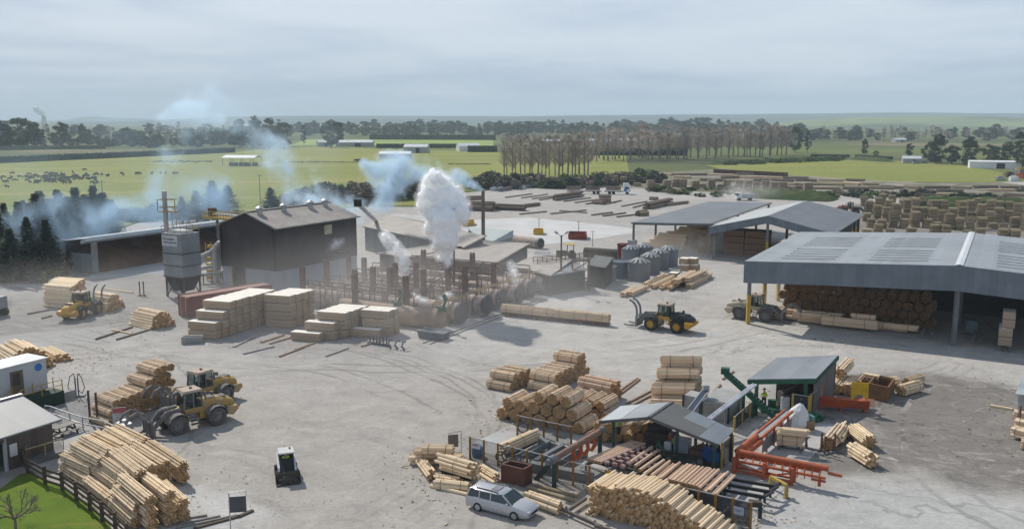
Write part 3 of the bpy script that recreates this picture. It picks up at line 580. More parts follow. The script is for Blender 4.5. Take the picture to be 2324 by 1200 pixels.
# --- big open shed at right
S = frame((28.61, 107.1))
sh = thing('open_shed', 'large open storage shed with blue grey fascia and pale grey roof at the right', 'shed', S(0, 0))
g = MB(); g.slab([S(-.5, -.9, 7.8), S(22.5, -.9, 9.05), S(22.5, 31.5, 9.05), S(-.5, 31.5, 7.8)], .14); part('roof', g, MROOF, sh)
g = MB(); g.slab([S(22.5, -.9, 9.05), S(46, -.9, 7.7), S(46, 31.5, 7.7), S(22.5, 31.5, 9.05)], .14); part('roof', g, MROOF, sh)
g = MB(); g.slab([S(22.1, -1, 9.12), S(22.5, -1, 9.2), S(22.5, 31.6, 9.2), S(22.1, 31.6, 9.12)], .05); g.slab([S(22.5, -1, 9.2), S(22.9, -1, 9.12), S(22.9, 31.6, 9.12), S(22.5, 31.6, 9.2)], .05); part('ridge_cap', g, MWCAP, sh)
g = MB()
for a0, a1 in ((-.5, 9.2), (9.2, 22.5)):
    h0, h1 = 7.8+(a0+.5)*.0543, 7.8+(a1+.5)*.0543
    g.hexa([S(a0, -.95, h0-2.62), S(a1, -.95, h1-2.62-(.15 if a1 > 20 else 0)), S(a1, -.8, h1-2.62-(.15 if a1 > 20 else 0)), S(a0, -.8, h0-2.62)], [S(a0, -.95, h0-.02), S(a1, -.95, h1-.02), S(a1, -.8, h1-.02), S(a0, -.8, h0-.02)])
g.hexa([S(22.5, -.95, 6.28), S(46, -.95, 5.0), S(46, -.8, 5.0), S(22.5, -.8, 6.28)], [S(22.5, -.95, 9.03), S(46, -.95, 7.68), S(46, -.8, 7.68), S(22.5, -.8, 9.03)])
part('fascia', g, MFASC, sh)
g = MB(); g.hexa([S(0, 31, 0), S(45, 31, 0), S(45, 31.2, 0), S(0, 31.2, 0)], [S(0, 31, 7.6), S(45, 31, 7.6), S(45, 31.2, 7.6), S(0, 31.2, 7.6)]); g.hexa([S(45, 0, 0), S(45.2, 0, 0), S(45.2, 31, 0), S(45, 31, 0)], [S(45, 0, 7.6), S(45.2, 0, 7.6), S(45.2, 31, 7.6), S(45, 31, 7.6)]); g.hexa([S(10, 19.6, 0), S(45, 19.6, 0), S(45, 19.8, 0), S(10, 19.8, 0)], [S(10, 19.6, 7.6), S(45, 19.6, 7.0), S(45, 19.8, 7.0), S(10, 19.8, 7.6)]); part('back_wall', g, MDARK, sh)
for b in (0, 8, 16, 24):
    g = MB(); g.beam(S(0, b, 0), S(0, b, 3.6), .5, .42); p1 = part('post', g, MYEL, sh)
    g = MB(); g.beam(S(0, b, 3.6), S(0, b, 7.7), .46, .38); part('post', g, MSTEEL, sh)
for a, b in ((22.5, 0), (22.5, 10), (11, 10), (33.5, 0), (33.5, 10), (11, 19)): g = MB(); g.beam(S(a, b, 0), S(a, b, 7.8), .42, .42); part('post', g, MSTEEL, sh)
MSTRIP = mat('translucent_strip', (.285, .30, .315), (.33, .345, .36), .5, .5)
for a0, b0 in ((3.2, 2), (13, 2), (26, 2), (36, 2), (3.2, 15), (13, 15), (26, 15)):
    for k in range(5):
        g = MB(); b = b0+k*2.2; z = 7.85+(a0+.5)*.0543 if a0 < 22 else 9.1-(a0-22.5)*.0575; z1 = z+(6.2*.0543 if a0 < 22 else -6.2*.0575)
        g.hexa([S(a0, b, z-.03), S(a0+6.2, b, z1-.03), S(a0+6.2, b+.10, z1-.03), S(a0, b+.10, z-.03)], [S(a0, b, z+.025), S(a0+6.2, b, z1+.025), S(a0+6.2, b+.10, z1+.025), S(a0, b+.10, z+.025)]); part('roof_batten', g, MSTRIP, sh)
g = MB()
for k in range(8): g.beam(S(0, k*4, 7.55), S(22.5, k*4, 8.75), .22, .4); g.beam(S(22.5, k*4, 8.75), S(45, k*4, 7.4), .22, .4)
part('rafter', g, MSTEEL, sh)
# --- second shed: low mono pitch wing and gabled wing
T = frame((22.67, 167.23))
s2 = thing('lean_to_shed', 'long dark roofed lean-to shed on grey posts in front of the pale pad', 'shed', T(0, 0))
g = MB(); g.slab([T(-.4, -.4, 5.6), T(14.6, -.4, 6.2), T(14.6, 46, 6.2), T(-.4, 49, 5.6)], .25); part('roof', g, MROOFB, s2)
for a, b in ((0, 0), (0, 12), (0, 24), (0, 36), (0, 48), (14.3, 0), (14.3, 45), (7.3, 46)): g = MB(); g.beam(T(a, b, 0), T(a, b, 5.6 if a < 1 else 5.95), .4, .4); part('post', g, MSTEEL, s2)
g = MB()
for k in range(5): g.beam(T(-.1, .2+k*12, 5.3), T(14.2, .2+k*12, 5.85), .2, .35)
part('rafter', g, MSTEEL, s2)
g = MB(); g.lathe([(0, 0), (.9, 0), (.9, 2.3), (0, 2.3)], 14, T(-.1, -.3)); part('concrete_footing', g, MCONCW, s2)
s3 = thing('gabled_shed', 'gabled open shed with blue grey roof, white fascia and a yellow post', 'shed', T(25, 0))
for q in ([T(15, -2, 5.85), T(25, -2, 8.3), T(25, 31, 8.3), T(15, 31, 5.85)], [T(25, -2, 8.3), T(36, -2, 5.8), T(36, 33, 5.8), T(25, 31, 8.3)]): g = MB(); g.slab(q, .14); part('roof', g, MROOFB if q[1].z < 7 else mat('pale_tin', (.46, .47, .46), (.40, .41, .40), .3, .5, seams=(.8, .06, 0)), s3)
g = MB()
for (a0, h0), (a1, h1) in (((15, 5.85), (25, 8.3)), ((25, 8.3), (36, 5.8))): g.hexa([T(a0, -2.1, h0-1.35), T(a1, -2.1, h1-1.35), T(a1, -1.95, h1-1.35), T(a0, -1.95, h0-1.35)], [T(a0, -2.1, h0-.05), T(a1, -2.1, h1-.05), T(a1, -1.95, h1-.05), T(a0, -1.95, h0-.05)])
part('fascia', g, MFASC, s3)
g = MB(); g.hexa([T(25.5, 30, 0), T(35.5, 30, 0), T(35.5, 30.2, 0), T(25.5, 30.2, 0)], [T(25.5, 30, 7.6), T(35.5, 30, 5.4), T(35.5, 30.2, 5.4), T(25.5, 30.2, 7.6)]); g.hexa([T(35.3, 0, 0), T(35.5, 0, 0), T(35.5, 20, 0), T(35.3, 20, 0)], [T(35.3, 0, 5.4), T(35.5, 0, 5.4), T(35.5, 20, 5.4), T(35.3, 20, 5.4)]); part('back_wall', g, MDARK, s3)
for a, b in ((25, -1.6), (15.6, -1), (35, -1), (15.6, 14), (15.6, 29), (25, 14), (25, 29), (35, 14), (35, 29), (35, 24)):
    h = 7.0 if a == 25 else 5.2
    g = MB(); g.beam(T(a, b, 0), T(a, b, 3.8), .4); part('post', g, MYEL if a != 15.6 else MSTEEL, s3); g = MB(); g.beam(T(a, b, 3.8), T(a, b, h), .38); part('post', g, MSTEEL, s3)
# --- dark kiln building
D = frame((-33.49, 127.49))
kb = thing('kiln_building', 'tall dark brown clad kiln building with gabled brown roof and vents', 'building', D(-5, 8))
g = MB(); hw = 3.0
def wallring(g, z0, z1, mi, i=0.0): g.hexa([D(-11+i, i, z0), D(-i, i, z0), D(-i, 18-i, z0), D(-11+i, 18-i, z0)], [D(-11+i, i, z1), D(-i, i, z1), D(-i, 18-i, z1), D(-11+i, 18-i, z1)], mi)
wallring(g, 3.0, 9.3, 0); g.face([D(-11, 0, 9.3), D(0, 0, 9.3), D(-5.5, 0, 11.2)]); g.face([D(0, 18, 9.3), D(-11, 18, 9.3), D(-5.5, 18, 11.2)]); part('wall', g, MBLK, kb)
g = MB(); g.hexa([D(-6.4, .05, 0), D(-.05, .05, 0), D(-.05, 17.95, 0), D(-10.95, 17.95, 0)], [D(-6.4, .05, 3.0), D(-.05, .05, 3.0), D(-.05, 17.95, 3.0), D(-10.95, 17.95, 3.0)]); part('base_wall', g, mat('blue_grey_lower_wall', (.25, .285, .32), (.215, .245, .275), .6, .7, seams=(.9, .1, 0)), kb)
g = MB(); g.hexa([D(-11, .02, 0), D(-9.2, .02, 0), D(-9.2, .4, 0), D(-11, .4, 0)], [D(-11, .02, 3), D(-9.2, .02, 3), D(-9.2, .4, 3), D(-11, .4, 3)]); part('base_wall', g, mat('pale_lower_wall', (.34, .37, .40), None, .6, .7), kb)
g = MB(); g.beam(D(-9.0, -.08, 0), D(-9.0, -.08, 3.1), .22, .16); part('door_frame', g, MYEL, kb)
g = MB(); g.hexa([D(-8.9, .2, 0), D(-6.4, .2, 0), D(-6.4, .3, 0), D(-8.9, .3, 0)], [D(-8.9, .2, 3.0), D(-6.4, .2, 3.0), D(-6.4, .3, 3.0), D(-8.9, .3, 3.0)]); part('door', g, MDARK, kb)
for q in ([D(-11.4, -.5, 9.2), D(-5.5, -.5, 11.3), D(-5.5, 18.4, 11.3), D(-11.4, 18.4, 9.2)], [D(-5.5, -.5, 11.3), D(.4, -.5, 9.2), D(.4, 18.4, 9.2), D(-5.5, 18.4, 11.3)]): g = MB(); g.slab(q, .12); rf = part('roof', g, MBROWNR, kb)
g = MB(); g.beam(D(-5.5, -.6, 11.34), D(.45, -.6, 9.22), .12, .22); g.beam(D(-5.5, -.5, 11.36), D(-5.5, 18.5, 11.36), .4, .08); g.beam(D(.48, -.5, 9.2), D(.48, 18.4, 9.2), .14, .2); part('flashing', g, mat('worn_flashing', (.36, .34, .31), None, 1, .6), kb)
for b in (1.6, 6.6, 12.5, 16): g = MB(); g.lathe([(0, 0), (.42, 0), (.42, .75), (.62, .85), (.62, 1.0), (0, 1.35)], 12, D(-4.6, b, 10.8)); part('roof_vent', g, MGALV, kb, 40)
for a in (-10.95, -.75): g = MB(); g.beam(D(a, -.15, 3), D(a, -.15, 9), .5, .12); part('downpipe', g, mat('cladding_trim', (.085, .078, .074), None, 1, .7), kb)
g = MB(); g.hexa([D(-.02, 10.2, 7.2), D(.12, 10.2, 7.2), D(.12, 11.9, 7.2), D(-.02, 11.9, 7.2)], [D(-.02, 10.2, 8.6), D(.12, 10.2, 8.6), D(.12, 11.9, 8.6), D(-.02, 11.9, 8.6)]); part('window', g, mat('cream_window', (.50, .46, .33), None, 1, .4), kb)
g = MB(); b0 = D(.2, 12.6, 4.2); g.tube(b0, b0+GA*2.2, .14, 8); g.path([b0+GA*2.2, b0+GA*2.5+UP*.4], .14, 8); part('steam_pipe', g, MDARK, kb)
# --- roofs behind the kiln
def px_shed(name, label, top, zs, base_walls, roofm, wallm, th=.18, cat='building'):
    q = [at(u, v, z) for (u, v), z in zip(top, zs)]; c = sum(q, V())/len(q); o = thing(name, label, cat, (c.x, c.y, 0)); g = MB(); g.slab(q, th); part('roof', g, roofm, o)
    g = MB(); i = [c+(p-c)*.955 for p in q]
    for k in range(len(i)): a, b = i[k], i[(k+1) % len(i)]; g.face([V((a.x, a.y, 0)), V((b.x, b.y, 0)), V((b.x, b.y, b.z-th*.9)), V((a.x, a.y, a.z-th*.9))])
    part('wall', g, wallm, o); return o
MW2 = mat('grey_beige_wall', (.235, .235, .23), (.20, .20, .195), .5, .8, seams=(.9, .07, 0))
px_shed('long_roof_building', 'long building with worn beige roof right behind the kiln and steam', [(822, 513), (1052, 561), (1103, 535), (880, 487)], (4.6, 4.6, 5.8, 5.8), 0, MBROWNR, MW2)
px_shed('back_lean_to', 'low lean-to roof peeking out behind the long beige roof', [(880, 487), (985, 508), (1000, 492), (905, 484)], (4.8, 4.8, 5.2, 5.2), 0, mat('pale_brown_tin', (.40, .39, .37), None, .4, .6), MW2)
px_shed('low_roof_building', 'wide low building with brown roof carrying the tall rusty chimney', [(852, 574), (1122, 598), (1203, 552), (1055, 543)], (4.0, 4.0, 4.5, 4.6), 0, MBROWNR, MBLK)
px_shed('flat_roof_shed', 'low shed with flat brown roof right of the retort cylinders', [(1160, 603), (1250, 625), (1300, 588), (1212, 578)], (3.2, 3.1, 3.6, 3.6), 0, MBROWNR, MDARK); px_shed('grey_roof_annex', 'small grey roofed annex beside the lamp mast', [(1205, 592), (1250, 597), (1250, 572), (1215, 570)], (3.4, 3.4, 3.6, 3.6), 0, mat('dull_grey_roof', (.21, .215, .215), None, .4, .7), MDARK)
px_shed('grey_flat_canopy', 'flat grey canopy in front of the walkway at the tanks', [(1250, 624), (1330, 612), (1302, 588), (1248, 598)], (3.0, 3.0, 3.2, 3.2), 0, mat('grey_canopy', (.20, .21, .215), None, .4, .7), MDARK)
px_shed('green_tarp_roof', 'pale green tin roof sloping behind the chimney', [(1105, 555), (1165, 537), (1165, 522), (1060, 515)], (3.2, 3.6, 4.6, 4.4), 0, mat('pale_green_tin', (.38, .425, .40), (.33, .37, .355), .3, .6), MW2)
px_shed('dark_roof_hut', 'small hut with dark sloping roof next to the grey tanks', [(1332, 601), (1374, 607), (1392, 584), (1350, 578)], (3.2, 3.2, 3.9, 3.9), 0, mat('hut_roof', (.13, .135, .13), None, .5, .7), MDARK, cat='hut')
# --- chimney
c = at(1097, 590); ch = thing('chimney', 'tall slender rusty chimney with blue smoke streaming from its tip', 'chimney', c)
g = MB(); g.tube(c, c+UP*12.2, .36, 12, 0, .30); part('stack', g, mat('rusty_flue', (.225, .165, .14), (.17, .12, .10), .5, .8), ch, 40); g = MB(); g.tube(c+UP*12, c+UP*12.5, .27, 12); part('tip', g, MGALV, ch, 40); g = MB(); g.tube(c+UP*4.2, c+UP*4.5, .7, 12, 0, .45); part('collar', g, MGALV, ch, 40)
# --- sawdust shed
B = frame(at(218, 622)[:2])
bs = thing('sawdust_shed', 'long open fronted sawdust shed with pale roof edge at left', 'shed', B(0, 0))
g = MB(); g.slab([B(-.6, -2, 5.5), B(.6, -2, 6.0), B(.6, 33, 6.0), B(-.6, 33, 5.5)], .5); g.slab([B(-8, -1.5, 5.0), B(-.5, -1.5, 5.9), B(-.5, 33, 5.9), B(-8, 33, 5.0)], .15); part('roof', g, mat('pale_shed_tin', (.50, .52, .53), (.43, .45, .46), .3, .5, seams=(.8, .06, 0)), bs)  # pale tin on both roof sheets
for a, b in ((0, 0), (0, 16), (0, 31), (-6.2, -1.2)): g = MB(); g.beam(B(a, b, 0), B(a, b, 5.4), 1.0 if b == 0 else .6, .6); part('post', g, MCONCW, bs)
g = MB(); g.hexa([B(-7.6, .3, 0), B(-7.3, .3, 0), B(-7.3, 32, 0), B(-7.6, 32, 0)], [B(-7.6, .3, 5), B(-7.3, .3, 5), B(-7.3, 32, 5), B(-7.6, 32, 5)]); g.hexa([B(-7.5, 32, 0), B(-.2, 32, 0), B(-.2, 32.2, 0), B(-7.5, 32.2, 0)], [B(-7.5, 32, 5), B(-.2, 32, 5.4), B(-.2, 32.2, 5.4), B(-7.5, 32.2, 5)]); part('back_wall', g, mat('shed_back', (.10, .075, .062), None, .4, .9), bs)
g = MB(); g.hexa([B(-5.6, -.3, 0), B(-.5, -.3, 0), B(-.5, -.1, 0), B(-5.6, -.1, 0)], [B(-5.6, -.3, 3.2), B(-.5, -.3, 3.2), B(-.5, -.1, 3.2), B(-5.6, -.1, 3.2)]); part('end_wall', g, mat('pale_panel', (.33, .345, .36), (.29, .30, .315), .5, .7, seams=(1.2, .08, 0)), bs)
g = MB(); rr = []
for k in range(13):
    b = .8+k*2.45; hh = 3.2+.8*math.sin(k*.9); rr.append([B(-7.2, b, 0), B(-7.2, b, hh+.9), B(-5, b, hh+.6*math.sin(k*1.7)), B(-2.6, b, hh*.62), B(-.6, b, .15), B(-.6, b, 0)])
g.loft(rr); solo('sawdust_heap', g, mat('sawdust', (.18, .105, .065), (.125, .075, .05), .5, .95, bump=.6), 'brown sawdust heap filling the open shed at left', 'sawdust heap', smooth=60)
# --- bag filter tower on legs
c = at(418, 672); ft = thing('bag_filter_tower', 'square grey bag filter tower on a dark hopper with a white sign panel', 'tower', c)
L = lambda x, y, z: c+GA*x+GB*y+UP*z
g = MB()
for z0, z1, e in ((2.9, 4.5, 0), (4.53, 6.2, .03), (6.23, 9.0, 0)): g.hexa([L(-1.9-e, -1.6-e, z0), L(1.9+e, -1.6-e, z0), L(1.9+e, 1.6+e, z0), L(-1.9-e, 1.6+e, z0)], [L(-1.9-e, -1.6-e, z1), L(1.9+e, -1.6-e, z1), L(1.9+e, 1.6+e, z1), L(-1.9-e, 1.6+e, z1)])
part('body', g, MSILO, ft)
g = MB()
for z in (2.95, 4.55, 6.25): g.hexa([L(-2, -1.7, z-.07), L(2, -1.7, z-.07), L(2, 1.7, z-.07), L(-2, 1.7, z-.07)], [L(-2, -1.7, z+.07), L(2, -1.7, z+.07), L(2, 1.7, z+.07), L(-2, 1.7, z+.07)])
part('band', g, mat('dark_band', (.10, .10, .105), None, 1, .7), ft)
g = MB(); g.hexa([L(-1.1, -.9, .9), L(1.1, -.9, .9), L(1.1, .9, .9), L(-1.1, .9, .9)], [L(-1.85, -1.55, 2.9), L(1.85, -1.55, 2.9), L(1.85, 1.55, 2.9), L(-1.85, 1.55, 2.9)]); part('hopper', g, MDARK, ft)
for x in (-1.7, 1.7):
    for y in (-1.4, 1.4): g = MB(); g.beam(L(x, y, 0), L(x, y, 2.9), .24); g.beam(L(x, y, .2), L(-x*.1, y, 2.6), .12); part('leg', g, mat('dark_green_steel', (.05, .07, .07), None, 1, .7), ft)
g = MB(); g.hexa([L(-1.85, -1.68, 7.25), L(1.2, -1.68, 7.25), L(1.2, -1.62, 7.25), L(-1.85, -1.62, 7.25)], [L(-1.85, -1.68, 8.75), L(1.2, -1.68, 8.75), L(1.2, -1.62, 8.75), L(-1.85, -1.62, 8.75)]); sg = part('sign_panel', g, mat('white_sign', (.52, .54, .56), None, 1, .5), ft)
def lettering(txt, p, x, size, m, parent, up=UP, name='lettering', th=.01):
    cu = bpy.data.curves.new(name, 'FONT'); cu.body = txt; cu.size = size; cu.extrude = th; o = bpy.data.objects.new(name, cu); me = bpy.data.meshes.new_from_object(o); bpy.data.objects.remove(o); bpy.data.curves.remove(cu)
    x = x.normalized(); y = (up-x*up.dot(x)).normalized(); z = x.cross(y); M = Matrix((x, y, z)).transposed().to_4x4(); M.translation = p
    me.transform(MW[parent.name].inverted() @ M); me.materials.append(m); o = bpy.data.objects.new(name, me); C.objects.link(o); o.parent = parent; MW[o.name] = MW[parent.name]; return o
MINK = mat('dark_lettering', (.045, .05, .06), None, 1, .6); MREDI = mat('red_lettering', (.50, .03, .03), None, 1, .6)
lettering('Permapine', L(-1.6, -1.70, 8.1), GA, .52, MINK, sg); g = MB(); g.hexa([L(-1.5, -1.71, 7.72), L(1.0, -1.71, 7.72), L(1.0, -1.69, 7.72), L(-1.5, -1.69, 7.72)], [L(-1.5, -1.71, 7.84), L(1.0, -1.71, 7.84), L(1.0, -1.69, 7.84), L(-1.5, -1.69, 7.84)]); part('underline', g, MINK, sg)
g = MB()
for a, b in (((-1.9, -1.6), (1.9, -1.6)), ((1.9, -1.6), (1.9, 1.6)), ((1.9, 1.6), (-1.9, 1.6)), ((-1.9, 1.6), (-1.9, -1.6))):
    for z in (9.5, 10): g.beam(L(*a, z), L(*b, z), .06)
    for f in (0, .33, .66): g.beam(L(a[0]+(b[0]-a[0])*f, a[1]+(b[1]-a[1])*f, 9), L(a[0]+(b[0]-a[0])*f, a[1]+(b[1]-a[1])*f, 10), .06)
part('guard_rail', g, mat('tan_rail', (.42, .31, .16), None, 1, .7), ft); g = MB(); g.hexa([L(-1.2, -1, 9), L(1.4, -1, 9), L(1.4, 1, 9), L(-1.2, 1, 9)], [L(-1.2, -1, 9.35), L(1.4, -1, 9.35), L(1.4, 1, 9.35), L(-1.2, 1, 9.35)]); part('roof_unit', g, MWCAP, ft)
c2 = at(386, 655); fl = thing('flue', 'thin grey flue with sampling platform beside the filter tower', 'flue', c2); g = MB(); g.tube(c2, c2+UP*14.3, .36, 12, 0, .34); part('stack', g, MGALV, fl, 40)
g = MB()
for z in (12.0, 13.1): g.beam(c2+V((-.9, -.5, z)), c2+V((1.6, -.5, z)), .10); g.beam(c2+V((-.9, .5, z)), c2+V((1.6, .5, z)), .10)
for x in (-.9, .3, 1.6): g.beam(c2+V((x, -.5, 11.4)), c2+V((x, -.5, 13.1)), .1)
g.box(c2+V((.5, 0, 11.4)), (2.6, 1.3, .16)); part('platform', g, mat('tan_platform', (.40, .28, .16), None, 1, .7), fl)
g = MB()
for x in (.9, 1.5): g.beam(c2+V((x, 0, 9)), c2+V((x, 0, 11.4)), .08)
for k in range(8): g.beam(c2+V((.9, 0, 9.1+k*.3)), c2+V((1.5, 0, 9.1+k*.3)), .05)
part('ladder', g, MGALV, fl)
# --- cyclone and ducts
c = at(505, 640); cy = thing('dust_cyclone', 'pale cyclone separator with bent ducts between the filter tower and the kiln', 'cyclone', c); g = MB(); g.lathe([(.2, .6), (1.25, 3.2), (1.3, 5.6), (1.1, 5.9), (0, 6.0)], 16, c+V((.6, 1, 0))); part('body', g, MGALV, cy, 40)
g = MB(); P_ = lambda u, v, z: at(u, v, 0)+UP*0
g.path([c+V((-.9, 0, 0)), c+V((-.9, 0, 5.0)), c+V((-.5, .1, 5.8)), c+V((1.3, .4, 6.2))], .48, 10); g.path([c+V((-.7, 0, 5.4)), c+V((-1.6, -.3, 4.6)), c+V((-3.2, -.8, 3.9))], .33, 10); g.path([c+V((-3.2, -1, 2.2)), c+V((-.9, 0, 2.5))], .3, 10); g.path([c+V((-3.4, -1.2, 1.2)), c+V((2.5, .6, 1.9))], .28, 8); part('duct', g, mat('pale_duct', (.50, .50, .48), (.43, .43, .41), 1, .55), cy, 40)
g = MB()
for k in range(4): x = V((-2.4+k*1.3, -1.4, 0)); g.beam(c+x, c+x+UP*1.6, .12)
g.lathe([(0, .0), (1.3, .2), (1.5, 1.5), (0, 1.5)], 10, c+V((1.2, .2, 0))); part('support', g, mat('rusty_green', (.10, .11, .085), (.16, .10, .06), 1, .8), cy)
g = MB()
for k in range(6): g.box(c+V((-2.2+k*.06, .9, .6+k*.95)), (.8, .5, .5)); 
for x in (-2.6, -1.8): g.beam(c+V((x, .9, 0)), c+V((x, .9, 6)), .12)
part('yellow_ladder', g, MYEL, cy)
# --- yellow gantry conveyor above the sawdust shed
p, q = at(470, 492, 9.0), D(-8.5, 1, 9.9); gy = thing('gantry_conveyor', 'yellow railed gantry conveyor running from the sawdust shed to the kiln roof', 'conveyor', (p.x, p.y, 0)); x = (q-p).normalized(); y = UP.cross(x)
g = MB(); g.beam(p, q, 1.6, .35); part('deck', g, MYEL, gy)
g = MB()
for s in (-.8, .8):
    for z in (.5, 1.0): g.beam(p+y*s+UP*z, q+y*s+UP*z, .08)
    for k in range(12): e = p.lerp(q, k/11)+y*s; g.beam(e, e+UP, .08)
part('guard_rail', g, MYEL, gy); g = MB(); g.beam(p+x*3+UP*.55, q+UP*.55, .5, .35); part('pipe', g, MWCAP, gy); g = MB(); g.box(p+x*3+UP*.8, (1.3, 1.0, 1.4), 0, turn(x)); part('drive_unit', g, MRUST, gy)
for f in (.35, .9): e = p.lerp(q, f); g = MB(); g.beam((e.x, e.y, 0), (e.x, e.y, e.z-.2), .35); part('leg', g, MSTEEL, gy)
# --- screw conveyor behind the kiln roof
p, q = at(860, 508, 3.5), at(812, 462, 12.6); sc_ = thing('inclined_conveyor', 'thin inclined conveyor with a black head rising behind the kiln roof', 'conveyor', (p.x, p.y, 0)); g = MB(); g.beam(p, q, .5, .4); part('boom', g, MGALV, sc_); g = MB(); g.box(q+UP*.1, (1.0, .9, 1.0)); part('head', g, MBLACK, sc_)
# --- container
p = at(408, 716); q = p+V((.664, .748, 0))*0; ax = V((.66, .75, 0)).normalized(); ay = V((.75, -.66, 0)).normalized(); ct = thing('shipping_container', 'long dark red shipping container behind the stacked sawn timber', 'container', p)
L = lambda x, y, z: p+ax*x+ay*y+UP*z
g = MB(); g.hexa([L(0, 0, .12), L(0, 2.4, .12), L(12.1, 2.4, .12), L(12.1, 0, .12)], [L(0, 0, 2.6), L(0, 2.4, 2.6), L(12.1, 2.4, 2.6), L(12.1, 0, 2.6)], 0, 1); part('body', g, [MRED, mat('faded_red_roof', (.24, .105, .085), (.20, .09, .075), .6, .7)], ct)
g = MB()
for a in (.0, 12.0):
    for b in (0, 2.4): g.beam(L(a, b, 0), L(a, b, 2.66), .2)
for b in (.02, 2.38):
    for z in (.12, 2.62): g.beam(L(0, b, z), L(12.1, b, z), .16)
part('frame', g, MRED, ct)
for b in (.62, 1.78): g = MB(); g.hexa([L(-.05, b-.54, .2), L(-.05, b+.54, .2), L(.0, b+.54, .2), L(.0, b-.54, .2)], [L(-.05, b-.54, 2.5), L(-.05, b+.54, 2.5), L(.0, b+.54, 2.5), L(.0, b-.54, 2.5)]); dd = part('door', g, MRED, ct); g = MB(); g.tube(L(-.1, b, .2), L(-.1, b, 2.5), .04, 6); part('lock_bar', g, MGALV, dd)
# --- treatment cylinders
Q = frame((-7.8, 104.07)); LB = ['nearest', 'second', 'third', 'fourth', 'fifth', 'sixth', 'farthest']
for k, b in enumerate((3.2, 8.6, 13.0, 17.4, 21.6, 25.5)):
    o = thing('treatment_cylinder', f'{["first","second","third","fourth","fifth","last"][k]} long steel treatment cylinder with round dark door, counting from the timber stacks', 'pressure vessel', Q(0, b), 0, 'treatment cylinders')
    r = 1.15; c0, c1 = Q(.4*(k % 2), b, 1.5), Q(-24, b, 1.5); g = MB(); g.tube(c0, c1, r, 20); part('shell', g, MPINK, o, 40)
    g = MB(); g.tube(c0-GA*.02, c0+GA*.32, r*1.13, 20); g.tube(c0+GA*.32, c0+GA*.6, r*1.02, 20, 0, r*.55); part('door', g, mat('dark_door_steel', (.10, .085, .085), (.075, .065, .065), 1, .7), o, 40)
    for j in range(5): g = MB(); e = Q(-1.5-j*5, b, .25); g.box(e, (.5, 2.0, .9), 0, RZA); part('saddle', g, MCONCW, o)
    g = MB()
    for j in range(10): e = Q(-.9-j*2.4, b, 1.5); g.tube(e-GA*.07, e+GA*.07, r*1.05, 16)
    part('ring', g, MRUST, o, 40)
o = thing('storage_tank', 'wide tan horizontal tank with green valves behind the timber packets', 'tank', Q(-4, 0)); g = MB(); c0, c1 = Q(-.4, -.6, 1.25), Q(-15, -.6, 1.25); g.tube(c0, c1, 1.22, 20); g.tube(c0, c0+GA*.35, 1.22, 20, 0, .8); part('shell', g, MTAN, o, 40)
for a in (-.1, -6.5): g = MB(); e = Q(a, -.6, 2.6); g.box(e, (.9, .7, .5)); g.tube(e, e+V((.5, -.3, 1.1)), .14, 6); g.tube(e, e+V((-.7, .1, .3)), .12, 6); g.tube(e+V((.5, -.3, 1.1)), e+V((.2, -.1, 1.7)), .25, 8); part('valve', g, MGRN, o)
for j in range(3): g = MB(); g.box(Q(-1.6-j*5.5, -.6, .2), (.5, 2.1, .6), 0, RZA); part('saddle', g, MRUST, o)
# vertical exhaust stacks
ST = [(805, 615), (846, 609), (897, 600), (944, 600), (961, 570), (961, 615), (1017, 610), (1055, 607), (1072, 577), (920, 630), (686, 609), (740, 594), (791, 586), (804, 625), (826, 588), (884, 610), (1120, 600)]
for i, (u, v) in enumerate(ST):
    p = at(u, v, 5.6); h = 3.3; o = thing('exhaust_stack', 'rusty exhaust stack standing over the treatment cylinders' if i not in (6, 4) else ('exhaust stack from which the big white steam plume rises' if i == 6 else 'taller capped exhaust stack at the back of the cylinder yard'), 'exhaust stack', (p.x, p.y, 0), 0, 'rusty exhaust stacks')
    g = MB(); g.tube((p.x, p.y, 2.3), p, .40, 10); part('stack', g, MRUST, o, 40); g = MB(); g.tube((p.x, p.y, 0), (p.x, p.y, 2.3), .18, 6); part('leg', g, MRUST, o)
    g = MB()
    for s in (-.19, .19): g.tube((p.x+s, p.y, p.z), (p.x+s, p.y, p.z+.22), .17, 8)
    part('nozzle', g, MRUST, o)
# pipe racks and walkways
MPIPE = mat('brown_pipework', (.155, .105, .075), (.11, .08, .06), 2, .8)
for k, (a0, a1, b, z) in enumerate(((-23, -1, 5.9, 3.0), (-23, -2, 10.9, 3.2), (-22, -2, 15.3, 3.4), (-22, -3, 19.6, 3.5), (-21, -1, 23.6, 3.4), (-22, -6, 1.6, 3.0))):
    o = thing('pipe_rack', f'brown pipe rack on thin legs, {ORD[k]} gap between the cylinders', 'pipe rack', Q(a0, b), 0, 'pipe racks'); g = MB()
    for e, zz in ((-.5, z), (.5, z), (-.5, z+.9), (0, z+.3)): g.beam(Q(a0, b+e, zz), Q(a1, b+e, zz), .13)
    part('rail', g, MPIPE, o); n = 9
    for j in range(n): g = MB(); a = a0+(a1-a0)*j/(n-1); [g.beam(Q(a, b+e, 0), Q(a, b+e, z+(.9 if e < 0 else 0)), .12) for e in (-.5, .5)]; g.beam(Q(a, b-.5, z), Q(a, b+.5, z), .1); part('leg', g, MPIPE, o)
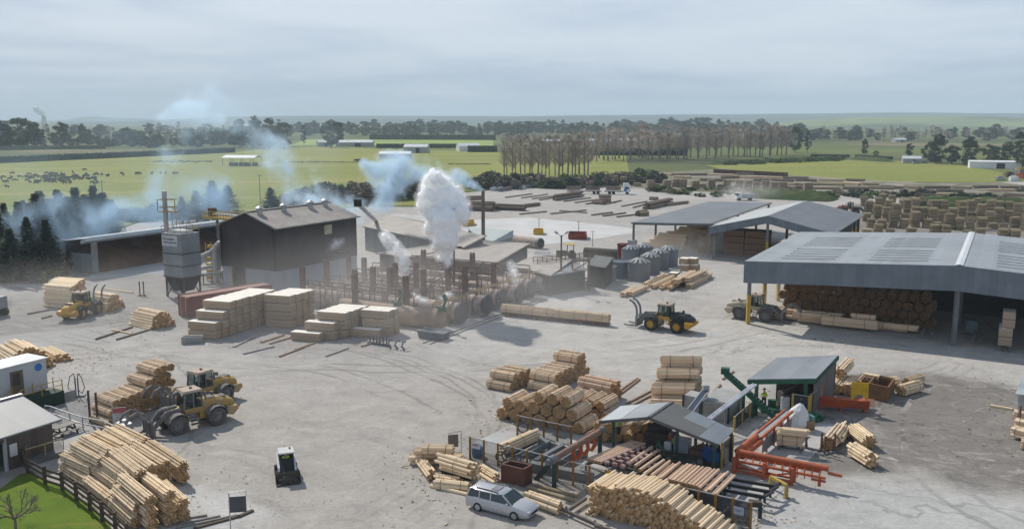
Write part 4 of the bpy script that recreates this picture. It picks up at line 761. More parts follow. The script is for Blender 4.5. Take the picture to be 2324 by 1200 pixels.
for k in range(16):
    a = -22+R.random()*20; b = R.uniform(2, 24); z = R.uniform(2.7, 4.5); o = thing('pipe_run', 'bent brown pipe run among the treatment cylinders', 'pipe', Q(a, b), 0, 'bent pipes'); g = MB(); L_ = R.uniform(2, 6)
    g.path([Q(a, b, 1.5), Q(a, b, z), Q(a+R.uniform(-1, 1), b+L_, z+R.uniform(-.3, .5)), Q(a+R.uniform(-1, 1), b+L_, 2.2)], .09, 6); part('pipe', g, MPIPE, o); g = MB(); g.tube(Q(a-.25, b, z), Q(a+.25, b, z), .2, 8); part('valve', g, MRUST, o)
for k in range(5):
    b = (6, 11, 15.2, 19.6, 23.4)[k]; a = R.uniform(-9, -3); o = thing('pump_drum', 'short pale lagged drum between the treatment cylinders', 'drum', Q(a, b), 0, 'lagged drums'); g = MB(); g.tube(Q(a, b, 2.2), Q(a+3, b, 2.2), .5, 12); part('drum', g, MPINK, o, 40); g = MB(); [g.beam(Q(a+x, b, 0), Q(a+x, b, 1.9), .2) for x in (.4, 2.6)]; part('leg', g, MPIPE, o)
# yellow door gantry in front of the cylinders
o = thing('door_gantry', 'yellow gantry rails on paired yellow posts along the cylinder doors', 'gantry', Q(.9, 1)); g = MB()
for e in (-1.3, -.7): g.beam(Q(e, -1, 3.15), Q(e, 27, 3.15), .11, .14)
for k in range(10): g.beam(Q(-1.3, -1+k*3.1, 3.15), Q(-.7, -1+k*3.1, 3.15), .08)
MOCH = mat('ochre_rail', (.33, .235, .095), (.26, .18, .08), 1.5, .75); part('rail', g, MOCH, o)
for b in (.75, 1.7, 5.7, 6.4, 10.6, 11.2, 15.2, 19.5, 23.5):
    for e in (-1.3, -.7): g = MB(); g.beam(Q(e, b, 0), Q(e, b, 3.1), .11); part('leg', g, MOCH, o)
# rails in the ground
for k, e in enumerate((0, .9)): g = MB(); g.beam(Q(1.5, -7+e*.0, .06)+GA*e, Q(1.5, 22, .06)+GA*e, .1, .1); solo('ground_rail', g, MRUST, f'thin steel rail let into the yard, {"nearer the cylinder doors" if k == 0 else "farther from the cylinder doors"}', 'rail', 'ground rails')
# --- lamp mast and tank farm
p = at(1273, 662); o = thing('lamp_mast', 'tall lamp mast with twin floodlights beside the cylinder yard', 'lamp mast', p); g = MB(); g.tube(p, p+UP*8.2, .17, 8, 0, .11); part('mast', g, MRUST, o)
for s in (-1, 1): g = MB(); g.beam(p+UP*7.9, p+V((s*.55, 0, 8.5)), .08); g.box(p+V((s*.75, -.1, 8.6)), (.55, .4, .3), 0, 0, Matrix.Rotation(-s*.5, 3, 'Y')); part('floodlight', g, MGALV, o)
p = at(1031, 690); o = thing('lamp_mast', 'dark lamp mast standing among the cylinders beside the steam plume', 'lamp mast', p); g = MB(); g.tube(p, p+UP*7.4, .2, 8, 0, .15); part('mast', g, MRUST, o); g = MB(); g.beam(p+V((-.7, 0, 7.5)), p+V((.8, 0, 7.6)), .1); g.box(p+V((-.7, 0, 7.6)), (.5, .3, .25)); g.box(p+V((.8, 0, 7.7)), (.5, .3, .25)); part('floodlight', g, MBLACK, o)
MTANK = mat('grey_tank', (.20, .22, .235), (.17, .185, .20), .4, .6, dirt=(.30, .29, .27), dlo=.55, dhi=.8); MTKR = mat('ribbed_tank_roof', (.36, .37, .37), None, .5, .6)
TL = [(1453, 640, 1.75, 'nearest grey ribbed water tank beside the pole bundles'), (1478, 625, 1.6, 'second grey water tank in the row of four'), (1499, 615, 1.6, 'third grey water tank in the row of four'), (1519, 607, 1.7, 'farthest grey water tank in the row of four'), (1463, 600, 1.6, 'grey water tank behind the row next to the red tank'), (1432, 605, 1.5, 'grey water tank half hidden behind the red tank')]
for u, v, r, lb in TL:
    p = at(u, v)+V((0, r, 0)); o = thing('water_tank', lb, 'water tank', p, 0, 'grey water tanks'); g = MB(); h = 2.75; g.lathe([(0, 0), (r, 0), (r, h), (r+.06, h), (r+.06, h+.08)], 24, p); part('wall', g, MTANK, o, 40)
    g = MB(); g.lathe([(r+.05, h+.05), (.3, h+.7), (0, h+.74)], 24, p); rf = part('roof', g, mat('dark_tank_roof', (.12, .125, .13), None, .5, .6), o, 60); g = MB()  # tank roof darker than its ribs
    for k in range(12): a = k*math.pi/6; d = V((math.cos(a), math.sin(a), 0)); g.beam(p+d*.3+UP*(h+.76), p+d*(r+.02)+UP*(h+.14), .34, .1)
    part('roof_rib', g, MTKR, rf)
for u, v, r, h, m, lb in ((1416, 602, 1.05, 3.4, mat('dark_red_tank', (.15, .02, .025), None, .5, .5), 'dark red round tank behind the blue grey tanks'), (1408, 634, 1.3, 2.6, mat('blue_grey_tank', (.10, .14, .20), (.08, .11, .16), .5, .6), 'blue grey tank with a pale lid right of the dark hut'), (1384, 640, 1.1, 2.2, MTANK, 'small grey tank partly hidden by the dark hut')):
    p = at(u, v)+V((0, r, 0)); o = thing('round_tank', lb, 'tank', p); g = MB(); g.lathe([(0, 0), (r, 0), (r, h), (0, h+.12)], 20, p); part('wall', g, m, o, 40); g = MB(); g.lathe([(r*.98, h), (r+.09, h), (r+.09, h+.14), (r*.98, h+.14)], 20, p); part('rim', g, m if r < 1.1 else MGALV, o, 40)
o = thing('walkway', 'brown railed walkway in front of the tractor behind the lamp mast', 'walkway', at(1290, 595)); p, q = at(1215, 600, 3.2), at(1380, 585, 3.2); g = MB(); x = (q-p).normalized(); y = UP.cross(x); g.beam(p, q, 1.2, .15); part('deck', g, MPIPE, o)
g = MB()
for s in (-.6, .6):
    for z in (.5, 1): g.beam(p+y*s+UP*z, q+y*s+UP*z, .1)
    for k in range(9): e = p.lerp(q, k/8)+y*s; g.beam(V((e.x, e.y, 0)), e+UP, .11)
part('frame', g, MPIPE, o)
o = thing('stair_tower', 'tangle of brown steel stairs left of the dark hut', 'stairs', at(1318, 660)); g = MB(); c = at(1318, 660)
for x in (-1.2, 1.2):
    for y in (0, 1.6): g.beam(c+V((x, y, 0)), c+V((x, y, 4.4)), .12)
for z in (1.5, 3, 4.4): g.beam(c+V((-1.2, 0, z)), c+V((1.2, 0, z)), .12); g.beam(c+V((-1.2, 1.6, z)), c+V((1.2, 1.6, z)), .12)
part('frame', g, MPIPE, o); g = MB(); g.beam(c+V((-1.2, 0, 0)), c+V((1.2, 0, 1.5)), .5, .1); g.beam(c+V((1.2, .8, 1.5)), c+V((-1.2, .8, 3)), .5, .1); g.beam(c+V((-1.2, 0, 3)), c+V((1.2, 0, 4.4)), .5, .1); part('flight', g, MRUST, o)
# ---- timber
def logmat(name, c1, c2, isl=.16, orand=.08, knots=True):
    t = NT(name); r = t.n('ShaderNodeNewGeometry').outputs['Random Per Island']; uv = t.coord('UV')
    n1 = t.noise(t.vmath('ADD', t.vmath('MULTIPLY', uv, (1.2, 6, 1)), t.n('ShaderNodeCombineXYZ', i_Z=t.math('MULTIPLY', r, 60)).outputs[0]), 1.5, 5, .65)
    col = t.mix(t.ramp(n1, .36, .66), c1, c2)
    if knots: col = t.mix(t.math('MULTIPLY', t.ramp(t.noise(t.vmath('ADD', uv, t.n('ShaderNodeCombineXYZ', i_X=t.math('MULTIPLY', r, 90)).outputs[0]), 5, 2), .66, .74), .55), col, (.24, .13, .07))
    val = t.math('MULTIPLY', t.ramp(r, 0, 1, 1-isl, 1+isl, False), t.ramp(t.n('ShaderNodeObjectInfo').outputs['Random'], 0, 1, 1-orand, 1+orand, False))
    t.bsdf(t.hsv(col, val), .85, 0, .15); return t.mat
MLOG = logmat('peeled_pine', (.73, .575, .41), (.62, .46, .31)); MENDD = mat('shaded_log_ends', (.17, .085, .03), (.12, .06, .022), 3, .9, island=.3); MEND = mat('log_ends', (.44, .275, .135), (.34, .20, .09), 3, .9, island=.28, orand=.1)  # dark ends for the big shed: its shade put into the colour
MLOG2 = logmat('fresh_cream_pine', (.80, .65, .455), (.69, .52, .335)); MLOGP = logmat('pinkish_pine', (.64, .47, .345), (.56, .385, .265)); MENDO = mat('orange_log_ends', (.46, .255, .10), (.37, .195, .07), 3, .9, island=.25)
MLOGW = logmat('treated_posts', (.40, .325, .205), (.30, .24, .15), .2, .22); MENDW = mat('treated_ends', (.13, .105, .065), (.10, .08, .05), 3, .9, island=.3); MLOGK = logmat('bark_logs', (.185, .145, .115), (.26, .205, .155), .3, .2); MENDK = mat('bark_log_ends', (.26, .19, .125), (.18, .13, .09), 3, .9, island=.3)
MSTRAP = mat('strap_band', (.16, .13, .10), None, 1, .6)
def bundle_mesh(rho, n=7, jl=.025, sq=False, seed=1, flat=1.0):
    rr = random.Random(seed); g = MB(); st = rho*2.02
    rows = int(1/(st*.87))+1
    for j in range(-rows, rows+1):
        for i in range(-rows, rows+1):
            y = (i+(j % 2)*.5)*st; z = j*st*.87
            ok = math.hypot(y, z) < 1.02-rho if not sq else (abs(y) < 1-rho*.7 and abs(z) < flat-rho*.7)
            if not ok: continue
            y += rr.uniform(-.1, .1)*rho; z += rr.uniform(-.1, .1)*rho; a, b = -.5+rr.uniform(-jl, jl), .5+rr.uniform(-jl, jl); q = rho*rr.uniform(.9, 1.08)
            g.tube((a, y, z), (b, y+rr.uniform(-.2, .2)*rho, z), q, n, 0, q*rr.uniform(.86, 1.0), True, 1, rr.random())
    return g
BM = {}
def bmesh_for(kind, var):
    k = (kind, var)
    if k not in BM:
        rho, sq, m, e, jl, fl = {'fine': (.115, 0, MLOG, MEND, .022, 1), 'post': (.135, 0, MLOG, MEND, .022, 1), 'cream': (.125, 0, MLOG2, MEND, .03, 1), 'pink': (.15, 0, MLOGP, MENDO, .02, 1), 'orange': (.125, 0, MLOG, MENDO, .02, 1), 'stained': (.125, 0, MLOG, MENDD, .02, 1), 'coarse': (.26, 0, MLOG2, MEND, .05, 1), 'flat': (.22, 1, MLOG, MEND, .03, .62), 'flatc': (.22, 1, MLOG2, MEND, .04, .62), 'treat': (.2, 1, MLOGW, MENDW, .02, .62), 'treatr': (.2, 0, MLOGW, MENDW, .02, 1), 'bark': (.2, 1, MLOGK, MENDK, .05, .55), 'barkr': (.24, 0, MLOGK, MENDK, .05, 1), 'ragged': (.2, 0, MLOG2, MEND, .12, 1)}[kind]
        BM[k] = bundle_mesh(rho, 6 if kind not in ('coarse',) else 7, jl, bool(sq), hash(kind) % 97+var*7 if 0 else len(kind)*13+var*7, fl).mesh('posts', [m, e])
    return BM[k]
def strapmesh(sq, fl=1.0):
    g = MB(); n = 18; ring = []
    for k in range(n):
        a = 2*math.pi*k/n; y, z = math.cos(a), math.sin(a)
        if sq: s = 1/max(abs(y), abs(z)/fl); y *= s; z *= s
        ring.append((y*1.012, z*1.012))
    for k in range(n):
        (y0, z0), (y1, z1) = ring[k], ring[(k+1) % n]; g.face([(-.5, y0, z0), (.5, y0, z0), (.5, y1, z1), (-.5, y1, z1)])
    return g.mesh('strap', MSTRAP)
STR = {False: strapmesh(False), True: strapmesh(True, .62)}
NB = [0]
def bundle(c, d, L, r, kind, label, group=None, straps=2, name=None, roll=None, pitch=0.0, cat=None):
    fl_ = {'flat': 'plank_pack', 'flatc': 'plank_pack', 'treat': 'treated_bundle', 'treatr': 'treated_bundle'}.get(kind, 'post_bundle'); name = name or fl_; cat = cat or name.replace('_', ' ')
    o = bpy.data.objects.new(name, bmesh_for(kind, R.randrange(3))); C.objects.link(o); o.location = c; sq = kind in ('flat', 'flatc', 'treat', 'bark')
    o.rotation_euler = ((0 if sq else R.uniform(0, 6.28)) if roll is None else roll, pitch, turn(d)+R.uniform(-.015, .015)); o.scale = (L, r*(1.55 if kind == 'treat' else 1), r); props(o, label, cat, group)
    for k in range(straps):
        s = bpy.data.objects.new('strap', STR[sq]); C.objects.link(s); s.parent = o; s.location = ((k-(straps-1)/2)*.56/max(1, straps-1), 0, 0); s.scale = (.045/L, 1, 1)
    return o
def pxb(u0, v0, u1, v1, z, r, kind, label, group=None, under=0, **kw):   # axis given by its two picture ends at height z
    a, b = at(u0, v0, z), at(u1, v1, z); c = (a+b)/2; d = (b-a); o = bundle(c, d, d.length, r, kind, label, group, **kw)
    zz = z-1.75*r; k = 0
    while under and zz > r*.6: bundle(V((c.x, c.y, max(r, zz))), d, d.length, r, kind, label.replace('top', 'lower')+f', {ORD[k]} layer beneath', group, **kw); zz -= 1.75*r; k += 1
    return o
def stack(ends, dpx, L, r, kind, layout, what, group, far=True, tall=False, **kw):
    """bundles lying side by side: ends = picture line of the near ends on the ground, dpx = a ground point giving the axis; layout = heights along the row"""
    e0, e1 = at(*ends[0]), at(*ends[1]); d = (at(*dpx)-e0).normalized(); row = e1-e0; perp = row-d*row.dot(d); n = max(1, int(round(perp.length/(2.03*r)))+1); row = row/max(1, n-1); hs = [layout[min(len(layout)-1, int(i/n*len(layout)))] for i in range(n)]; lv = max(hs)
    for j in range(lv):
        m = 0
        for i in range(n):
            if hs[i] <= j or (not tall and j and (i+1 >= n or hs[i+1] < j)): continue
            p = e0+row*(i+(.5*j if not tall else 0))+d*(L/2)+V((0, 0, r+j*(1.74 if not tall else 1.9)*r))
            if not tall and i+.5*j > n-1: continue
            bundle(p+d*R.uniform(-.12, .12), d, L, r*R.uniform(.95, 1.04), kind, f'{what}, {LEV[j] if lv > 1 else "only"} layer, {ORD[m]} from the {"near" if far else "left"} end', group, **kw); m += 1
# -- middle of the yard, groups behind the peeler
stack(((1160, 890), (1205, 872)), (1113, 881), 2.6, .47, 'fine', [2, 2], 'bundle in the small yard stack', 'small yard stack')
stack(((1256, 893), (1333, 852)), (1196, 882), 2.6, .47, 'fine', [2, 2, 3, 2], 'bundle in the second yard stack', 'second yard stack')
stack(((1382, 917), (1408, 905)), (1306, 900), 3.4, .5, 'pink', [2, 2], 'long pinkish bundle beside the skids', 'pink bundles')
stack(((1137, 953), (1312, 987)), (1195, 922), 2.7, .56, 'fine', [2, 2, 3, 3, 3, 2, 1, 1], 'bundle in the big end-on stack', 'big end-on stack', far=False)
stack(((1300, 945), (1372, 962)), (1352, 915), 2.6, .5, 'orange', [2, 2, 2], 'orange ended bundle before the shed', 'orange ended bundles', far=False)
stack(((1340, 1004), (1480, 1008)), (1386, 975), 2.6, .45, 'orange', [2, 1, 2, 2, 1], 'orange ended bundle under the peeler shed', 'bundles by the peeler shed', far=False)
stack(((1572, 918), (1590, 893)), (1470, 916), 3.6, .46, 'post', [2, 3, 4], 'bundle in the tall stair shaped stack', 'stair shaped stack', tall=True)
stack(((1572, 936), (1576, 928)), (1475, 932), 3.6, .42, 'post', [1], 'lowest bundle in front of the stair shaped stack', None)
for i, (u0, v0, u1, v1, L_) in enumerate(((1400, 890, 1447, 858, 1), (1404, 896, 1452, 860, 1), (1422, 915, 1478, 886, 2), (1432, 920, 1490, 890, 2), (1610, 900, 1635, 872, 3), (1640, 860, 1665, 842, 3))):
    g = MB(); g.beam(at(u0, v0, .12), at(u1, v1, .12), .16, .14); solo('bearer', g, mat('bearer_wood', (.30, .21, .15), (.24, .17, .12), 2, .9) if i == 0 else bpy.data.materials['bearer_wood'], ['brown skid beam lying by the pink bundles', 'brown skid beam beside the first, slightly longer', 'pale skid beam left of the stair shaped stack', 'skid beam touching the stair shaped stack', 'short skid beam behind the concrete bin', 'skid beam tip behind the green elevator'][i], 'beam')
# -- heap of long bundles at lower left, z guesses per layer
FAN = [(263, 1050, 327, 1080, 1.25, 'c'), (265, 1003, 331, 1036, 1.95, 'l'), (340, 972, 330, 0, 0, '')]
Z3 = lambda x, y: (x/3, 800+y/3)
ROWA = [((440, 705), (640, 795), 1.15), ((505, 640), (700, 745), 1.85), ((570, 590), (755, 690), 2.3), ((650, 560), (840, 660), 2.3), ((725, 532), (915, 635), 1.95), ((795, 513), (1000, 615), 1.35)]
ROWB = [((600, 870), (770, 1000), .55), ((650, 785), (815, 900), 1.2), ((692, 715), (880, 850), 1.9), ((765, 675), (960, 830), 2.3), ((845, 660), (1035, 795), 2.3), ((920, 635), (1130, 770), 1.95), ((1020, 622), (1250, 775), 1.35)]
ROWC = [((770, 1010), (930, 1150), .5), ((795, 930), (950, 1060), 1.2), ((835, 855), (1030, 1010), 1.95), ((960, 825), (1160, 975), 2.0), ((1110, 900), (1250, 1030), 1.2)]
FC = ['creamy', 'freshly peeled', 'knotty', 'pale', 'slightly darker', 'yellowish', 'strapped']
for nm, row in (('back', ROWA), ('middle', ROWB), ('front', ROWC)):
    for i, (a, b, z) in enumerate(row):
        (u0, v0), (u1, v1) = Z3(*a), Z3(*b)
        pxb(u0, v0, u1, v1, z, .44, 'cream', f'lower left heap bundle, {nm} row, {ORD[i]} from the fence, top', 'lower left heap', under=1, straps=2)
pxb(*Z3(440, 775), *Z3(610, 880), .5, .44, 'cream', 'lowest long bundle at the fence corner of the lower left heap', None, straps=3)
for i in range(7): g = MB(); p = at(*Z3(470+i*50, 840+i*52), .1); g.beam(p, p+V((1.5, .5, 0)), .14, .14); solo('bearer', g, bpy.data.materials['bearer_wood'], 'short bearer sticking out under the lower left heap', 'beam', 'heap bearers')
# -- stack behind the loaders
stack(((252, 972), (392, 912)), (196, 950), 2.9, .40, 'fine', [3, 3, 3, 4, 5, 5, 5, 4], 'bundle in the wall behind the dusty loaders', 'bundles behind the loaders')
for u, v in ((205, 958), (222, 963)): g = MB(); p = at(u, v); g.beam(p, p+UP*2.7, .14); solo('steel_stake', g, MRUST, f'rusty upright stake holding the bundle wall, {"left" if u == 205 else "right"} one', 'stake', 'bundle wall stakes')
# -- log heaps made of single logs
LM = {}
def logmesh(key, m, e):
    if key not in LM:
        LM[key] = []
        for k in range(3): g = MB(); g.tube((-.5, 0, 0), (.5, 0, 0), 1, 8, 0, .86, True, 1); LM[key].append(g.mesh('log', [m, e]))
    return LM[key]
def onelog(c, d, L, r, label, group, key='c', m=None, e=None, pitch=0.0, name='peeled_log'):
    o = bpy.data.objects.new(name, R.choice(logmesh(key, m or MLOG2, e or MEND))); C.objects.link(o); o.location = c; o.rotation_euler = (R.random()*6.28, pitch, turn(d)); o.scale = (L, r, r); return props(o, label, 'log', group)
HEAPS = MB()
def heap(e0, e1, dpx, L, h, r, label, group, key='c', m=None, e=None, jit=.25, skew=.0, zfun=None, mass=False):
    a, b = at(*e0), at(*e1); d = (at(*dpx)-a).normalized(); W = (b-a).length; x = (b-a)/W; n = int(W/(2*r)); lv = int((h-r)/(1.75*r))+1; cnt = 0
    for j in range(lv):
        for i in range(n):
            s = (i+.5+(j % 2)*.5)/n; top = h*(zfun(s) if zfun else math.sin(math.pi*min(1, max(0, s)))**.7)
            z = r+j*1.74*r
            if z > top and j > 0 or s > 1: continue
            if mass: p_ = a+x*(s*W+R.uniform(-.1, .1)*r)+d*R.uniform(-jit, jit)+UP*z; dd_ = (d+x*R.uniform(-.035, .035))*L*R.uniform(.95, 1.04); HEAPS.tube(p_, p_+dd_, r*R.uniform(.84, 1.12), 7, 0, r*R.uniform(.8, 1.0), True, 1); cnt += 1; continue
            onelog(a+x*(s*W+R.uniform(-.1, .1)*r)+d*(L/2+R.uniform(-jit, jit)+skew*j)+UP*z, d+x*R.uniform(-.035, .035), L*R.uniform(.95, 1.04), r*R.uniform(.84, 1.12), label, group, key, m, e, R.uniform(-.012, .012)); cnt += 1
    return cnt
heap((1332, 1166), (1640, 1240), (1396, 1120), 2.6, 2.35, .12, 'loose peeled log in the big heap in front of the peeler fence', 'big loose log heap', zfun=lambda s: (1-(max(0, s-.45)/.62)**1.2 if s > .45 else .82+.18*math.sin(s/.45*1.57)))
heap((118, 823), (168, 818), (60, 795), 4.5, .9, .15, 'peeled log at the low right end of the left edge heap', 'left edge heap end')
heap((10, 848), (128, 832), (-42, 815), 5.0, 2.3, .15, 'peeled log in the tall heap behind the white cabin', 'left edge heap', mass=True)
heap((338, 750), (402, 738), (297, 740), 4.6, 1.9, .16, 'peeled log in the loose heap near the red container', 'heap near the container', mass=True)
heap((238, 712), (283, 696), (196, 704), 4.2, 2.0, .17, 'peeled log in the small heap right of the yellow loader', 'heap right of the loader', mass=True)
heap((165, 702), (195, 680), (106, 697), 4.6, 2.9, .17, 'peeled log in the heap behind the yellow loader', 'heap behind the loader', zfun=lambda s: 1, mass=True)
solo('log_heaps', HEAPS, [MLOG2, MEND], kind='stuff')
# -- long dark bundle on the bogies out of the cylinder
p, q = at(1140, 698, 1.0), at(1384, 722, 1.0); d = (q-p).normalized()
tr_ = thing('treatment_trolley', 'low rusty trolley train under the long bundle leaving the cylinder', 'trolley', (p+q)/2-UP); g = MB(); g.beam(p-UP*.72, q-UP*.72, .9, .16); part('deck', g, MRUST, tr_)
for k in range(10):
    g = MB(); e = p.lerp(q, (k+.5)/10)-UP*.85; y = UP.cross(d)
    for s in (-.4, .4): g.tube(e+y*(s-.06), e+y*(s+.06), .15, 10)
    part('wheel', g, MRUST, tr_)
for k in range(4): c = p.lerp(q, (k+.5)/4); bundle(c, d, (q-p).length/4*.985, .62, 'post', f'{["first","second","third","last"][k]} post bundle on the trolley train, counting from the cylinder', 'bundles on the trolley', 2)
# -- bundles by the grey tanks
for u0, v0, u1, v1, z, r, kd, lb in ((1412, 668, 1440, 652, .45, .45, 'flatc', 'short plank pack lying nearest the yard below the tanks'), (1430, 667, 1465, 651, .45, .5, 'flat', 'plank pack beside the short one below the tanks'), (1462, 646, 1508, 624, .45, .45, 'coarse', 'thin pole bundle pointing to the tanks'), (1480, 650, 1530, 626, .45, .5, 'coarse', 'bright pole bundle in the middle of the tank side pile'), (1498, 652, 1540, 632, .45, .42, 'coarse', 'pale pole bundle with splayed ends by the tanks'), (1518, 654, 1560, 634, .45, .45, 'coarse', 'rightmost pole bundle of the tank side fan'),
                                     (1530, 640, 1572, 618, 1.2, .6, 'flat', 'slatted pack stacked behind the pole fan'), (1555, 636, 1598, 616, 1.1, .6, 'flat', 'second slatted pack stacked behind the pole fan'), (1560, 650, 1600, 630, .4, .6, 'flat', 'slatted pack under the second one'), (1580, 640, 1612, 622, .45, .5, 'flatc', 'flat pack alone on the right of the tank side pile')): pxb(u0, v0, u1, v1, z, r, kd, lb)
def packet(c, d, L, W, Hh, label, group=None, m=None, tm=None, name='timber_packet', strips=True):
    x = V((d[0], d[1], 0)).normalized(); y = UP.cross(x); o = thing(name, label, 'timber packet', c, turn(x), group); key = (round(L, 2), round(W, 2), round(Hh, 2), m.name if m else '')
    if key not in PK:
        g = MB(); g.box((0, 0, Hh/2+.05), (L, W, Hh-.1), 0, tmi=1); PK[key] = [g.mesh('boards', [m or MPACK, tm or MSUNTOP])]; g = MB()
        for k in (-.4, 0, .4): g.box((k*L, 0, .03), (.1, W*.98, .07))
        PK[key].append(g.mesh('bearer', bpy.data.materials['bearer_wood']))
    for me, nm in zip(PK[key], ('boards', 'bearer')): e = bpy.data.objects.new(nm, me); C.objects.link(e); e.parent = o
    return o
PK = {}
def packmat(name, c1, c2):
    t = NT(name); uv = t.coord('UV'); s = t.n('ShaderNodeSeparateXYZ'); t.put(s, 0, uv); k = t.math('FLOOR', t.math('DIVIDE', s.outputs[1], .055)); j = t.math('FLOOR', t.math('DIVIDE', s.outputs[0], .6))
    w_ = t.n('ShaderNodeTexWhiteNoise', noise_dimensions='2D'); cv = t.n('ShaderNodeCombineXYZ'); t.put(cv, 0, k); t.put(cv, 1, t.math('MULTIPLY', j, 0.0)); t.put(w_, 'Vector', cv.outputs[0])
    col = t.mix(t.noise(t.vmath('MULTIPLY', uv, (.8, 6, 1)), 1.5, 5, .6), c1, c2); ln = t.ramp(t.math('FRACT', t.math('DIVIDE', s.outputs[1], .055)), .0, .2, .72, 1)
    v = t.math('MULTIPLY', t.ramp(w_.outputs[0], 0, 1, .86, 1.1, False), ln); v = t.math('MULTIPLY', v, t.ramp(t.n('ShaderNodeObjectInfo').outputs['Random'], 0, 1, .93, 1.06, False)); t.bsdf(t.hsv(col, v), .85, 0, .15); return t.mat
MPACK = packmat('packed_boards', (.42, .33, .235), (.34, .255, .175)); MPACKD = packmat('brown_boards', (.30, .175, .10), (.24, .14, .08))  # plain packet sides darkened for their shade; brown boards keep their own colour
MPACKW = packmat('weathered_packs', (.30, .235, .165), (.235, .18, .125)); pd = V((.955, -.295, 0)).normalized(); pb = V((.42, .908, 0)).normalized()
def packs(px, cols, L, what, group, W=1.12, Hh=.99, ex=None):
    p0 = at(*px)
    for i, h in enumerate(cols):
        for j in range(h):
            c = p0+pb*(i*W*1.07+W/2)+pd*(L/2+R.uniform(-.1, .1)+(ex[i] if ex else 0))+UP*(j*Hh); packet(c, pd, L, W, Hh, f'timber packet, {what}, {LEV[j]} layer, {ORD[i]} column from the front', group)
packs((427, 767), [2, 3, 4, 4, 4, 4, 4, 4, 4], 3.6, 'longest stack', 'packets of the longest stack'); packs((602, 742), [4, 4, 4, 4], 3.5, 'second stack from the container', 'packets of the second stack'); packs((660, 772), [1, 2, 3, 3, 3, 3], 3.6, 'stair shaped packet stack', 'packets of the stair stack', ex=[0, .9, 1.7, 1.7, 1.7, 1.7]); packs((796, 764), [1, 3, 3], 3.5, 'last packet stack before the tan tank', 'packets of the last stack', ex=[0, .6, .6])
g = MB(); p = at(437, 779); g.box(p+UP*.42, (2.2, .8, .84), 0, .15); g.box(p+UP*.9, (1.9, .3, .1), 0, .15); solo('concrete_block', g, MCONCW, 'pale concrete block at the corner of the longest timber stack', 'concrete block')
for i, (u0, v0, u1, v1) in enumerate(((530, 787, 576, 765), (592, 777, 644, 760), (612, 780, 660, 766), (552, 803, 622, 786), (634, 809, 690, 788), (670, 794, 713, 778), (740, 808, 790, 790), (820, 786, 870, 772))): g = MB(); g.beam(at(u0, v0, .1), at(u1, v1, .1), .3 if i in (0, 1, 5) else .2, .18); solo('skid_beam', g, bpy.data.materials['bearer_wood'] if i % 3 else MCONCW, f'skid beam on the ground before the timber packets, {ORD[i]} in picture order', 'beam', 'skid beams')
# steel racks by the packets
o = thing('steel_rack', 'dark steel comb rack on the ground in front of the last packet stack', 'rack', at(860, 785)); c = at(860, 783); g = MB()
for k in range(6): e = c+GA*(k*.45-1.2); g.beam(e, e+UP*1.1, .14)
g.beam(c-GA*1.5+UP*.15, c+GA*1.5+UP*.15, .3, .2); part('comb', g, MSTEEL, o); g = MB()
for k in range(3): e = c+GA*(1.9+k*.9)-GB*.4; g.path([e+UP*.1, e-GB*.5+UP*.5, e-GB*.2+UP*.9, e+GB*.3+UP*.9], .09, 6); g.beam(e-GB*.6, e+GB*.8, .12)
part('hook', g, MSTEEL, o)
o = thing('scrap_skip', 'dark low scrap bin with rails in front of the nearest cylinder', 'bin', at(985, 765)); c = at(985, 768); g = MB(); q = [c+GA*a+GB*b for a, b in ((-1.6, -.7), (1.6, -.7), (1.6, .7), (-1.6, .7))]; g.hexa(q, [c+(p-c)*1.1+UP*.9 for p in q]); part('bin', g, MSTEEL, o); g = MB()
for s in (-.8, .8): g.beam(c-GA*1.9+GB*s+UP*.95, c+GA*1.9+GB*s+UP*.95, .12)
part('rail', g, MGALV, o)
for u, v in ((318, 672), (327, 672)): g = MB(); p = at(u, v); g.beam(p, p+UP*2.1, .14); g.beam(p-V((.3, 0, -.1)), p+V((.3, 0, .1)), .3, .12); solo('steel_stake', g, MRUST, f'upright stake on a foot in the gravel, {"left" if u == 318 else "right"} of the pair', 'stake', 'gravel stakes')
for i, (u0, v0, u1, v1) in enumerate(((235, 655, 302, 664), (63, 712, 112, 703), (95, 722, 118, 716), (218, 769, 300, 742), (265, 770, 338, 748), (255, 748, 300, 757), (0, 636, 90, 645), (15, 650, 85, 660), (120, 636, 205, 622), (112, 630, 200, 618), (110, 640, 190, 632))): onelog(at(u0, v0, .14).lerp(at(u1, v1, .14), .5), at(u1, v1)-at(u0, v0), (at(u1, v1)-at(u0, v0)).length, .13, ['single pale log behind the yellow loader', 'dark log left of the yellow loader', 'short log stub left of the yellow loader', 'long brown log below the container heap', 'brown log next to it below the container heap', 'thin stick across the brown logs', 'log at the far left edge by the grove', 'log at the left edge nearer the camera', 'log in front of the sawdust shed post', 'log behind it at the sawdust shed post', 'log nearest the camera at the sawdust shed post'][i], 'log', 'k' if i not in (0, 5) else 'c', MLOGK if i not in (0, 5) else None, MENDK if i not in (0, 5) else None)
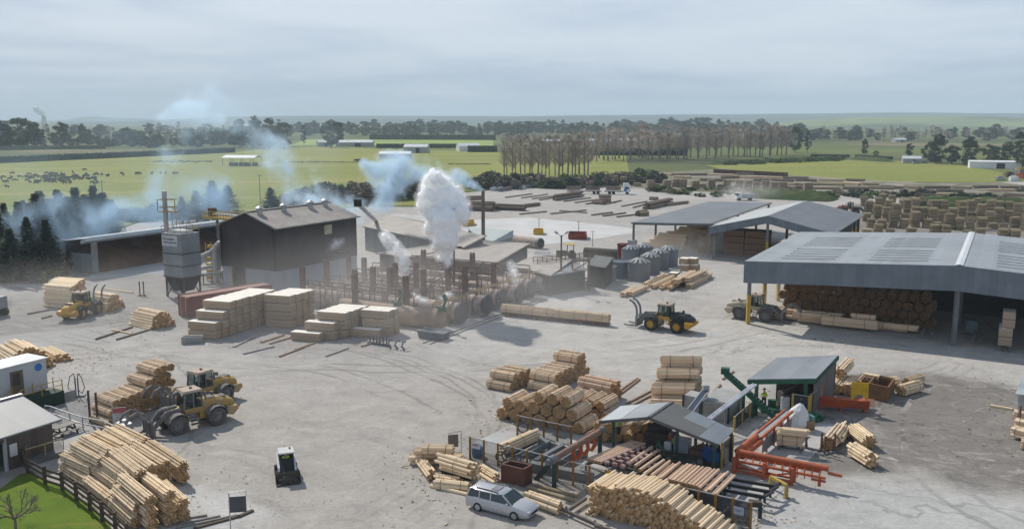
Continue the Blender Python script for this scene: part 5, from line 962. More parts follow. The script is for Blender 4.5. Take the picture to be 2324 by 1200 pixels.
# -- big shed contents
def wall_of(frame_, a0, n, b, lv, r, L, kind, what, gp):
    for j in range(lv):
        for i in range(n-(j % 2)): bundle(frame_(a0+i*r*2.02+(r if j % 2 else 0), b+L/2+R.uniform(-.1, .1), r+j*1.76*r), GB, L, r, kind, f'{what}, {LEV[j]} layer, {ORD[i]} from the left', gp, 0)
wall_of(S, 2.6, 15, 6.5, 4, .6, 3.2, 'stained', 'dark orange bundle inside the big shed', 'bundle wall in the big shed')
for i, (a0, a1, b, z, r, kd) in enumerate(((1.6, 9.5, 4.2, .3, .5, 'flat'), (9.8, 17.5, 4.4, .3, .5, 'flat'), (2.6, 10, 5.0, .9, .5, 'flat'), (4.6, 8.9, 3.6, .95, .5, 'flat'), (8.2, 14.4, 2.4, .75, .62, 'post'), (11.3, 14, 3.6, 1.45, .45, 'flat'), (13.8, 18.6, 3.8, .6, .5, 'flat'))): bundle(S((a0+a1)/2, b, z+r*.3), GA, a1-a0, r, kd, ['lowest long pack on the shed floor at left', 'low long pack on the shed floor at right', 'long pack on top at the left of the shed floor', 'short pack resting on the long one', 'round strapped bundle lying in front inside the big shed', 'short bundle on top of the round strapped bundle', 'pack at the right end of the shed floor row'][i])
for i, (a, b, L, W, Hh, z) in enumerate(((27.4, 0.9, 3.0, 1.3, 1.0, .7), (27.4, 0.9, 3.0, 1.3, .9, 1.7), (27.6, 1.0, 2.3, 1.2, .9, 2.6), (27.6, 1.0, 2.3, 1.2, .8, 3.5), (33.0, 3.0, 3.0, 1.3, 1.0, .3), (33.0, 3.0, 3.0, 1.3, 1.0, 1.3))): packet(S(a, b, z), GB, L, W, Hh, ['lowest wide pack on the trestle in the big shed', 'second wide pack on the trestle in the big shed', 'narrow pack third up on the trestle', 'topmost narrow pack on the trestle', 'lower pack at the shed right edge', 'upper pack at the shed right edge'][i], None, MPACK)
g = MB(); [g.beam(S(a, b, 0), S(a, b, .7), .14) for a in (26.9, 27.9) for b in (-.2, 2)]; [g.beam(S(a, -.4, .66), S(a, 2.2, .66), .14) for a in (26.9, 27.9)]; solo('trestle', g, MSTEEL, 'steel trestle carrying packs at the right of the big shed', 'trestle')
for i, a in enumerate((19.2, 20.2, 24.4, 25)): g = MB(); [g.beam(S(a, b, 0), S(a, b, 1.0), .12) for b in (2.2, 4.6)]; g.beam(S(a, 1.2, .95), S(a, 5, .95), .14); solo('rail_stand', g, MSTEEL, f'dark steel rail stand in the shaded shed, {ORD[i]} from the left', 'stand', 'rail stands')
g = MB(); c = S(24, 6.5); g.box(c+UP*1.1, (1.2, .8, 1.4), 0, RZA); g.beam(c, c+UP*.5, .3); solo('control_cabinet', g, mat('teal_cabinet', (.10, .16, .17), None, 1, .6), 'pale teal control cabinet deep in the big shed', 'cabinet')
# -- second shed contents
for i in range(5):
    for j in range(6-abs(i-3)//2): bundle(T(3.6+i*.5+j*.5, 6+i*3.4, .35+j*.62), GA, 8-j*.6, .55, 'flat', f'long pole pack in the lean-to shed, {LEV[min(j,5)]} layer, {ORD[i]} pile from the front', 'lean-to pole packs', 0)
for i in range(4):
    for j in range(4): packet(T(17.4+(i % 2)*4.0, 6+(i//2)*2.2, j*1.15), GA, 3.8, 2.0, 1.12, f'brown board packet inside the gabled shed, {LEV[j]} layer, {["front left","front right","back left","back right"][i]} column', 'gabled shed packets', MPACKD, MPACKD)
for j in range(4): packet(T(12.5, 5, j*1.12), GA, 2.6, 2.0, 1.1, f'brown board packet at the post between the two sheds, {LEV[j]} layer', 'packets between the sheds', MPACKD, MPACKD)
for k, (u, v, z) in enumerate(((1549, 640, 0), (1570, 640, 0), (1556, 628, 1.0), (1575, 628, 1.0), (1553, 626, 1.9), (1572, 626, 1.9), (1530, 632, 0), (1592, 636, 0))): packet(at(u, v)+UP*z, GB, 1.6, 1.35, 1.0, f'pale board packet in the tower of packets behind the tanks, {["front left base","front right base","middle left","middle right","top left","top right","left outrigger","right outrigger"][k]}', 'packet tower by the tanks')
# -- weathered bundles in the far storage block
bl = 0; SG = 'treated bundle storage block'
e0 = at(1938, 506); rowd = (at(2330, 522)-e0).normalized()
for row, (v0, u0, u1, hs) in enumerate(((536, 1952, 2340, 3), (516, 1962, 2340, 4), (500, 1956, 2340, 5), (484, 1962, 2340, 5), (469, 1950, 2230, 4), (476, 2240, 2330, 3))):
    n = int((u1-u0)/(24.5 if row < 2 else 21))
    for i in range(n):
        u = u0+(i+.5)*(u1-u0)/n+R.uniform(-2, 2); p = at(u, v0+(u-u0)*.018+R.uniform(-3, 3)); r = .60; h = max(1, hs-R.choice((0, 0, -1, 1, 2)))
        if row == 0 and R.random() < .12: continue
        for j in range(h): bundle(p+UP*(r*.60+j*1.22*r)+V((R.uniform(-.1, .1), R.uniform(-.1, .1), 0)), V((.97, -.2+R.uniform(-.08, .08), 0)), 1.8*R.uniform(.92, 1.08), (r*1.04), 'treat' if R.random() < .9 else 'treatr', f'treated bundle, storage row {["nearest the sheds","second","third","fourth","last","right hand last"][row]}, {ORD[i]} column, {LEV[j]} layer', SG, 0)
# -- log decks, packs and skids of the far yard
for i, (u0, v0, u1, v1, z, r, kd, lb) in enumerate(((1048, 466, 1122, 468, 1.3, 2.2, 'bark', 'big dark log deck just right of the steam plume'), (1060, 450, 1095, 449, 1.0, 1.2, 'bark', 'small log deck behind the steam plume'), (1120, 468, 1192, 471, .9, 1.5, 'bark', 'long low log deck in front of the far yard skids'), (1190, 467, 1224, 463, .5, .8, 'bark', 'low tail of logs right of the long deck'), (1258, 449, 1318, 440, .9, 1.5, 'barkr', 'dark heap of short logs in the far yard'), (1347, 458, 1370, 460, .6, 1.1, 'bark', 'small square log stack in the far yard'), (1360, 450, 1386, 450, 1.3, 2.0, 'bark', 'pale square log stack in the far yard'), (1468, 468, 1520, 456, .9, 1.6, 'barkr', 'grey heap of posts in the far yard'), (1510, 465, 1558, 459, .4, .8, 'bark', 'low scatter of posts right of the grey heap'), (1447, 486, 1468, 484, .6, 1.0, 'treatr', 'short dull bundle on skids behind the lean-to'), (1476, 450, 1492, 451, .5, 1.0, 'bark', 'tiny log stack near the truck'))): pxb(u0, v0, u1, v1, z, r, kd, lb, None, straps=0, name='log_deck', cat='log deck')
for i, (u0, v0, u1, v1) in enumerate(((1147, 448, 1207, 440), (1184, 449, 1243, 441), (1208, 451, 1264, 444), (1224, 454, 1270, 446), (1280, 457, 1340, 449), (1305, 460, 1360, 452), (1330, 463, 1352, 459), (1375, 463, 1410, 455), (1411, 468, 1468, 457), (1437, 471, 1470, 462), (1250, 485, 1330, 477), (1270, 478, 1332, 483), (1343, 488, 1390, 482), (1368, 490, 1420, 483), (1400, 492, 1450, 486), (1180, 486, 1240, 480))): g = MB(); g.beam(at(u0, v0, .2), at(u1, v1, .2), .45, .4); solo('yard_skid', g, MLOGK, f'long skid log laid on the far yard, {ORD[i]} in picture order', 'skid', 'far yard skids')
for i in range(30):
    u = 1252+i*20+R.uniform(-6, 6); v = 424+max(0, (u-1400)*.018)+R.uniform(-2, 3)
    if 1300 < u < 1440: v -= 5
    for j in range(R.choice((1, 2, 2))): packet(at(u, v)+UP*(j*1.5), V((1, R.uniform(-.2, .2), 0)), 2.6, 2.0, 1.45, f'tan pack in the line along the far yard hedge, {ORD[i]} from the left, {LEV[j]} one', 'packs along the far hedge', MPACKW, MPACKW) if 'MPACKW' in globals() else None
# ---- long stored pole decks right of the far yard
k = 0
for v, u0, u1, h in ((395, 1480, 1760, 7), (402, 1530, 1800, 8), (409, 1590, 1960, 8), (417, 1690, 1990, 9), (426, 1760, 1975, 9), (424, 2000, 2330, 9), (432, 2080, 2330, 9), (441, 2060, 2330, 10)):
    u = u0
    while u < u1:
        L = R.uniform(34, 62); r = h/ppm(at(u, v))*.62
        if R.random() < .95:
            pxb(u, v+R.uniform(-1.5, 1.5), u+L, v+R.uniform(-1, 2)+.6, r*.6, r, R.choice(('bark', 'treat', 'bark', 'flat')), 'long stack of stored poles beyond the far yard', 'far pole stacks', straps=0, name='pole_stack', cat='pole stack'); k += 1
        u += L+R.uniform(1, 10)
# a row of reddish bins along the right field
for i in range(30): g = MB(); p = at(1622+i*5.6, 393+i*.28); g.box(p+UP*.9, (1.15, 1.2, 1.7), 0, R.uniform(-.1, .1)); g.box(p+UP*1.8, (1.3, 1.3, .12)); solo('wooden_bin', g, mat('red_brown_bin', (.15, .075, .055), (.12, .06, .045), 1, .9) if i == 0 else bpy.data.materials['red_brown_bin'], 'reddish wooden bin in the line beside the right field', 'bin', 'bins beside the field')
# clutter at the far left of the far yard
for i in range(18):
    u = 1105+R.random()*110; v = 436-(u-1105)*.10+R.uniform(-3, 3); g = MB(); p = at(u, v); g.box(p+UP*.5, (R.uniform(1.2, 3), 1.5, 1.0), 0, R.random()*3); g.box(p+V((.4, 0, 1.1)), (R.uniform(.8, 1.6), 1, .5), 0, R.random()*3); solo('scrap_item', g, R.choice((MLOGK, MGALV, MSTEEL)), 'grey scrap piece dumped by the bushes at the far yard corner', 'scrap', 'scrap by the bushes')
# ---- white cabin, smoko building and what stands round them
MCREAM = mat('cabin_white', (.50, .515, .53), (.46, .475, .49), .4, .5, seams=(1.2, .03, 0)); MWROOF = mat('white_roof', (.72, .73, .72), None, .5, .4); MWOODF = mat('dark_fence_timber', (.10, .075, .055), (.075, .055, .042), 2, .9); MGLASS = mat('dark_glass', (.035, .05, .055), None, 1, .12, spec=.6)
def meshmat(name, c, a):
    t = NT(name); p = t.bsdf(c, .8); tr = t.n('ShaderNodeBsdfTransparent'); m = t.n('ShaderNodeMixShader'); t.put(m, 0, a); t.put(m, 1, tr.outputs[0]); t.put(m, 2, p.outputs[0]); t.put(t.out, 'Surface', m.outputs[0]); return t.mat
MMESH = meshmat('wire_mesh', (.10, .105, .11), .26); MMESHD = meshmat('dark_wire_mesh', (.045, .047, .05), .68); MAMB = mat('amber_post', (.27, .15, .035), (.20, .11, .03), 2, .7)
def quadbox(g, P, th, n, mi=0):    # 4 points and a thickness along n
    g.hexa([P[0], P[1], P[1]+n*th, P[0]+n*th], [P[3], P[2], P[2]+n*th, P[3]+n*th], mi)
c = V((-40.65, 76.44, 0)); W_ = lambda a, b, z: c+GA*a+GB*b+UP*z
o = thing('site_cabin', 'long white site cabin with a blue notice and a brown door', 'cabin', c)
g = MB(); g.hexa([W_(-2.6, -12, 1.25), W_(0, -12, 1.25), W_(0, 0, 1.25), W_(-2.6, 0, 1.25)], [W_(-2.6, -12, 3.95), W_(0, -12, 3.95), W_(0, 0, 3.95), W_(-2.6, 0, 3.95)]); part('wall', g, MCREAM, o)
g = MB(); g.hexa([W_(-2.75, -12.1, 3.95), W_(.12, -12.1, 3.95), W_(.12, .12, 3.95), W_(-2.75, .12, 3.95)], [W_(-2.75, -12.1, 4.05), W_(.12, -12.1, 4.05), W_(.12, .12, 4.05), W_(-2.75, .12, 4.05)]); part('roof', g, MWROOF, o)
g = MB(); g.hexa([W_(-2.4, -11.8, 0), W_(-.15, -11.8, 0), W_(-.15, -.15, 0), W_(-2.4, -.15, 0)], [W_(-2.4, -11.8, 1.25), W_(-.15, -11.8, 1.25), W_(-.15, -.15, 1.25), W_(-2.4, -.15, 1.25)]); part('skirting', g, MDARK, o)
g = MB(); g.hexa([W_(0, -3.3, 1.4), W_(.08, -3.3, 1.4), W_(.08, -2.2, 1.4), W_(0, -2.2, 1.4)], [W_(0, -3.3, 3.5), W_(.08, -3.3, 3.5), W_(.08, -2.2, 3.5), W_(0, -2.2, 3.5)]); d_ = part('door', g, mat('brown_door', (.16, .125, .085), None, 1, .5), o); g = MB(); g.hexa([W_(.08, -3.1, 2.3), W_(.1, -3.1, 2.3), W_(.1, -2.5, 2.3), W_(.08, -2.5, 2.3)], [W_(.08, -3.1, 3.3), W_(.1, -3.1, 3.3), W_(.1, -2.5, 3.3), W_(.08, -2.5, 3.3)]); part('pane', g, MGLASS, d_)
g = MB(); g.tube(W_(.01, -.75, 3.35), W_(.05, -.75, 3.35), .33, 16); part('notice', g, mat('blue_notice', (.03, .22, .62), None, 1, .5), o)
for b in (-6.2, -4.4): g = MB(); g.box(W_(.05, b, 3.2), (.2, .2, .25), 0, RZA); part('vent', g, MSTEEL, o)
o = thing('cabin_steps', 'green landing with yellow handrails at the cabin door', 'steps', W_(1, -2, 0)); g = MB(); g.hexa([W_(.15, -3.4, 0), W_(1.6, -3.4, 0), W_(1.6, .4, 0), W_(.15, .4, 0)], [W_(.15, -3.4, 1.2), W_(1.6, -3.4, 1.2), W_(1.6, .4, 1.2), W_(.15, .4, 1.2)]); part('landing', g, mat('dark_green_panel', (.025, .05, .035), None, 1, .8), o)
g = MB()
for k in range(5): g.hexa([W_(.3, -3.4-(k+1)*.35, 0), W_(1.5, -3.4-(k+1)*.35, 0), W_(1.5, -3.4-k*.35, 0), W_(.3, -3.4-k*.35, 0)], [W_(.3, -3.4-(k+1)*.35, 1.0-k*.2), W_(1.5, -3.4-(k+1)*.35, 1.0-k*.2), W_(1.5, -3.4-k*.35, 1.0-k*.2), W_(.3, -3.4-k*.35, 1.0-k*.2)])
part('step', g, MSTEEL, o); g = MB()
for a in (.3, 1.55):
    for z in (.55, 1.0): g.beam(W_(a, -5.2, z), W_(a, -3.4, 1.2+z), .06); g.beam(W_(a, -3.4, 1.2+z), W_(a, .3 if a > 1 else -3.3, 1.2+z), .06)
    for b in (-5.2, -3.4, -1.6, .3): g.beam(W_(a, b, 0), W_(a, b, 2.2 if b > -5 else 1.0), .06)
part('handrail', g, MYEL, o)
# smoko building
R0 = at(137, 950, 2.75); K = lambda a, b, z: V((R0.x, R0.y, 0))+GA*a+GB*b+UP*z
o = thing('smoko_building', 'low grey roofed building with brown boards and an open garage at lower left', 'building', K(-3, -4, 0))
for q in ([K(-4.6, -13, 3.9), K(0, -13, 2.75), K(0, 0, 2.75), K(-4.6, 0, 3.9)], [K(-9, -13, 2.8), K(-4.6, -13, 3.9), K(-4.6, 0, 3.9), K(-9, 0, 2.8)]): g = MB(); g.slab(q, .12); part('roof', g, mat('smoko_roof', (.30, .295, .29), (.265, .26, .255), .3, .55, .1, seams=(.8, .05, 1)), o)
g = MB(); g.beam(K(.08, -13, 2.68), K(.08, .05, 2.68), .12, .14); part('gutter', g, MSTEEL, o); g = MB(); g.beam(K(-4.6, -13, 3.95), K(-4.6, .1, 3.95), .35, .06); part('ridge_cap', g, MGALV, o)
MBRD = mat('brown_board_wall', (.13, .105, .09), (.11, .088, .076), .5, .8, seams=(.45, .16, 0)); g = MB()
g.hexa([K(-.6, -3.9, 0), K(-.45, -3.9, 0), K(-.45, -.4, 0), K(-.6, -.4, 0)], [K(-.6, -3.9, 2.7), K(-.45, -3.9, 2.7), K(-.45, -.4, 2.7), K(-.6, -.4, 2.7)]); g.hexa([K(-8.5, -.55, 0), K(-.6, -.55, 0), K(-.6, -.4, 0), K(-8.5, -.4, 0)], [K(-8.5, -.55, 2.7), K(-.6, -.55, 2.7), K(-.6, -.4, 2.7), K(-8.5, -.4, 2.7)])
g.face([K(-8.6, -.41, 2.7), K(-.5, -.41, 2.7), K(-4.6, -.41, 3.8)]); part('wall', g, MBRD, o); g = MB(); g.hexa([K(-8.5, -12.5, 0), K(-8.3, -12.5, 0), K(-8.3, -.6, 0), K(-8.5, -.6, 0)], [K(-8.5, -12.5, 2.8), K(-8.3, -12.5, 2.8), K(-8.3, -.6, 2.8), K(-8.5, -.6, 2.8)]); part('back_wall', g, MDARK, o)
g = MB(); g.hexa([K(-.62, -10, 2.15), K(-.44, -10, 2.15), K(-.44, -3.9, 2.15), K(-.62, -3.9, 2.15)], [K(-.62, -10, 2.72), K(-.44, -10, 2.72), K(-.44, -3.9, 2.72), K(-.62, -3.9, 2.72)]); part('lintel', g, MBRD, o)
g = MB(); g.hexa([K(-.40, -3.75, 1.0), K(-.36, -3.75, 1.0), K(-.36, -3.2, 1.0), K(-.40, -3.2, 1.0)], [K(-.40, -3.75, 1.9), K(-.36, -3.75, 1.9), K(-.36, -3.2, 1.9), K(-.40, -3.2, 1.9)]); part('notice', g, MWROOF, o); g = MB(); g.beam(K(-.5, -4, 0), K(-.5, -4, 2.7), .2); g.beam(K(-.5, -8.2, 0), K(-.5, -8.2, 2.7), .2); part('post', g, MCREAM, o)
g = MB(); g.slab([K(-1.2, -13, 3.2), K(1.2, -13, 2.9), K(1.2, -6.8, 2.9), K(-1.2, -6.8, 3.2)], .1); part('canopy', g, MSTEEL, o)
o = thing('deck', 'small grey deck with a tan pipe rail in front of the smoko building', 'deck', at(105, 1040)); p = [at(u, v) for u, v in ((62, 1062), (146, 1036), (140, 1012), (60, 1036))]; g = MB(); g.hexa(p, [q+UP*.45 for q in p]); part('platform', g, mat('deck_grey', (.19, .185, .18), None, 1, .85), o)
g = MB(); e = [q+UP*.45 for q in p]; 
for a, b in ((0, 1), (3, 0)): g.tube(e[a]+UP*.95, e[b]+UP*.95, .05, 6); [g.tube(e[a].lerp(e[b], f), e[a].lerp(e[b], f)+UP*.95, .04, 6) for f in (0, .5, 1)]
part('rail', g, mat('tan_pipe', (.42, .33, .19), None, 1, .6), o)
# curved post and rail fence
FP = [at(u, v) for u, v in ((50, 1058), (63, 1077), (103, 1100), (142, 1113), (174, 1137), (205, 1160), (233, 1184), (263, 1209), (290, 1236))]
o = thing('rail_fence', 'curved dark post and rail fence round the lawn', 'fence', FP[4]); 
for p in FP: g = MB(); g.beam(p, p+UP*1.35, .18); part('post', g, MWOODF, o)
for z in (.35, .75, 1.12):
    g = MB()
    for a, b in zip(FP, FP[1:]): g.beam(a+UP*z, b+UP*z, .05, .17)
    part('rail', g, MWOODF, o)
# pipe handrail
o = thing('pipe_handrail', 'galvanised pipe handrail along the gravel behind the picnic table', 'handrail', at(170, 968)); hp = [at(u, v) for u, v in ((104, 948), (118, 950), (160, 966), (189, 975), (237, 984), (262, 996))]; g = MB()
for z in (.5, 1.05): g.path([p+UP*z for p in hp], .05, 6)
part('rail', g, MGALV, o)
for p in hp: g = MB(); g.tube(p, p+UP*1.05, .05, 6); part('post', g, MGALV, o)
def picnic(c, rz, lb):
    o = thing('picnic_table', lb, 'picnic table', c, rz); M0 = MW[o.name]; P = lambda x, y, z: M0 @ V((x, y, z)); g = MB(); g.hexa([P(-.95, -.4, .72), P(.95, -.4, .72), P(.95, .4, .72), P(-.95, .4, .72)], [P(-.95, -.4, .78), P(.95, -.4, .78), P(.95, .4, .78), P(-.95, .4, .78)]); part('table_top', g, mat('weathered_planks', (.30, .27, .245), (.24, .215, .195), 2, .9), o)
    for s in (-1, 1): g = MB(); g.hexa([P(-.95, s*.78-.14, .42), P(.95, s*.78-.14, .42), P(.95, s*.78+.14, .42), P(-.95, s*.78+.14, .42)], [P(-.95, s*.78-.14, .47), P(.95, s*.78-.14, .47), P(.95, s*.78+.14, .47), P(-.95, s*.78+.14, .47)]); part('bench', g, bpy.data.materials['weathered_planks'], o)
    for x in (-.65, .65):
        g = MB(); g.beam(P(x, -.75, 0), P(x, -.25, .72), .1); g.beam(P(x, .75, 0), P(x, .25, .72), .1); g.beam(P(x, -.85, .38), P(x, .85, .38), .1); part('leg', g, MWOODF, o)
picnic(at(147, 985), turn(GB), 'weathered picnic table beside the brown boarded wall')
g = MB(); a, b = at(122, 915), at(167, 902); g.beam(a+UP*.4, b+UP*.4, .75, .8); solo('concrete_barrier', g, MCONCW, 'pale concrete barrier block beside the cabin steps', 'barrier')
p = at(176, 900); o = thing('fuel_standpipe', 'upright fuel standpipe with looped hoses on a small pad', 'standpipe', p); g = MB(); g.box(p+UP*.1, (1.3, .8, .2), 0, .3); part('pad', g, MCONCW, o); g = MB(); [g.tube(p+V((s, 0, 0)), p+V((s, 0, 1.75)), .07, 6) for s in (-.12, .12)]; part('post', g, MSTEEL, o); g = MB()
for s in (-1, 1): g.path([p+V((s*.12, 0, 1.7)), p+V((s*.2, 0, 2.15)), p+V((s*.5, -.1, 1.9)), p+V((s*.75, -.1, .9)), p+V((s*.5, -.1, .35)), p+V((s*.15, 0, .6))], .035, 5)
part('hose', g, MBLACK, o)
def board_sign(base, x, z0, w, h, lb, m, name='notice_board', post=True, hgt_=None, lines=None, red=False):
    o = thing(name, lb, 'sign', base); x = V((x[0], x[1], 0)).normalized(); n = x.cross(UP)*1.0; a = base+UP*z0; g = MB(); q = [a, a+x*w, a+x*w+UP*h, a+UP*h]; quadbox(g, q, .04, n); pn = part('panel', g, m, o)
    if post: g = MB(); g.tube(base-x*.04, base-x*.04+UP*(hgt_ or z0+h+.1), .04, 6); part('post', g, MGALV, o)
    if red: g = MB(); q = [a+UP*h*.66-n*-.045, a+x*w+UP*h*.66+n*.045, a+x*w+UP*h+n*.045, a+UP*h+n*.045]; quadbox(g, q, .006, n); part('header', g, mat('red_header', (.45, .12, .13), None, 1, .5), pn)
    for k in range(lines or 0): zz = h*(.55-.16*k); g = MB(); q = [a+x*w*.12+UP*zz+n*.045, a+x*w*(.85-.1*(k % 2))+UP*zz+n*.045, a+x*w*(.85-.1*(k % 2))+UP*(zz+.07)+n*.045, a+x*w*.12+UP*(zz+.07)+n*.045]; quadbox(g, q, .005, n); part('text_line', g, mat('sign_text', (.25, .28, .34), None, 1, .6) if 'sign_text' not in bpy.data.materials else bpy.data.materials['sign_text'], pn)
    return o
board_sign(at(260, 983), (1, .25), .75, .95, 1.35, 'white notice with a pinkish red header before the bundle wall', mat('sign_white', (.60, .62, .65), None, 1, .5), lines=4, red=True)
b = at(525, 1203); o = board_sign(b, (1, .18), 1.15, .95, 1.0, 'dark grey panel hanging on a thin post at the bottom edge', mat('dark_grey_panel', (.085, .09, .10), None, 1, .5), post=True, hgt_=2.4); g = MB(); g.path([b+UP*2.4, b+V((.9, .16, 2.5)), b+V((1.0, .18, 2.1))], .02, 5); part('arm', g, MGALV, o)
b = at(1047, 1033); o = board_sign(b+V((-.95, -.22, 0)), (1, .25), .72, .75, .95, 'brownish panel hanging from a thin post above the pipe bundles', mat('brown_grey_panel', (.15, .138, .12), (.12, .11, .10), 3, .7), post=False); g = MB(); g.path([b, b+UP*1.9, b+V((-.95, -.2, 1.75))], .03, 5); part('post', g, MGALV, o)
# loose boards at the bottom edge
for i, (u0, v0, u1, v1, w_) in enumerate(((388, 1192, 500, 1170, .16), (400, 1197, 520, 1172, .16), (395, 1180, 470, 1168, .12), (440, 1198, 545, 1170, .2), (540, 1172, 574, 1157, .25), (508, 1176, 538, 1168, .14))): g = MB(); g.beam(at(u0, v0, .1), at(u1, v1, .1), w_, .12); solo('loose_board', g, MWOODF if i in (3, 4) else mat('grey_board', (.24, .215, .195), None, 2, .9), f'loose board beside the hanging dark panel, {ORD[i]} in picture order', 'board', 'loose boards')
# bare lawn tree, snag bin corner
cr = MB(); tk = MB(); p0 = at(36, 1200); 
def limb(g, p, d, L, r, n):
    q = p+d*L; g.tube(p, q, r, 5, 0, r*.7, False)
    if n: 
        for _ in range(3 if n > 1 else 4): limb(g, q if R.random() < .6 else p.lerp(q, .7), (d+rv()*.62+UP*.1).normalized(), L*R.uniform(.6, .85), r*.6, n-1)
g = MB(); limb(g, p0, UP, .7, .10, 0); o = thing('bare_tree', 'small leafless tree on the lawn at the bottom left corner', 'tree', p0); part('trunk', g, MBARK, o); g = MB()
for k in range(5): a = k*1.26; limb(g, p0+UP*.66, V((math.cos(a), math.sin(a), .65)).normalized(), .62, .055, 4)
part('crown', g, mat('bare_branches', (.19, .155, .135), None, 1, .9), o)
# ---- pipe bundles left of the peeler
for u0, v0, u1, v1, z, r, kd, lb in ((930, 1040, 1048, 1038, .36, .52, 'flatc', 'broad flat pack at the bottom of the pile under the hanging panel'), (942, 1025, 1030, 1026, .95, .5, 'flat', 'pinkish pack on the broad flat pack'), (958, 1017, 1028, 1019, 1.5, .42, 'flat', 'topmost small pack under the hanging panel'), (953, 1043, 980, 1078, .36, .42, 'ragged', 'small splayed bundle pointing to the camera'), (1003, 1046, 1078, 1068, 1.1, .62, 'ragged', 'bundle of pipes propped on a bearer left of the brown bin'), (1092, 1062, 1126, 1082, .3, .35, 'ragged', 'splayed offcut bundle leaning at the brown bin'), (990, 1084, 1040, 1092, .3, .42, 'coarse', 'thin bundle lying before the propped one'), (986, 1096, 1066, 1104, .32, .45, 'coarse', 'lowest bundle nearest the estate car'), (1198, 1126, 1270, 1152, .45, .55, 'coarse', 'strapped pale bundle right of the estate car roof')): pxb(u0, v0, u1, v1, z, r, kd, lb, straps=1 if kd == 'ragged' else 2)
g = MB(); p = at(1040, 1082); g.box(p+UP*.3, (2.2, .9, .6), 0, -.3); solo('bearer_block', g, MWOODF, 'dark bearer block under the propped pipe bundle', 'bearer')
for i, (u0, v0, u1, v1) in enumerate(((977, 1101, 1074, 1124), (1113, 1106, 1199, 1123), (1085, 1068, 1130, 1092), (1200, 1105, 1300, 1135), (1215, 1100, 1310, 1125), (1090, 1075, 1122, 1095))): onelog(at(u0, v0, .14).lerp(at(u1, v1, .14), .5), at(u1, v1)-at(u0, v0), (at(u1, v1)-at(u0, v0)).length, .13, ['single long log behind the estate car', 'greyish log between the car and the brown bin', 'stick leaning by the brown bin', 'grey pole on the ground right of the brown bin', 'second grey pole right of the brown bin', 'thin offcut by the brown bin'][i], 'log', 'w' if i in (1, 3, 4) else 'c', MLOGW if i in (1, 3, 4) else None)
MBIN = mat('brown_bin_paint', (.135, .06, .042), (.105, .05, .036), 1.2, .7, dirt=(.17, .10, .07), dlo=.56)
def skip(q, h, m, lb, taper=.0, fill=None):      # open bin from 4 ground points, ccw
    c = sum(q, V())/4; o = thing('open_bin', lb, 'bin', c); g = MB(); tp = [c+(p-c)*(1+taper)+UP*h for p in q]; inn = [c+(p-c)*(.90+taper)+UP*h for p in q]; fl_ = [c+(p-c)*.9+UP*.2 for p in q]
    for k in range(4): j = (k+1) % 4; g.face([q[k], q[j], tp[j], tp[k]]); g.face([tp[k], tp[j], inn[j], inn[k]]); g.face([inn[k], inn[j], fl_[j], fl_[k]])
    g.face(fl_); g.face(q[::-1]); part('tub', g, m, o); g = MB()
    for k in range(4): j = (k+1) % 4; g.beam(tp[k]+UP*.04, tp[j]+UP*.04, .12, .1)
    part('rim', g, m, o)
    for k in range(4): g = MB(); g.beam(q[k]+UP*.02+(q[k]-c)*.01, tp[k]+(q[k]-c)*.01, .1); part('corner_post', g, m, o)
    return o
skip([at(1139, 1094), at(1188, 1106), at(1206, 1096), at(1158, 1086)], 1.25, MBIN, 'brown open bin behind the estate car')
# ---- peeler fences
def mesh_fence(P0, P1, n, h, lb, m=None, pm=None, skipp=(), name='mesh_fence'):
    o = thing(name, lb, 'fence', (P0+P1)/2)
    for k in range(n+1): p = P0.lerp(P1, k/n); g = MB(); g.beam(p, p+UP*h, .15); part('post', g, pm or MAMB, o)
    y = UP.cross((P1-P0).normalized())
    for k in range(n):
        if k in skipp: continue
        a, b = P0.lerp(P1, (k+.06)/n), P0.lerp(P1, (k+.94)/n); g = MB(); quadbox(g, [a+UP*.12, b+UP*.12, b+UP*(h-.06), a+UP*(h-.06)], .015, y); pn = part('panel', g, m or MMESH, o); g = MB(); g.beam(a+UP*(h-.04), b+UP*(h-.04), .05); g.beam(a+UP*.12, b+UP*.12, .05); part('frame', g, MGALV, pn)
    return o
mesh_fence(at(1067, 1042), at(1374, 1122), 9, 1.75, 'amber posted mesh fence in front of the peeler, left length'); mesh_fence(at(1384, 1124), at(1532, 1160), 4, 1.75, 'mesh fence hidden behind the big loose log heap', MMESHD); mesh_fence(at(1545, 1163), at(1702, 1200), 4, 1.75, 'dark meshed fence under the row of logs', MMESHD)
mesh_fence(at(1174, 994), at(1296, 1022), 4, 1.9, 'amber posted mesh fence before the big end-on bundle stack'); mesh_fence(at(1666, 980), at(1716, 934), 3, 1.3, 'yellow framed dark mesh fence beside the concrete bunker', MMESHD, MYEL)
a, b = at(1071, 1043), at(1099, 1050); x = (b-a).normalized(); board_sign(a, x, .95, .75, .5, 'small white notice on the left end of the peeler fence', MWROOF, post=False, lines=2); a = at(1664, 1192); board_sign(a, (b-at(1071, 1043)), .8, .62, .5, 'pale blue notice on the right end of the peeler fence', mat('pale_blue_notice', (.40, .45, .55), None, 1, .5), post=False, lines=2)
a = at(1376, 1122); board_sign(a, x, 1.1, .62, .55, 'bright yellow plate on the peeler fence', mat('bright_yellow', (.70, .45, .02), None, 1, .5), post=False)
p = at(1083, 1040)+V((0, .4, 0)); o = thing('blue_drum', 'blue plastic drum behind the fence notice', 'drum', p); g = MB(); g.lathe([(0, 0), (.38, 0), (.42, .3), (.42, .6), (.36, .82), (.0, .86)], 16, p); part('body', g, mat('blue_plastic', (.10, .25, .50), None, 1, .4), o, 40); g = MB(); g.tube(p+V((.15, 0, .84)), p+V((.15, 0, .92)), .06, 8); part('lid', g, MBLACK, o)
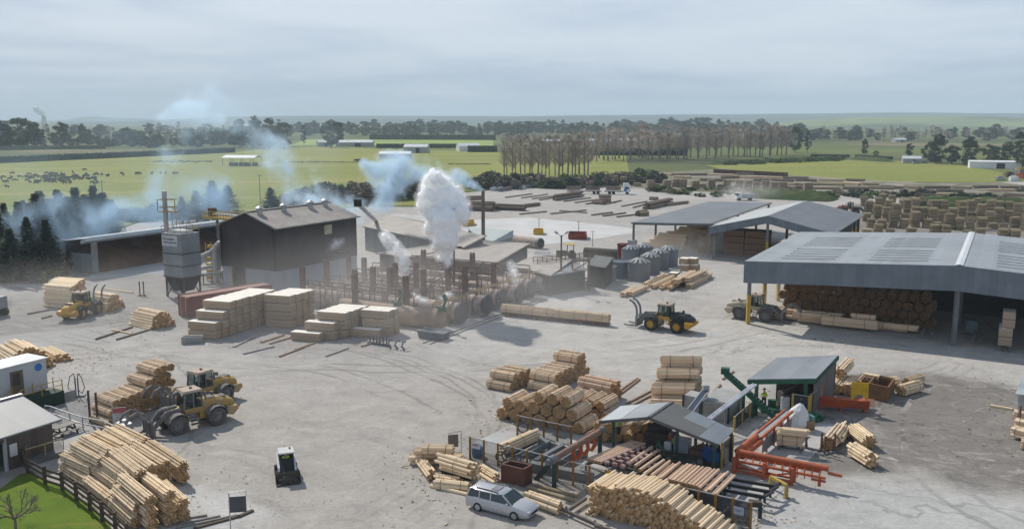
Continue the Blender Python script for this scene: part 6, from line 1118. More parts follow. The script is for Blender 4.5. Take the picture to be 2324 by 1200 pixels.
for i, (u, v) in enumerate(((1138, 1052), (1152, 1050), (1176, 1060), (1187, 985), (1192, 1064))):
    g = MB(); p = at(u, v)+UP*.55; n = 14; [g.tube(p+V((math.cos(a*6.283/n)*.4, .05*a/n, math.sin(a*6.283/n)*.4)), p+V((math.cos((a+1)*6.283/n)*.4, .05*a/n, math.sin((a+1)*6.283/n)*.4)), .06, 5) for a in range(n)]; g.beam(p-UP*.55, p-UP*.35, .12); solo('coil_ring', g, MRUST, 'rusty ring hook behind the peeler fence' if i != 3 else 'rusty ring hook at the back fence beside the resting bundle', 'ring', 'ring hooks')
# ---- infeed: bundle on deck, turning pipe with orange arms
pxb(1145, 1018, 1214, 986, 1.15, .48, 'ragged', 'bundle waiting on the infeed deck between the fences', straps=1)
o = thing('infeed_deck', 'concrete and steel infeed deck under the waiting bundle', 'deck', at(1215, 1040)); g = MB()
for f in (0, .33, .66, 1): a = at(1150, 1030, .5).lerp(at(1250, 1060, .5), f); b = at(1215, 996, .5).lerp(at(1310, 1024, .5), f); g.beam(a, b, .35, .5)
part('beam', g, MSTEEL, o); g = MB(); g.beam(at(1160, 1046, .35), at(1345, 1085, .35), .6, .6); g.beam(at(1225, 1000, .35), at(1330, 1030, .35), .5, .5); part('plinth', g, MCONCW, o)
o = thing('turning_arm', 'brown turning pipe with four orange arms above the infeed', 'log turner', at(1310, 1070)); p, q = at(1258, 1040, 2.1), at(1362, 978, 2.1); g = MB(); g.tube(p, q, .23, 12); part('pipe', g, mat('brown_pipe', (.23, .14, .105), (.18, .11, .08), 1, .7), o, 40); d = (q-p).normalized()
for k in range(4):
    e = p.lerp(q, .42+k*.155); s = UP.cross(d); g = MB(); M4 = Matrix((V((s.x, s.y, 0)), d, UP)).transposed().to_4x4(); M4.translation = e
    g.extr([(-.2, .2), (.16, .22), (.24, -.35), (.14, -.75), (.42, -1.3), (.2, -1.36), (-.12, -.85), (-.06, -.4)], -.06, .06, 0, M4); part('arm', g, MORG, o)
g = MB(); g.tube(p-d*.6, p+d*.05, .30, 12); g.tube(p-d*.9, p-d*.6, .2, 10); g.tube(q, q+d*.45, .28, 12); part('motor', g, MSTEEL, o, 40)
for e, sgn in ((p, 1), (q, -1)): g = MB(); g.beam((e.x, e.y, 0), e, .3); part('leg', g, mat('dark_green_paint', (.03, .06, .055), None, 1, .6) if 'dark_green_paint' not in bpy.data.materials else bpy.data.materials['dark_green_paint'], o)
g = MB(); g.beam(at(1216, 1088), p, .26); part('brace', g, bpy.data.materials['dark_green_paint'], o)
# ---- feed deck with rollers and logs
MCHN = mat('dark_machinery', (.045, .043, .042), (.07, .055, .045), 3, .7); MROLL = mat('red_white_roller', (.22, .07, .055), (.40, .34, .32), 5, .6)
o = thing('roller_deck', 'log feed deck with rows of red and white rollers and chains', 'roller deck', at(1420, 1055)); ca, cb = at(1330, 1050, .9), at(1432, 1008, .9); ra = at(1500, 1088, .9)-ca
for k in range(7): g = MB(); e = cb.lerp(ca, k/6*.9)+ra*.03; g.beam(e, e+ra*.97, .14, .2); part('chain_beam', g, MCHN, o)
for f in (0, .33, .66, 1): g = MB(); e = ca+ra*f*.97; g.beam(e-UP*.1, cb+ra*f*.97-UP*.1, .16, .22); [g.beam(V((w_.x, w_.y, 0)), w_, .16) for w_ in (e, cb+ra*f*.97)]; part('frame', g, MSTEEL, o)
for j in range(4):
    for k in range(7): e = ca.lerp(cb, .08+k*.135)+ra*(.14+j*.105)+UP*.16; dd = ra.normalized(); g = MB(); g.tube(e-dd*.16, e+dd*.16, .17, 10, 0, None, True); part('roller', g, MROLL, o, 40)
for k in range(5): e = (k*.045); onelog((ca+ra*e).lerp(cb+ra*e, .52)+UP*.22, cb-ca, (cb-ca).length*1.02, .115, 'log lying on the left part of the roller deck', 'logs on the roller deck', 'p', MLOGP)
for k in range(5): a, b = at(1430+k*10.5, 1049+k*9, 1.15), at(1480+k*9, 1014+k*10, 1.15); onelog((a+b)/2, b-a, (b-a).length, .13, f'log spaced out on the chain deck before the shed, {ORD[k]} from the shed', 'spaced logs on the chain deck', 'p', MLOGP)
o = thing('green_guard', 'curved green guard and trough between the chain deck and the shed', 'guard', at(1530, 1070)); g = MB(); a, b = at(1488, 1050), at(1515, 1062); y = V((.25, .6, 0)); pr = [a, a.lerp(b, .4), b]; g.hexa([a, b, b+y, a+y], [a+UP*1.5, b+UP*.7, b+y+UP*.7, a+y+UP*1.5]); a, b = at(1515, 1060), at(1580, 1076); g.hexa([a, b, b+y, a+y], [a+UP*.8, b+UP*.8, b+y+UP*.8, a+y+UP*.8]); part('panel', g, MGRN, o); g = MB(); g.beam(a+UP*.85, b+UP*.85, .1); part('rim', g, bpy.data.materials['dark_green_paint'], o)
# ---- output rails with a row of logs
o = thing('output_rails', 'black steel output rails on green legs with upturned ends', 'log rails', at(1700, 1130))
for u0, v0, u1, v1 in ((1500, 1058, 1757, 1103), (1492, 1070, 1744, 1115), (1484, 1082, 1733, 1127)):
    g = MB(); a, b = at(u0, v0, .85), at(u1, v1, .85); g.beam(a, b, .16, .2); d = V((.75, .66, 0)); g.beam(b, b+d*1.1+UP*.05, .16, .14); part('rail', g, mat('black_steel', (.030, .030, .034), None, 2, .5) if 'black_steel' not in bpy.data.materials else bpy.data.materials['black_steel'], o)
    for f in (.25, .62, .97): e = a.lerp(b, f); g = MB(); g.beam((e.x, e.y, 0), e, .14); part('leg', g, bpy.data.materials['dark_green_paint'], o)
nlog = 21
for k in range(nlog):
    f = k/(nlog-1); a, b = at(1478+f*146, 1086+f*36, 1.05), at(1520+f*146, 1052+f*28, 1.05); onelog((a+b)/2+UP*(.02 if k % 3 else .2), b-a, (b-a).length*R.uniform(.97, 1.08), R.uniform(.10, .125), 'log in the even row lying on the output rails', 'row of logs on the output rails', 'p', MLOGP)
for k in range(8): f = .25+k*.06; a, b = at(1482+f*146, 1080+f*36, 1.3), at(1524+f*146, 1046+f*28, 1.3); onelog((a+b)/2, b-a, (b-a).length, .11, 'log resting on top of the row on the output rails', 'logs on top of the row', 'p', MLOGP)
o = thing('yellow_hoop', 'yellow hoop barrier over the upturned rail ends', 'barrier', at(1766, 1120)); a, b = at(1748, 1110), at(1784, 1131); g = MB(); g.beam(a, a+UP*.9, .2); g.beam(b, b+UP*.9, .2); g.beam(a+UP*.9, b+UP*.9, .2); part('frame', g, MYEL, o); g = MB(); [g.box(p+UP*.03, (.4, .4, .06)) for p in (a, b)]; part('foot', g, MSTEEL, o)
o = thing('green_stand', 'green stand with a dark hopper beside the fence notice', 'stand', at(1722, 1176)); a = at(1724, 1176); g = MB(); g.beam(a, a+UP*1.05, .22); part('leg', g, bpy.data.materials['dark_green_paint'], o); g = MB(); g.box(a+V((-.3, .1, .95)), (.8, .4, .35), 0, -.3); part('hopper', g, MCHN, o)
# ---- low steel beams before the big heap
for i, (u0, v0, u1, v1) in enumerate(((1272, 1153, 1368, 1196), (1285, 1160, 1330, 1130), (1350, 1192, 1400, 1206))): g = MB(); g.beam(at(u0, v0, .35), at(u1, v1, .35), .16, .2); e = at(u0, v0); g.beam(e, e+UP*.35, .14); solo('steel_beam', g, mat('brown_steel', (.14, .115, .105), None, 2, .7) if i == 0 else bpy.data.materials['brown_steel'], ['long brown steel beam lying right of the estate car', 'short beam crossing the long one', 'beam at the bottom edge under the big heap'][i], 'beam')
# ---- peeler shed
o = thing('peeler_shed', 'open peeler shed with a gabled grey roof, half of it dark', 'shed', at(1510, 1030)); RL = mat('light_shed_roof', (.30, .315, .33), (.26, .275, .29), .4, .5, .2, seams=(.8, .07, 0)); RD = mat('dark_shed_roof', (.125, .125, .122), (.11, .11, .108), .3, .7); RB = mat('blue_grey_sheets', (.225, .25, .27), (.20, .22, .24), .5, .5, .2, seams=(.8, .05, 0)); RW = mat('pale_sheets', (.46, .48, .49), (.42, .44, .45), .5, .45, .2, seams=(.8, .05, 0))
eL0, eL1, rF, rB_, eR0, eR1 = at(1360, 955, 2.5), at(1407, 921, 2.5), at(1473, 946, 3.5), at(1526, 911, 3.5), at(1630, 1008, 2.5), at(1667, 975, 2.5)
def strip(a0, a1, b0, b1, f0, f1, m, dz=0.0, g0=0.0, g1=1.0): A_ = lambda p, q, f: p.lerp(q, f); q = [A_(A_(a0, a1, f0), A_(b0, b1, f0), g0), A_(A_(a0, a1, f1), A_(b0, b1, f1), g0), A_(A_(a0, a1, f1), A_(b0, b1, f1), g1), A_(A_(a0, a1, f0), A_(b0, b1, f0), g1)]; g = MB(); g.slab([p+UP*dz for p in q], .08); return part('roof', g, m, o)
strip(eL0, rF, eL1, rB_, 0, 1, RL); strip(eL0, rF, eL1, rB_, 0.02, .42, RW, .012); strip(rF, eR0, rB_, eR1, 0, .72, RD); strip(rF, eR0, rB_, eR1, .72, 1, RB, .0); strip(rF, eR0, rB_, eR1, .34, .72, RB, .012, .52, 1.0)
g = MB(); g.beam(rF, rB_, .22, .1); g.beam(rF-UP*.08, eR0-UP*.08, .1, .22); g.beam(rF-UP*.08, eL0-UP*.08, .1, .22); part('trim', g, mat('dark_trim', (.12, .12, .125), None, 1, .6), o)
for p in (eL0.lerp(rF, .3), eL1.lerp(rB_, .3), rF.lerp(eR0, .42), rB_.lerp(eR1, .4), eR0.lerp(rF, .06), eR1.lerp(rB_, .05), eL1.lerp(rB_, .8)): g = MB(); g.beam((p.x, p.y, 0), p-UP*.1, .2); part('post', g, bpy.data.materials['dark_green_paint'], o)
p = rF.lerp(rB_, .12)-UP*.32-GA*.15; g = MB(); g.beam(p-GA*.35, p+GA*.35, .16, .08); lm = NT('lit_tube'); e = lm.n('ShaderNodeEmission', i_Color=(1, .9, .66, 1), i_Strength=1.6); lm.put(lm.out, 'Surface', e.outputs[0]); part('lamp', g, lm.mat, o)
o = thing('peeling_machine', 'dark peeling machine with green frame under the peeler shed roof', 'machine', at(1500, 1030)); c = at(1488, 1022); g = MB(); g.box(c+UP*.9+GB*.6, (1.7, 1.3, 1.0), 0, RZA); g.tube(c+UP*1.5+GB*.4-GA*.8, c+UP*1.7+GB*.9+GA*.9, .4, 12); g.box(c+UP*1.9+GB*.8, (.9, .6, .5), 0, RZA); part('body', g, MCHN, o); g = MB(); [g.beam(c+GA*a+GB*b, c+GA*a+GB*b+UP*.9, .15) for a in (-.8, .8) for b in (.2, 1.2)]; part('leg', g, bpy.data.materials['dark_green_paint'], o); g = MB(); g.tube(c+GA*1.1+UP*.9, c+GA*1.1+GB*.9+UP*.9, .55, 14); part('wheel', g, MRUST, o, 40)
o = thing('control_booth', 'grey control booth with pale panels under the right half of the shed', 'booth', at(1545, 1045)); c = at(1548, 1046); g = MB(); g.box(c+UP*1.0, (1.1, .8, 1.5), 0, RZA); part('cabinet', g, mat('grey_blue_cabinet', (.25, .28, .31), None, 1, .5), o); g = MB(); g.box(c-GA*1.1+UP*.85, (.5, .3, .8), 0, RZA); part('panel', g, MWROOF, o); g = MB(); g.box(c+GA*1.1+UP*.6, (.9, .8, 1.2), 0, RZA); g.tube(c+GA*1.0+UP*1.2, c+GA*1.6+UP*1.5, .2, 8); part('gearbox', g, MRUST, o)
o = thing('blue_engine', 'blue hydraulic engine set at the right end of the peeler shed', 'engine', at(1612, 1058)); c = at(1612, 1056); g = MB(); g.box(c+UP*.85, (1.5, .9, .75), 0, RZA); g.box(c+UP*1.3, (1.0, .6, .3), 0, RZA); part('body', g, MBLUE, o); g = MB(); [g.tube(c+GA*(k*.3-.6)+UP*1.2, c+GA*(k*.3-.6)+UP*1.65, .08, 6) for k in range(5)]; part('valve', g, MCHN, o); g = MB(); g.box(c+UP*.25, (1.7, 1.0, .5), 0, RZA); part('base', g, MCHN, o)
mesh_fence(at(1637, 1066), at(1661, 1045), 1, 2.0, 'tall yellow framed guard at the right end of the peeler shed', MMESHD, MYEL, name='machine_guard')
o = thing('yellow_handrail', 'yellow handrail under the left half of the peeler shed', 'handrail', at(1440, 1000)); g = MB(); a, b = at(1432, 1002), at(1472, 978); g.beam(a+UP*1.0, b+UP*1.0, .06); g.beam(a+UP*.5, b+UP*.5, .06); part('rail', g, MYEL, o); g = MB(); [g.beam(p, p+UP, .06) for p in (a, b, a.lerp(b, .5))]; part('post', g, MYEL, o)
# ---- bunkers, chute, elevator and green shed
for i, (q, h, lb) in enumerate((([(1550, 938), (1588, 946), (1604, 934), (1566, 926)], 1.55, 'small concrete bunker beside the stair shaped stack'), ([(1592, 952), (1652, 962), (1690, 935), (1625, 922)], 1.65, 'large concrete bunker with a pale lid behind the peeler shed'))):
    q = [at(*p) for p in q]; c = sum(q, V())/4; o = thing('concrete_bunker', lb, 'bunker', c); g = MB(); g.hexa(q, [p+UP*h for p in q]); part('wall', g, MCONCW, o); g = MB(); w_ = [c+(p-c)*(.93)+UP*(h+.03) for p in q]; g.hexa([p-UP*.02 for p in w_], [p+UP*.05 for p in w_]); part('lid', g, mat('pale_dust_lid', (.36, .36, .355), (.30, .30, .29), 1, .9) if i == 0 else bpy.data.materials['pale_dust_lid'], o)
    for p in q[:2]: g = MB(); g.beam(p+(p-c)*.02, p+(p-c)*.02+UP*(h+.15), .14); part('post', g, bpy.data.materials['dark_green_paint'], o)
o = thing('silver_chute', 'twin silver pipes slanting from the green shed to the peeler shed', 'chute', at(1660, 960)); p, q = at(1609, 950, 1.7), at(1713, 872, 3.0)
for s in (-.13, .13): g = MB(); y = UP.cross((q-p).normalized())*s; g.tube(p+y, q+y, .10, 8); part('pipe', g, mat('bright_aluminium', (.62, .64, .68), None, 1, .35, .4) if 'bright_aluminium' not in bpy.data.materials else bpy.data.materials['bright_aluminium'], o, 40)
g = MB(); e = p.lerp(q, .35); g.beam((e.x, e.y, 0), e, .1); e = p.lerp(q, .7); g.beam((e.x, e.y, 0), e, .1); part('leg', g, MSTEEL, o)
o = thing('blue_chute', 'short dark blue conveyor rising from the bunker to the stack', 'conveyor', at(1580, 945)); p, q = at(1566, 932, 1.7), at(1602, 885, 2.3); g = MB(); g.beam(p, q, .45, .12); part('belt', g, mat('dark_blue_belt', (.02, .04, .08), None, 1, .6), o); g = MB(); y = UP.cross((q-p).normalized())*.27; [g.beam(p+y*s, q+y*s, .07, .16) for s in (-1, 1)]; g.box(q+UP*.2, (.5, .4, .5)); part('side_rail', g, MGALV, o); g = MB(); g.beam((q.x, q.y, 0), q, .14); part('leg', g, MSTEEL, o)
o = thing('green_elevator', 'green inclined elevator rising leftwards out of the green shed', 'elevator', at(1720, 950)); p, q = at(1758, 945, .25), at(1646, 845, 3.7); x = (q-p).normalized(); y = UP.cross(x).normalized(); g = MB(); [g.beam(p+y*s, q+y*s, .1, .42) for s in (-.3, .3)]; part('side', g, MGRN, o); g = MB(); g.beam(p, q, .5, .08); part('belt', g, MBLACK, o); g = MB(); [g.box(p.lerp(q, k/16)+UP*.1, (.5, .1, .14), 0, turn(x)+1.57) for k in range(1, 16)]; part('cleat', g, MWCAP, o); g = MB(); g.box(q+UP*.15, (.7, .6, .5), 0, turn(x)); part('drive', g, MGRN, o)
for f in (.42, .62): e = p.lerp(q, f); g = MB(); g.beam((e.x, e.y, 0), e, .18); part('leg', g, MGRN, o)
o = thing('green_shed', 'small machine shed with a grey sheet roof on green beams', 'shed', at(1790, 930)); q = [at(1698, 860, 3.2), at(1852, 858, 3.2), at(1903, 805, 3.95), at(1763, 811, 3.95)]; g = MB(); g.slab(q, .1); part('roof', g, mat('grey_sheet_roof', (.34, .35, .36), (.30, .31, .32), .4, .5, .2, seams=(.85, .07, 0)), o)
g = MB(); g.beam(q[0]-UP*.25, q[1]-UP*.25, .16, .36); g.beam(q[3]-UP*.25, q[2]-UP*.25, .16, .36); g.beam(q[0]-UP*.25, q[3]-UP*.25, .14, .3); g.beam(q[1]-UP*.25, q[2]-UP*.25, .14, .3); part('beam', g, MGRN, o); cc = sum(q, V())/4
for p in (q[0].lerp(q[1], .10), q[0].lerp(q[1], .86), q[3].lerp(q[2], .03), q[3].lerp(q[2], .97)): p = p.lerp(cc, .05); g = MB(); g.beam((p.x, p.y, 0), p-UP*.3, .26); part('post', g, MGRN, o)
g = MB(); a, b = q[1].lerp(cc, .06), q[2].lerp(cc, .04); quadbox(g, [V((a.x, a.y, .2)), V((b.x, b.y, .2)), b-UP*.25, a-UP*.25], .06, -GA); part('side_wall', g, mat('dull_cladding', (.155, .145, .14), (.135, .125, .12), .5, .7, seams=(.7, .1, 0)), o); g = MB(); a, b = q[3].lerp(cc, .05), q[2].lerp(cc, .05); quadbox(g, [V((a.x, a.y, .2)), V((b.x, b.y, .2)), b-UP*.25, a-UP*.25], .06, -GB); part('back_wall', g, mat('ply_back', (.13, .105, .075), None, 1, .8), o)
o = thing('pointing_machine', 'dark green post pointing machine inside the small green shed', 'machine', at(1790, 935)); c = at(1788, 930); g = MB(); g.box(c+UP*.8, (1.5, 1.2, 1.6), 0, .1); g.tube(c+V((-.5, -.2, 1.7)), c+V((.9, .2, 2.3)), .25, 10); part('body', g, MCHN, o); g = MB(); g.box(c+V((-.5, -.75, .8)), (.7, .25, 1.2), 0, .1); part('cabinet', g, mat('white_cabinet', (.50, .51, .52), None, 1, .5), o); g = MB(); g.box(c+V((-1.6, -.3, .15)), (1.8, 1.2, .3)); g.box(c+V((-1.3, .2, .5)), (.6, .5, .7)); part('base', g, MGRN, o)
mesh_fence(at(1797, 942), at(1834, 948), 1, 1.9, 'yellow framed mesh gate in front of the green shed', MMESHD, MYEL, name='machine_guard'); mesh_fence(at(1838, 946), at(1862, 926), 1, 2.0, 'yellow framed mesh guard at the right of the green shed', MMESHD, MYEL, name='machine_guard')
g = MB(); c = at(1850, 955); g.extr([(-.6, 0), (.6, 0), (.5, .35), (0, .75), (-.5, .4)], -.4, .4, 0, Matrix.Translation(c) @ Matrix.Rotation(.4, 4, 'Z')); g.beam(c+V((-.4, -.4, .1)), c+V((.7, -.6, .6)), .2); solo('green_scrap', g, MGRN, 'dark green machine part on the ground right of the green shed', 'machine part')
# ---- tarp covered machine
o = thing('tarp_machine', 'machine covered with a crumpled white tarpaulin', 'covered machine', at(1806, 975)); c = at(1805, 972); g = MB(); rr = random.Random(5); rings = []
for z, r in ((0.05, 1.0), (.55, 1.02), (1.1, .86), (1.6, .62), (1.95, .30), (2.08, .06)): rings.append([c+V((math.cos(a)*r*1.05*rr.uniform(.88, 1.1)+.25*z*.6, math.sin(a)*r*.8*rr.uniform(.88, 1.1), z+rr.uniform(-.06, .06))) for a in [k*6.283/11 for k in range(11)]])
g.loft(rings); part('tarpaulin', g, mat('white_tarp', (.66, .67, .68), (.56, .57, .58), 1.5, .6), o); g = MB(); g.box(c+V((1.1, -.25, .6)), (.35, .7, 1.2), 0, .3); part('frame', g, mat('teal_paint', (.10, .22, .20), None, 1, .6), o); g = MB(); g.box(c+V((1.0, -.62, .45)), (.6, .1, .8), 0, .2); part('plate', g, mat('ply_plate', (.33, .23, .13), None, 1, .8), o)
# ---- orange L conveyor
o = thing('orange_conveyor', 'bright orange L shaped log conveyor on legs', 'conveyor', at(1720, 1060)); z = 1.45
pA, pB, pC = at(1671, 1068), at(1784, 975), at(1845, 1100); dx = (at(1790, 1092)-pA).normalized(); pC = pA+dx*6.2; db = (pB-pA).normalized()
g = MB(); g.tube(pA+UP*z, pC+UP*z, .2, 10); g.beam(pA+UP*(z-.25), pC+UP*(z-.25)-dx*.5, .3, .2); part('trough', g, MORG, o)
y = UP.cross(dx); g = MB(); g.beam(pA-y*.65+UP*(z-.45), pC-y*.65+UP*(z-.45), .12, .16)
for k in range(12): e = pA+dx*(.25+k*.5); g.beam(e+UP*(z-.1), e-y*.7+UP*(z-.5), .09, .12)
for k in range(6): e = pA+dx*(3.4+k*.48)-y*.72; g.beam(e+UP*(z-.75), e+UP*(z-.05), .06)
part('rib', g, MORG, o)
for a in (0, 2.1, 4.0):
    for s in (0, -.65): g = MB(); e = pA+dx*a+y*s; g.beam(e, e+UP*(z-.2), .2); part('leg', g, MORG, o)
g = MB(); g.beam(pA-y*.65+UP*.3, pA+dx*4-y*.65+UP*.3, .14); g.beam(pA+UP*.3, pA+dx*4+UP*.3, .14); g.beam(pA+dx*2.1-y*.65+UP*.3, pA+dx*4-y*.65+UP*.9, .1); g.beam(pA+dx*.1-y*.65+UP*.9, pA+dx*2-y*.65+UP*.3, .1); part('brace', g, MORG, o); g = MB(); g.tube(pC+UP*(z-.3), pC+dx*.9+UP*(z-.32), .11, 8); g.beam(pC-dx*.4-y*.6+UP*(z-1.1), pC-dx*.4-y*.6+UP*(z-.5), .16); g.beam(pC-dx*.9-y*.6+UP*(z-.7), pC-y*.6+UP*(z-.7), .14); part('end_shaft', g, MORG, o)
yb = UP.cross(db); L1 = (pB-pA).length; g = MB(); g.tube(pA+UP*z, pA+db*L1*.36+UP*z, .22, 10); g.beam(pA-yb*.35+UP*(z-.3), pA-yb*.35+db*L1*.36+UP*(z-.3), .3, .4); [g.tube(pA-yb*.5+db*(.3+k*.3)+UP*(z-.1), pA-yb*.1+db*(.3+k*.3)+UP*(z+.05), .06, 6) for k in range(6)]; part('drive_section', g, MORG, o)
g = MB(); [g.beam(pA+db*L1*.34+yb*s+UP*z, pA+db*L1*1.0+yb*s+UP*(z+.15), .13, .2) for s in (.18, -.42)]; part('side_rail', g, MORG, o); g = MB(); g.beam(pA+db*L1*.34-yb*.12+UP*(z-.02), pA+db*L1-yb*.12+UP*(z+.1), .45, .08); part('belt', g, mat('grey_belt', (.33, .33, .325), None, 1, .7), o)
for f in (.45, .6, .75, .9): g = MB(); e = pA+db*L1*f-yb*.45; g.beam(e, e+UP*z, .15); part('leg', g, MORG, o)
g = MB(); quadbox(g, [pA+db*L1*.36-yb*.5+UP*.25, pA+db*L1*.97-yb*.5+UP*.25, pA+db*L1*.97-yb*.5+UP*(z-.3), pA+db*L1*.36-yb*.5+UP*(z-.3)], .04, yb); part('guard_panel', g, mat('grey_guard', (.20, .205, .20), (.16, .165, .16), 2, .7), o)
# ---- orange trough with the yellow plate
o = thing('orange_trough', 'orange steel trough with a yellow end plate right of the green shed', 'trough', at(1915, 930)); a, b = at(1855, 930), at(1972, 938); x = (b-a).normalized(); y = UP.cross(x); g = MB(); g.hexa([a+UP*.35, b+UP*.35, b+y*.5+UP*.35, a+y*.5+UP*.35], [a-y*.15+UP*1.1, b-y*.15+UP*1.1, b+y*.65+UP*1.1, a+y*.65+UP*1.1]); part('body', g, mat('deep_orange', (.42, .075, .02), (.33, .06, .018), 1, .6, dirt=(.20, .08, .05)), o)
for f in (.05, .45, .92): g = MB(); e = a.lerp(b, f); g.beam(e, e+UP*.4, .2); g.beam(e+y*.5, e+y*.5+UP*.4, .2); part('leg', g, bpy.data.materials['deep_orange'], o)
g = MB(); [g.beam(b+y*(.1+k*.15)+UP*(.6+k*.12), b+y*(.1+k*.15)+x*.5+UP*(.6+k*.12), .06) for k in range(5)]; part('finger', g, MORG, o); e = a.lerp(b, .64); g = MB(); w_ = 1.35
for k in range(9):
    x0, x1 = k/9*w_, (k+1)/9*w_; fz = lambda q: .55*max(0, 1-((q-w_*.5)/(w_*.34))**2)**.5 if abs(q-w_*.5) < w_*.34 else 0; quadbox(g, [e+x*x0+UP*(1.05+fz(x0)), e+x*x1+UP*(1.05+fz(x1)), e+x*x1+UP*2.65, e+x*x0+UP*2.65], .06, y)
part('yellow_plate', g, mat('plate_yellow', (.60, .36, .02), (.50, .30, .02), 1.5, .6), o)
skip([at(1970, 904), at(2013, 914), at(2027, 893), at(1985, 884)], 1.35, mat('rust_brown_bin', (.22, .12, .055), (.17, .09, .045), 1, .75, dirt=(.12, .07, .045)), 'rusty brown open bin behind the yellow plate'); skip([at(1955, 886), at(1990, 892), at(2002, 878), at(1966, 872)], 1.0, bpy.data.materials['rust_brown_bin'], 'second open bin half hidden behind the rusty one')
for u0, v0, u1, v1, z, r, kd, lb, rg in ((1896, 882, 1916, 858, .6, .6, 'orange', 'round bundle at the left behind the orange trough', 2), (1922, 884, 1940, 862, .6, .6, 'orange', 'round bundle half hidden by the yellow plate', 2), (1906, 846, 1926, 824, 1.6, .6, 'ragged', 'spiky loose bundle on top behind the green shed', 1), (1945, 872, 1962, 856, .5, .5, 'ragged', 'bundle hidden behind the yellow plate', 1), (2002, 868, 2036, 862, .5, .55, 'coarse', 'loose bundle spilling between the bins and the round bundles', 1), (2044, 886, 2084, 874, .55, .58, 'cream', 'round strapped bundle alone at the damp ground', 2), (2056, 868, 2092, 858, .5, .52, 'cream', 'round bundle behind the lone strapped one', 2), (1962, 850, 1995, 856, 1.3, .35, 'flatc', 'thin boards laid across the second bin', 0),
    (1880, 1006, 1906, 974, .6, .6, 'orange', 'round bundle with its end to the camera behind the cradle stand', 2), (1898, 998, 1916, 970, .55, .5, 'ragged', 'ragged bundle lying behind the round one by the cradle', 1), (1938, 975, 1974, 1003, .62, .62, 'cream', 'upper of two bundles on the pale concrete at right', 2), (1936, 1018, 1978, 1044, .58, .6, 'ragged', 'lower of two bundles on the pale concrete, ends uneven', 2), (1764, 990, 1822, 996, .95, .62, 'post', 'bundle held in the cradle beside the tarp machine', 2), (1770, 976, 1832, 982, 1.65, .3, 'ragged', 'loose posts on top of the cradle bundle', 0),
    (2300, 938, 2352, 946, .5, .55, 'flat', 'pink flat pack at the right edge, farthest', 2), (2304, 958, 2352, 966, .6, .5, 'flatc', 'pale flat pack at the right edge behind the stake', 2), (2300, 976, 2352, 990, .6, .6, 'flat', 'orange flat pack at the right edge before the stake', 2), (2318, 1006, 2360, 1014, .4, .5, 'cream', 'pale bundle at the right edge nearest the camera', 2)): pxb(u0, v0, u1, v1, z, r, kd, lb, straps=rg)
def cradle(c, lb, x=GA):
    o = thing('cradle_stand', lb, 'cradle', c); y = UP.cross(x); g = MB(); g.beam(c-x*.9+UP*.1, c+x*.9+UP*.1, .2, .16); g.beam(c-x*.8-y*.6+UP*.06, c-x*.8+y*.6+UP*.06, .16, .12); g.beam(c+x*.8-y*.6+UP*.06, c+x*.8+y*.6+UP*.06, .16, .12); part('base', g, MSTEEL, o)
    for s in (-.55, .55): g = MB(); g.beam(c+x*s+UP*.1, c+x*s+UP*1.5, .13); g.beam(c+x*s+y*.5+UP*.1, c+x*s+UP*.9, .08); part('upright', g, MRUST, o)
cradle(at(1795, 1020), 'steel cradle holding the bundle by the tarp machine'); cradle(at(1846, 1022), 'empty steel cradle stand with two uprights'); cradle(at(1882, 1030), 'low cradle stand before the round bundle', V((.8, .5, 0)).normalized())
g = MB(); p = at(2312, 972); g.beam(p, p+UP*1.9, .13); solo('steel_stake', g, MRUST, 'rusty stake between the flat packs at the right edge', 'stake'); onelog(at(2273, 924, .13), at(2297, 928)-at(2250, 920), 1.7, .14, 'single board lying on the damp ground at the right edge', 'board', 'c')
o = thing('edge_hut', 'pale roofed hut cut off by the right edge of the picture', 'hut', at(2350, 935)); c = at(2350, 930); q = [at(2304, 893, 2.2), at(2400, 905, 2.2), at(2420, 862, 2.9), at(2322, 852, 2.9)]; g = MB(); g.slab(q, .1); part('roof', g, mat('pale_green_roof', (.40, .45, .46), None, .5, .5), o); g = MB(); cc = sum(q, V())/4; i_ = [cc+(p-cc)*.86 for p in q]
for k in range(4): a, b = i_[k], i_[(k+1) % 4]; g.face([V((a.x, a.y, 0)), V((b.x, b.y, 0)), b-UP*.08, a-UP*.08])
part('wall', g, MGRY, o)
# ---- vehicles and people
MTYRE = mat('tyre', (.022, .022, .023), (.05, .047, .043), 2, .9); MTYRD = mat('dusty_tyre', (.115, .11, .105), (.085, .08, .077), 2, .9); MLY = mat('loader_yellow', (.55, .30, .03), (.46, .25, .03), 1.5, .5, dirt=(.32, .22, .10), dscale=1.6, dlo=.58, dhi=.8); MLYD = mat('dusty_loader_yellow', (.44, .265, .06), (.36, .25, .11), 1.2, .7, dirt=(.30, .26, .20), dscale=1.0, dlo=.45, dhi=.7)
MDUSTY = mat('dusty_grey_steel', (.20, .19, .18), (.15, .14, .135), 1.5, .85); MRIMY = mat('yellow_rim', (.50, .28, .03), None, 2, .6)
t = NT('cab_glass'); p_ = t.bsdf((.03, .05, .05), .08, 0, .6); tr = t.n('ShaderNodeBsdfTransparent', i_Color=(.75, .85, .85, 1)); m_ = t.n('ShaderNodeMixShader'); t.put(m_, 0, .45); t.put(m_, 1, tr.outputs[0]); t.put(m_, 2, p_.outputs[0]); t.put(t.out, 'Surface', m_.outputs[0]); MCABG = t.mat
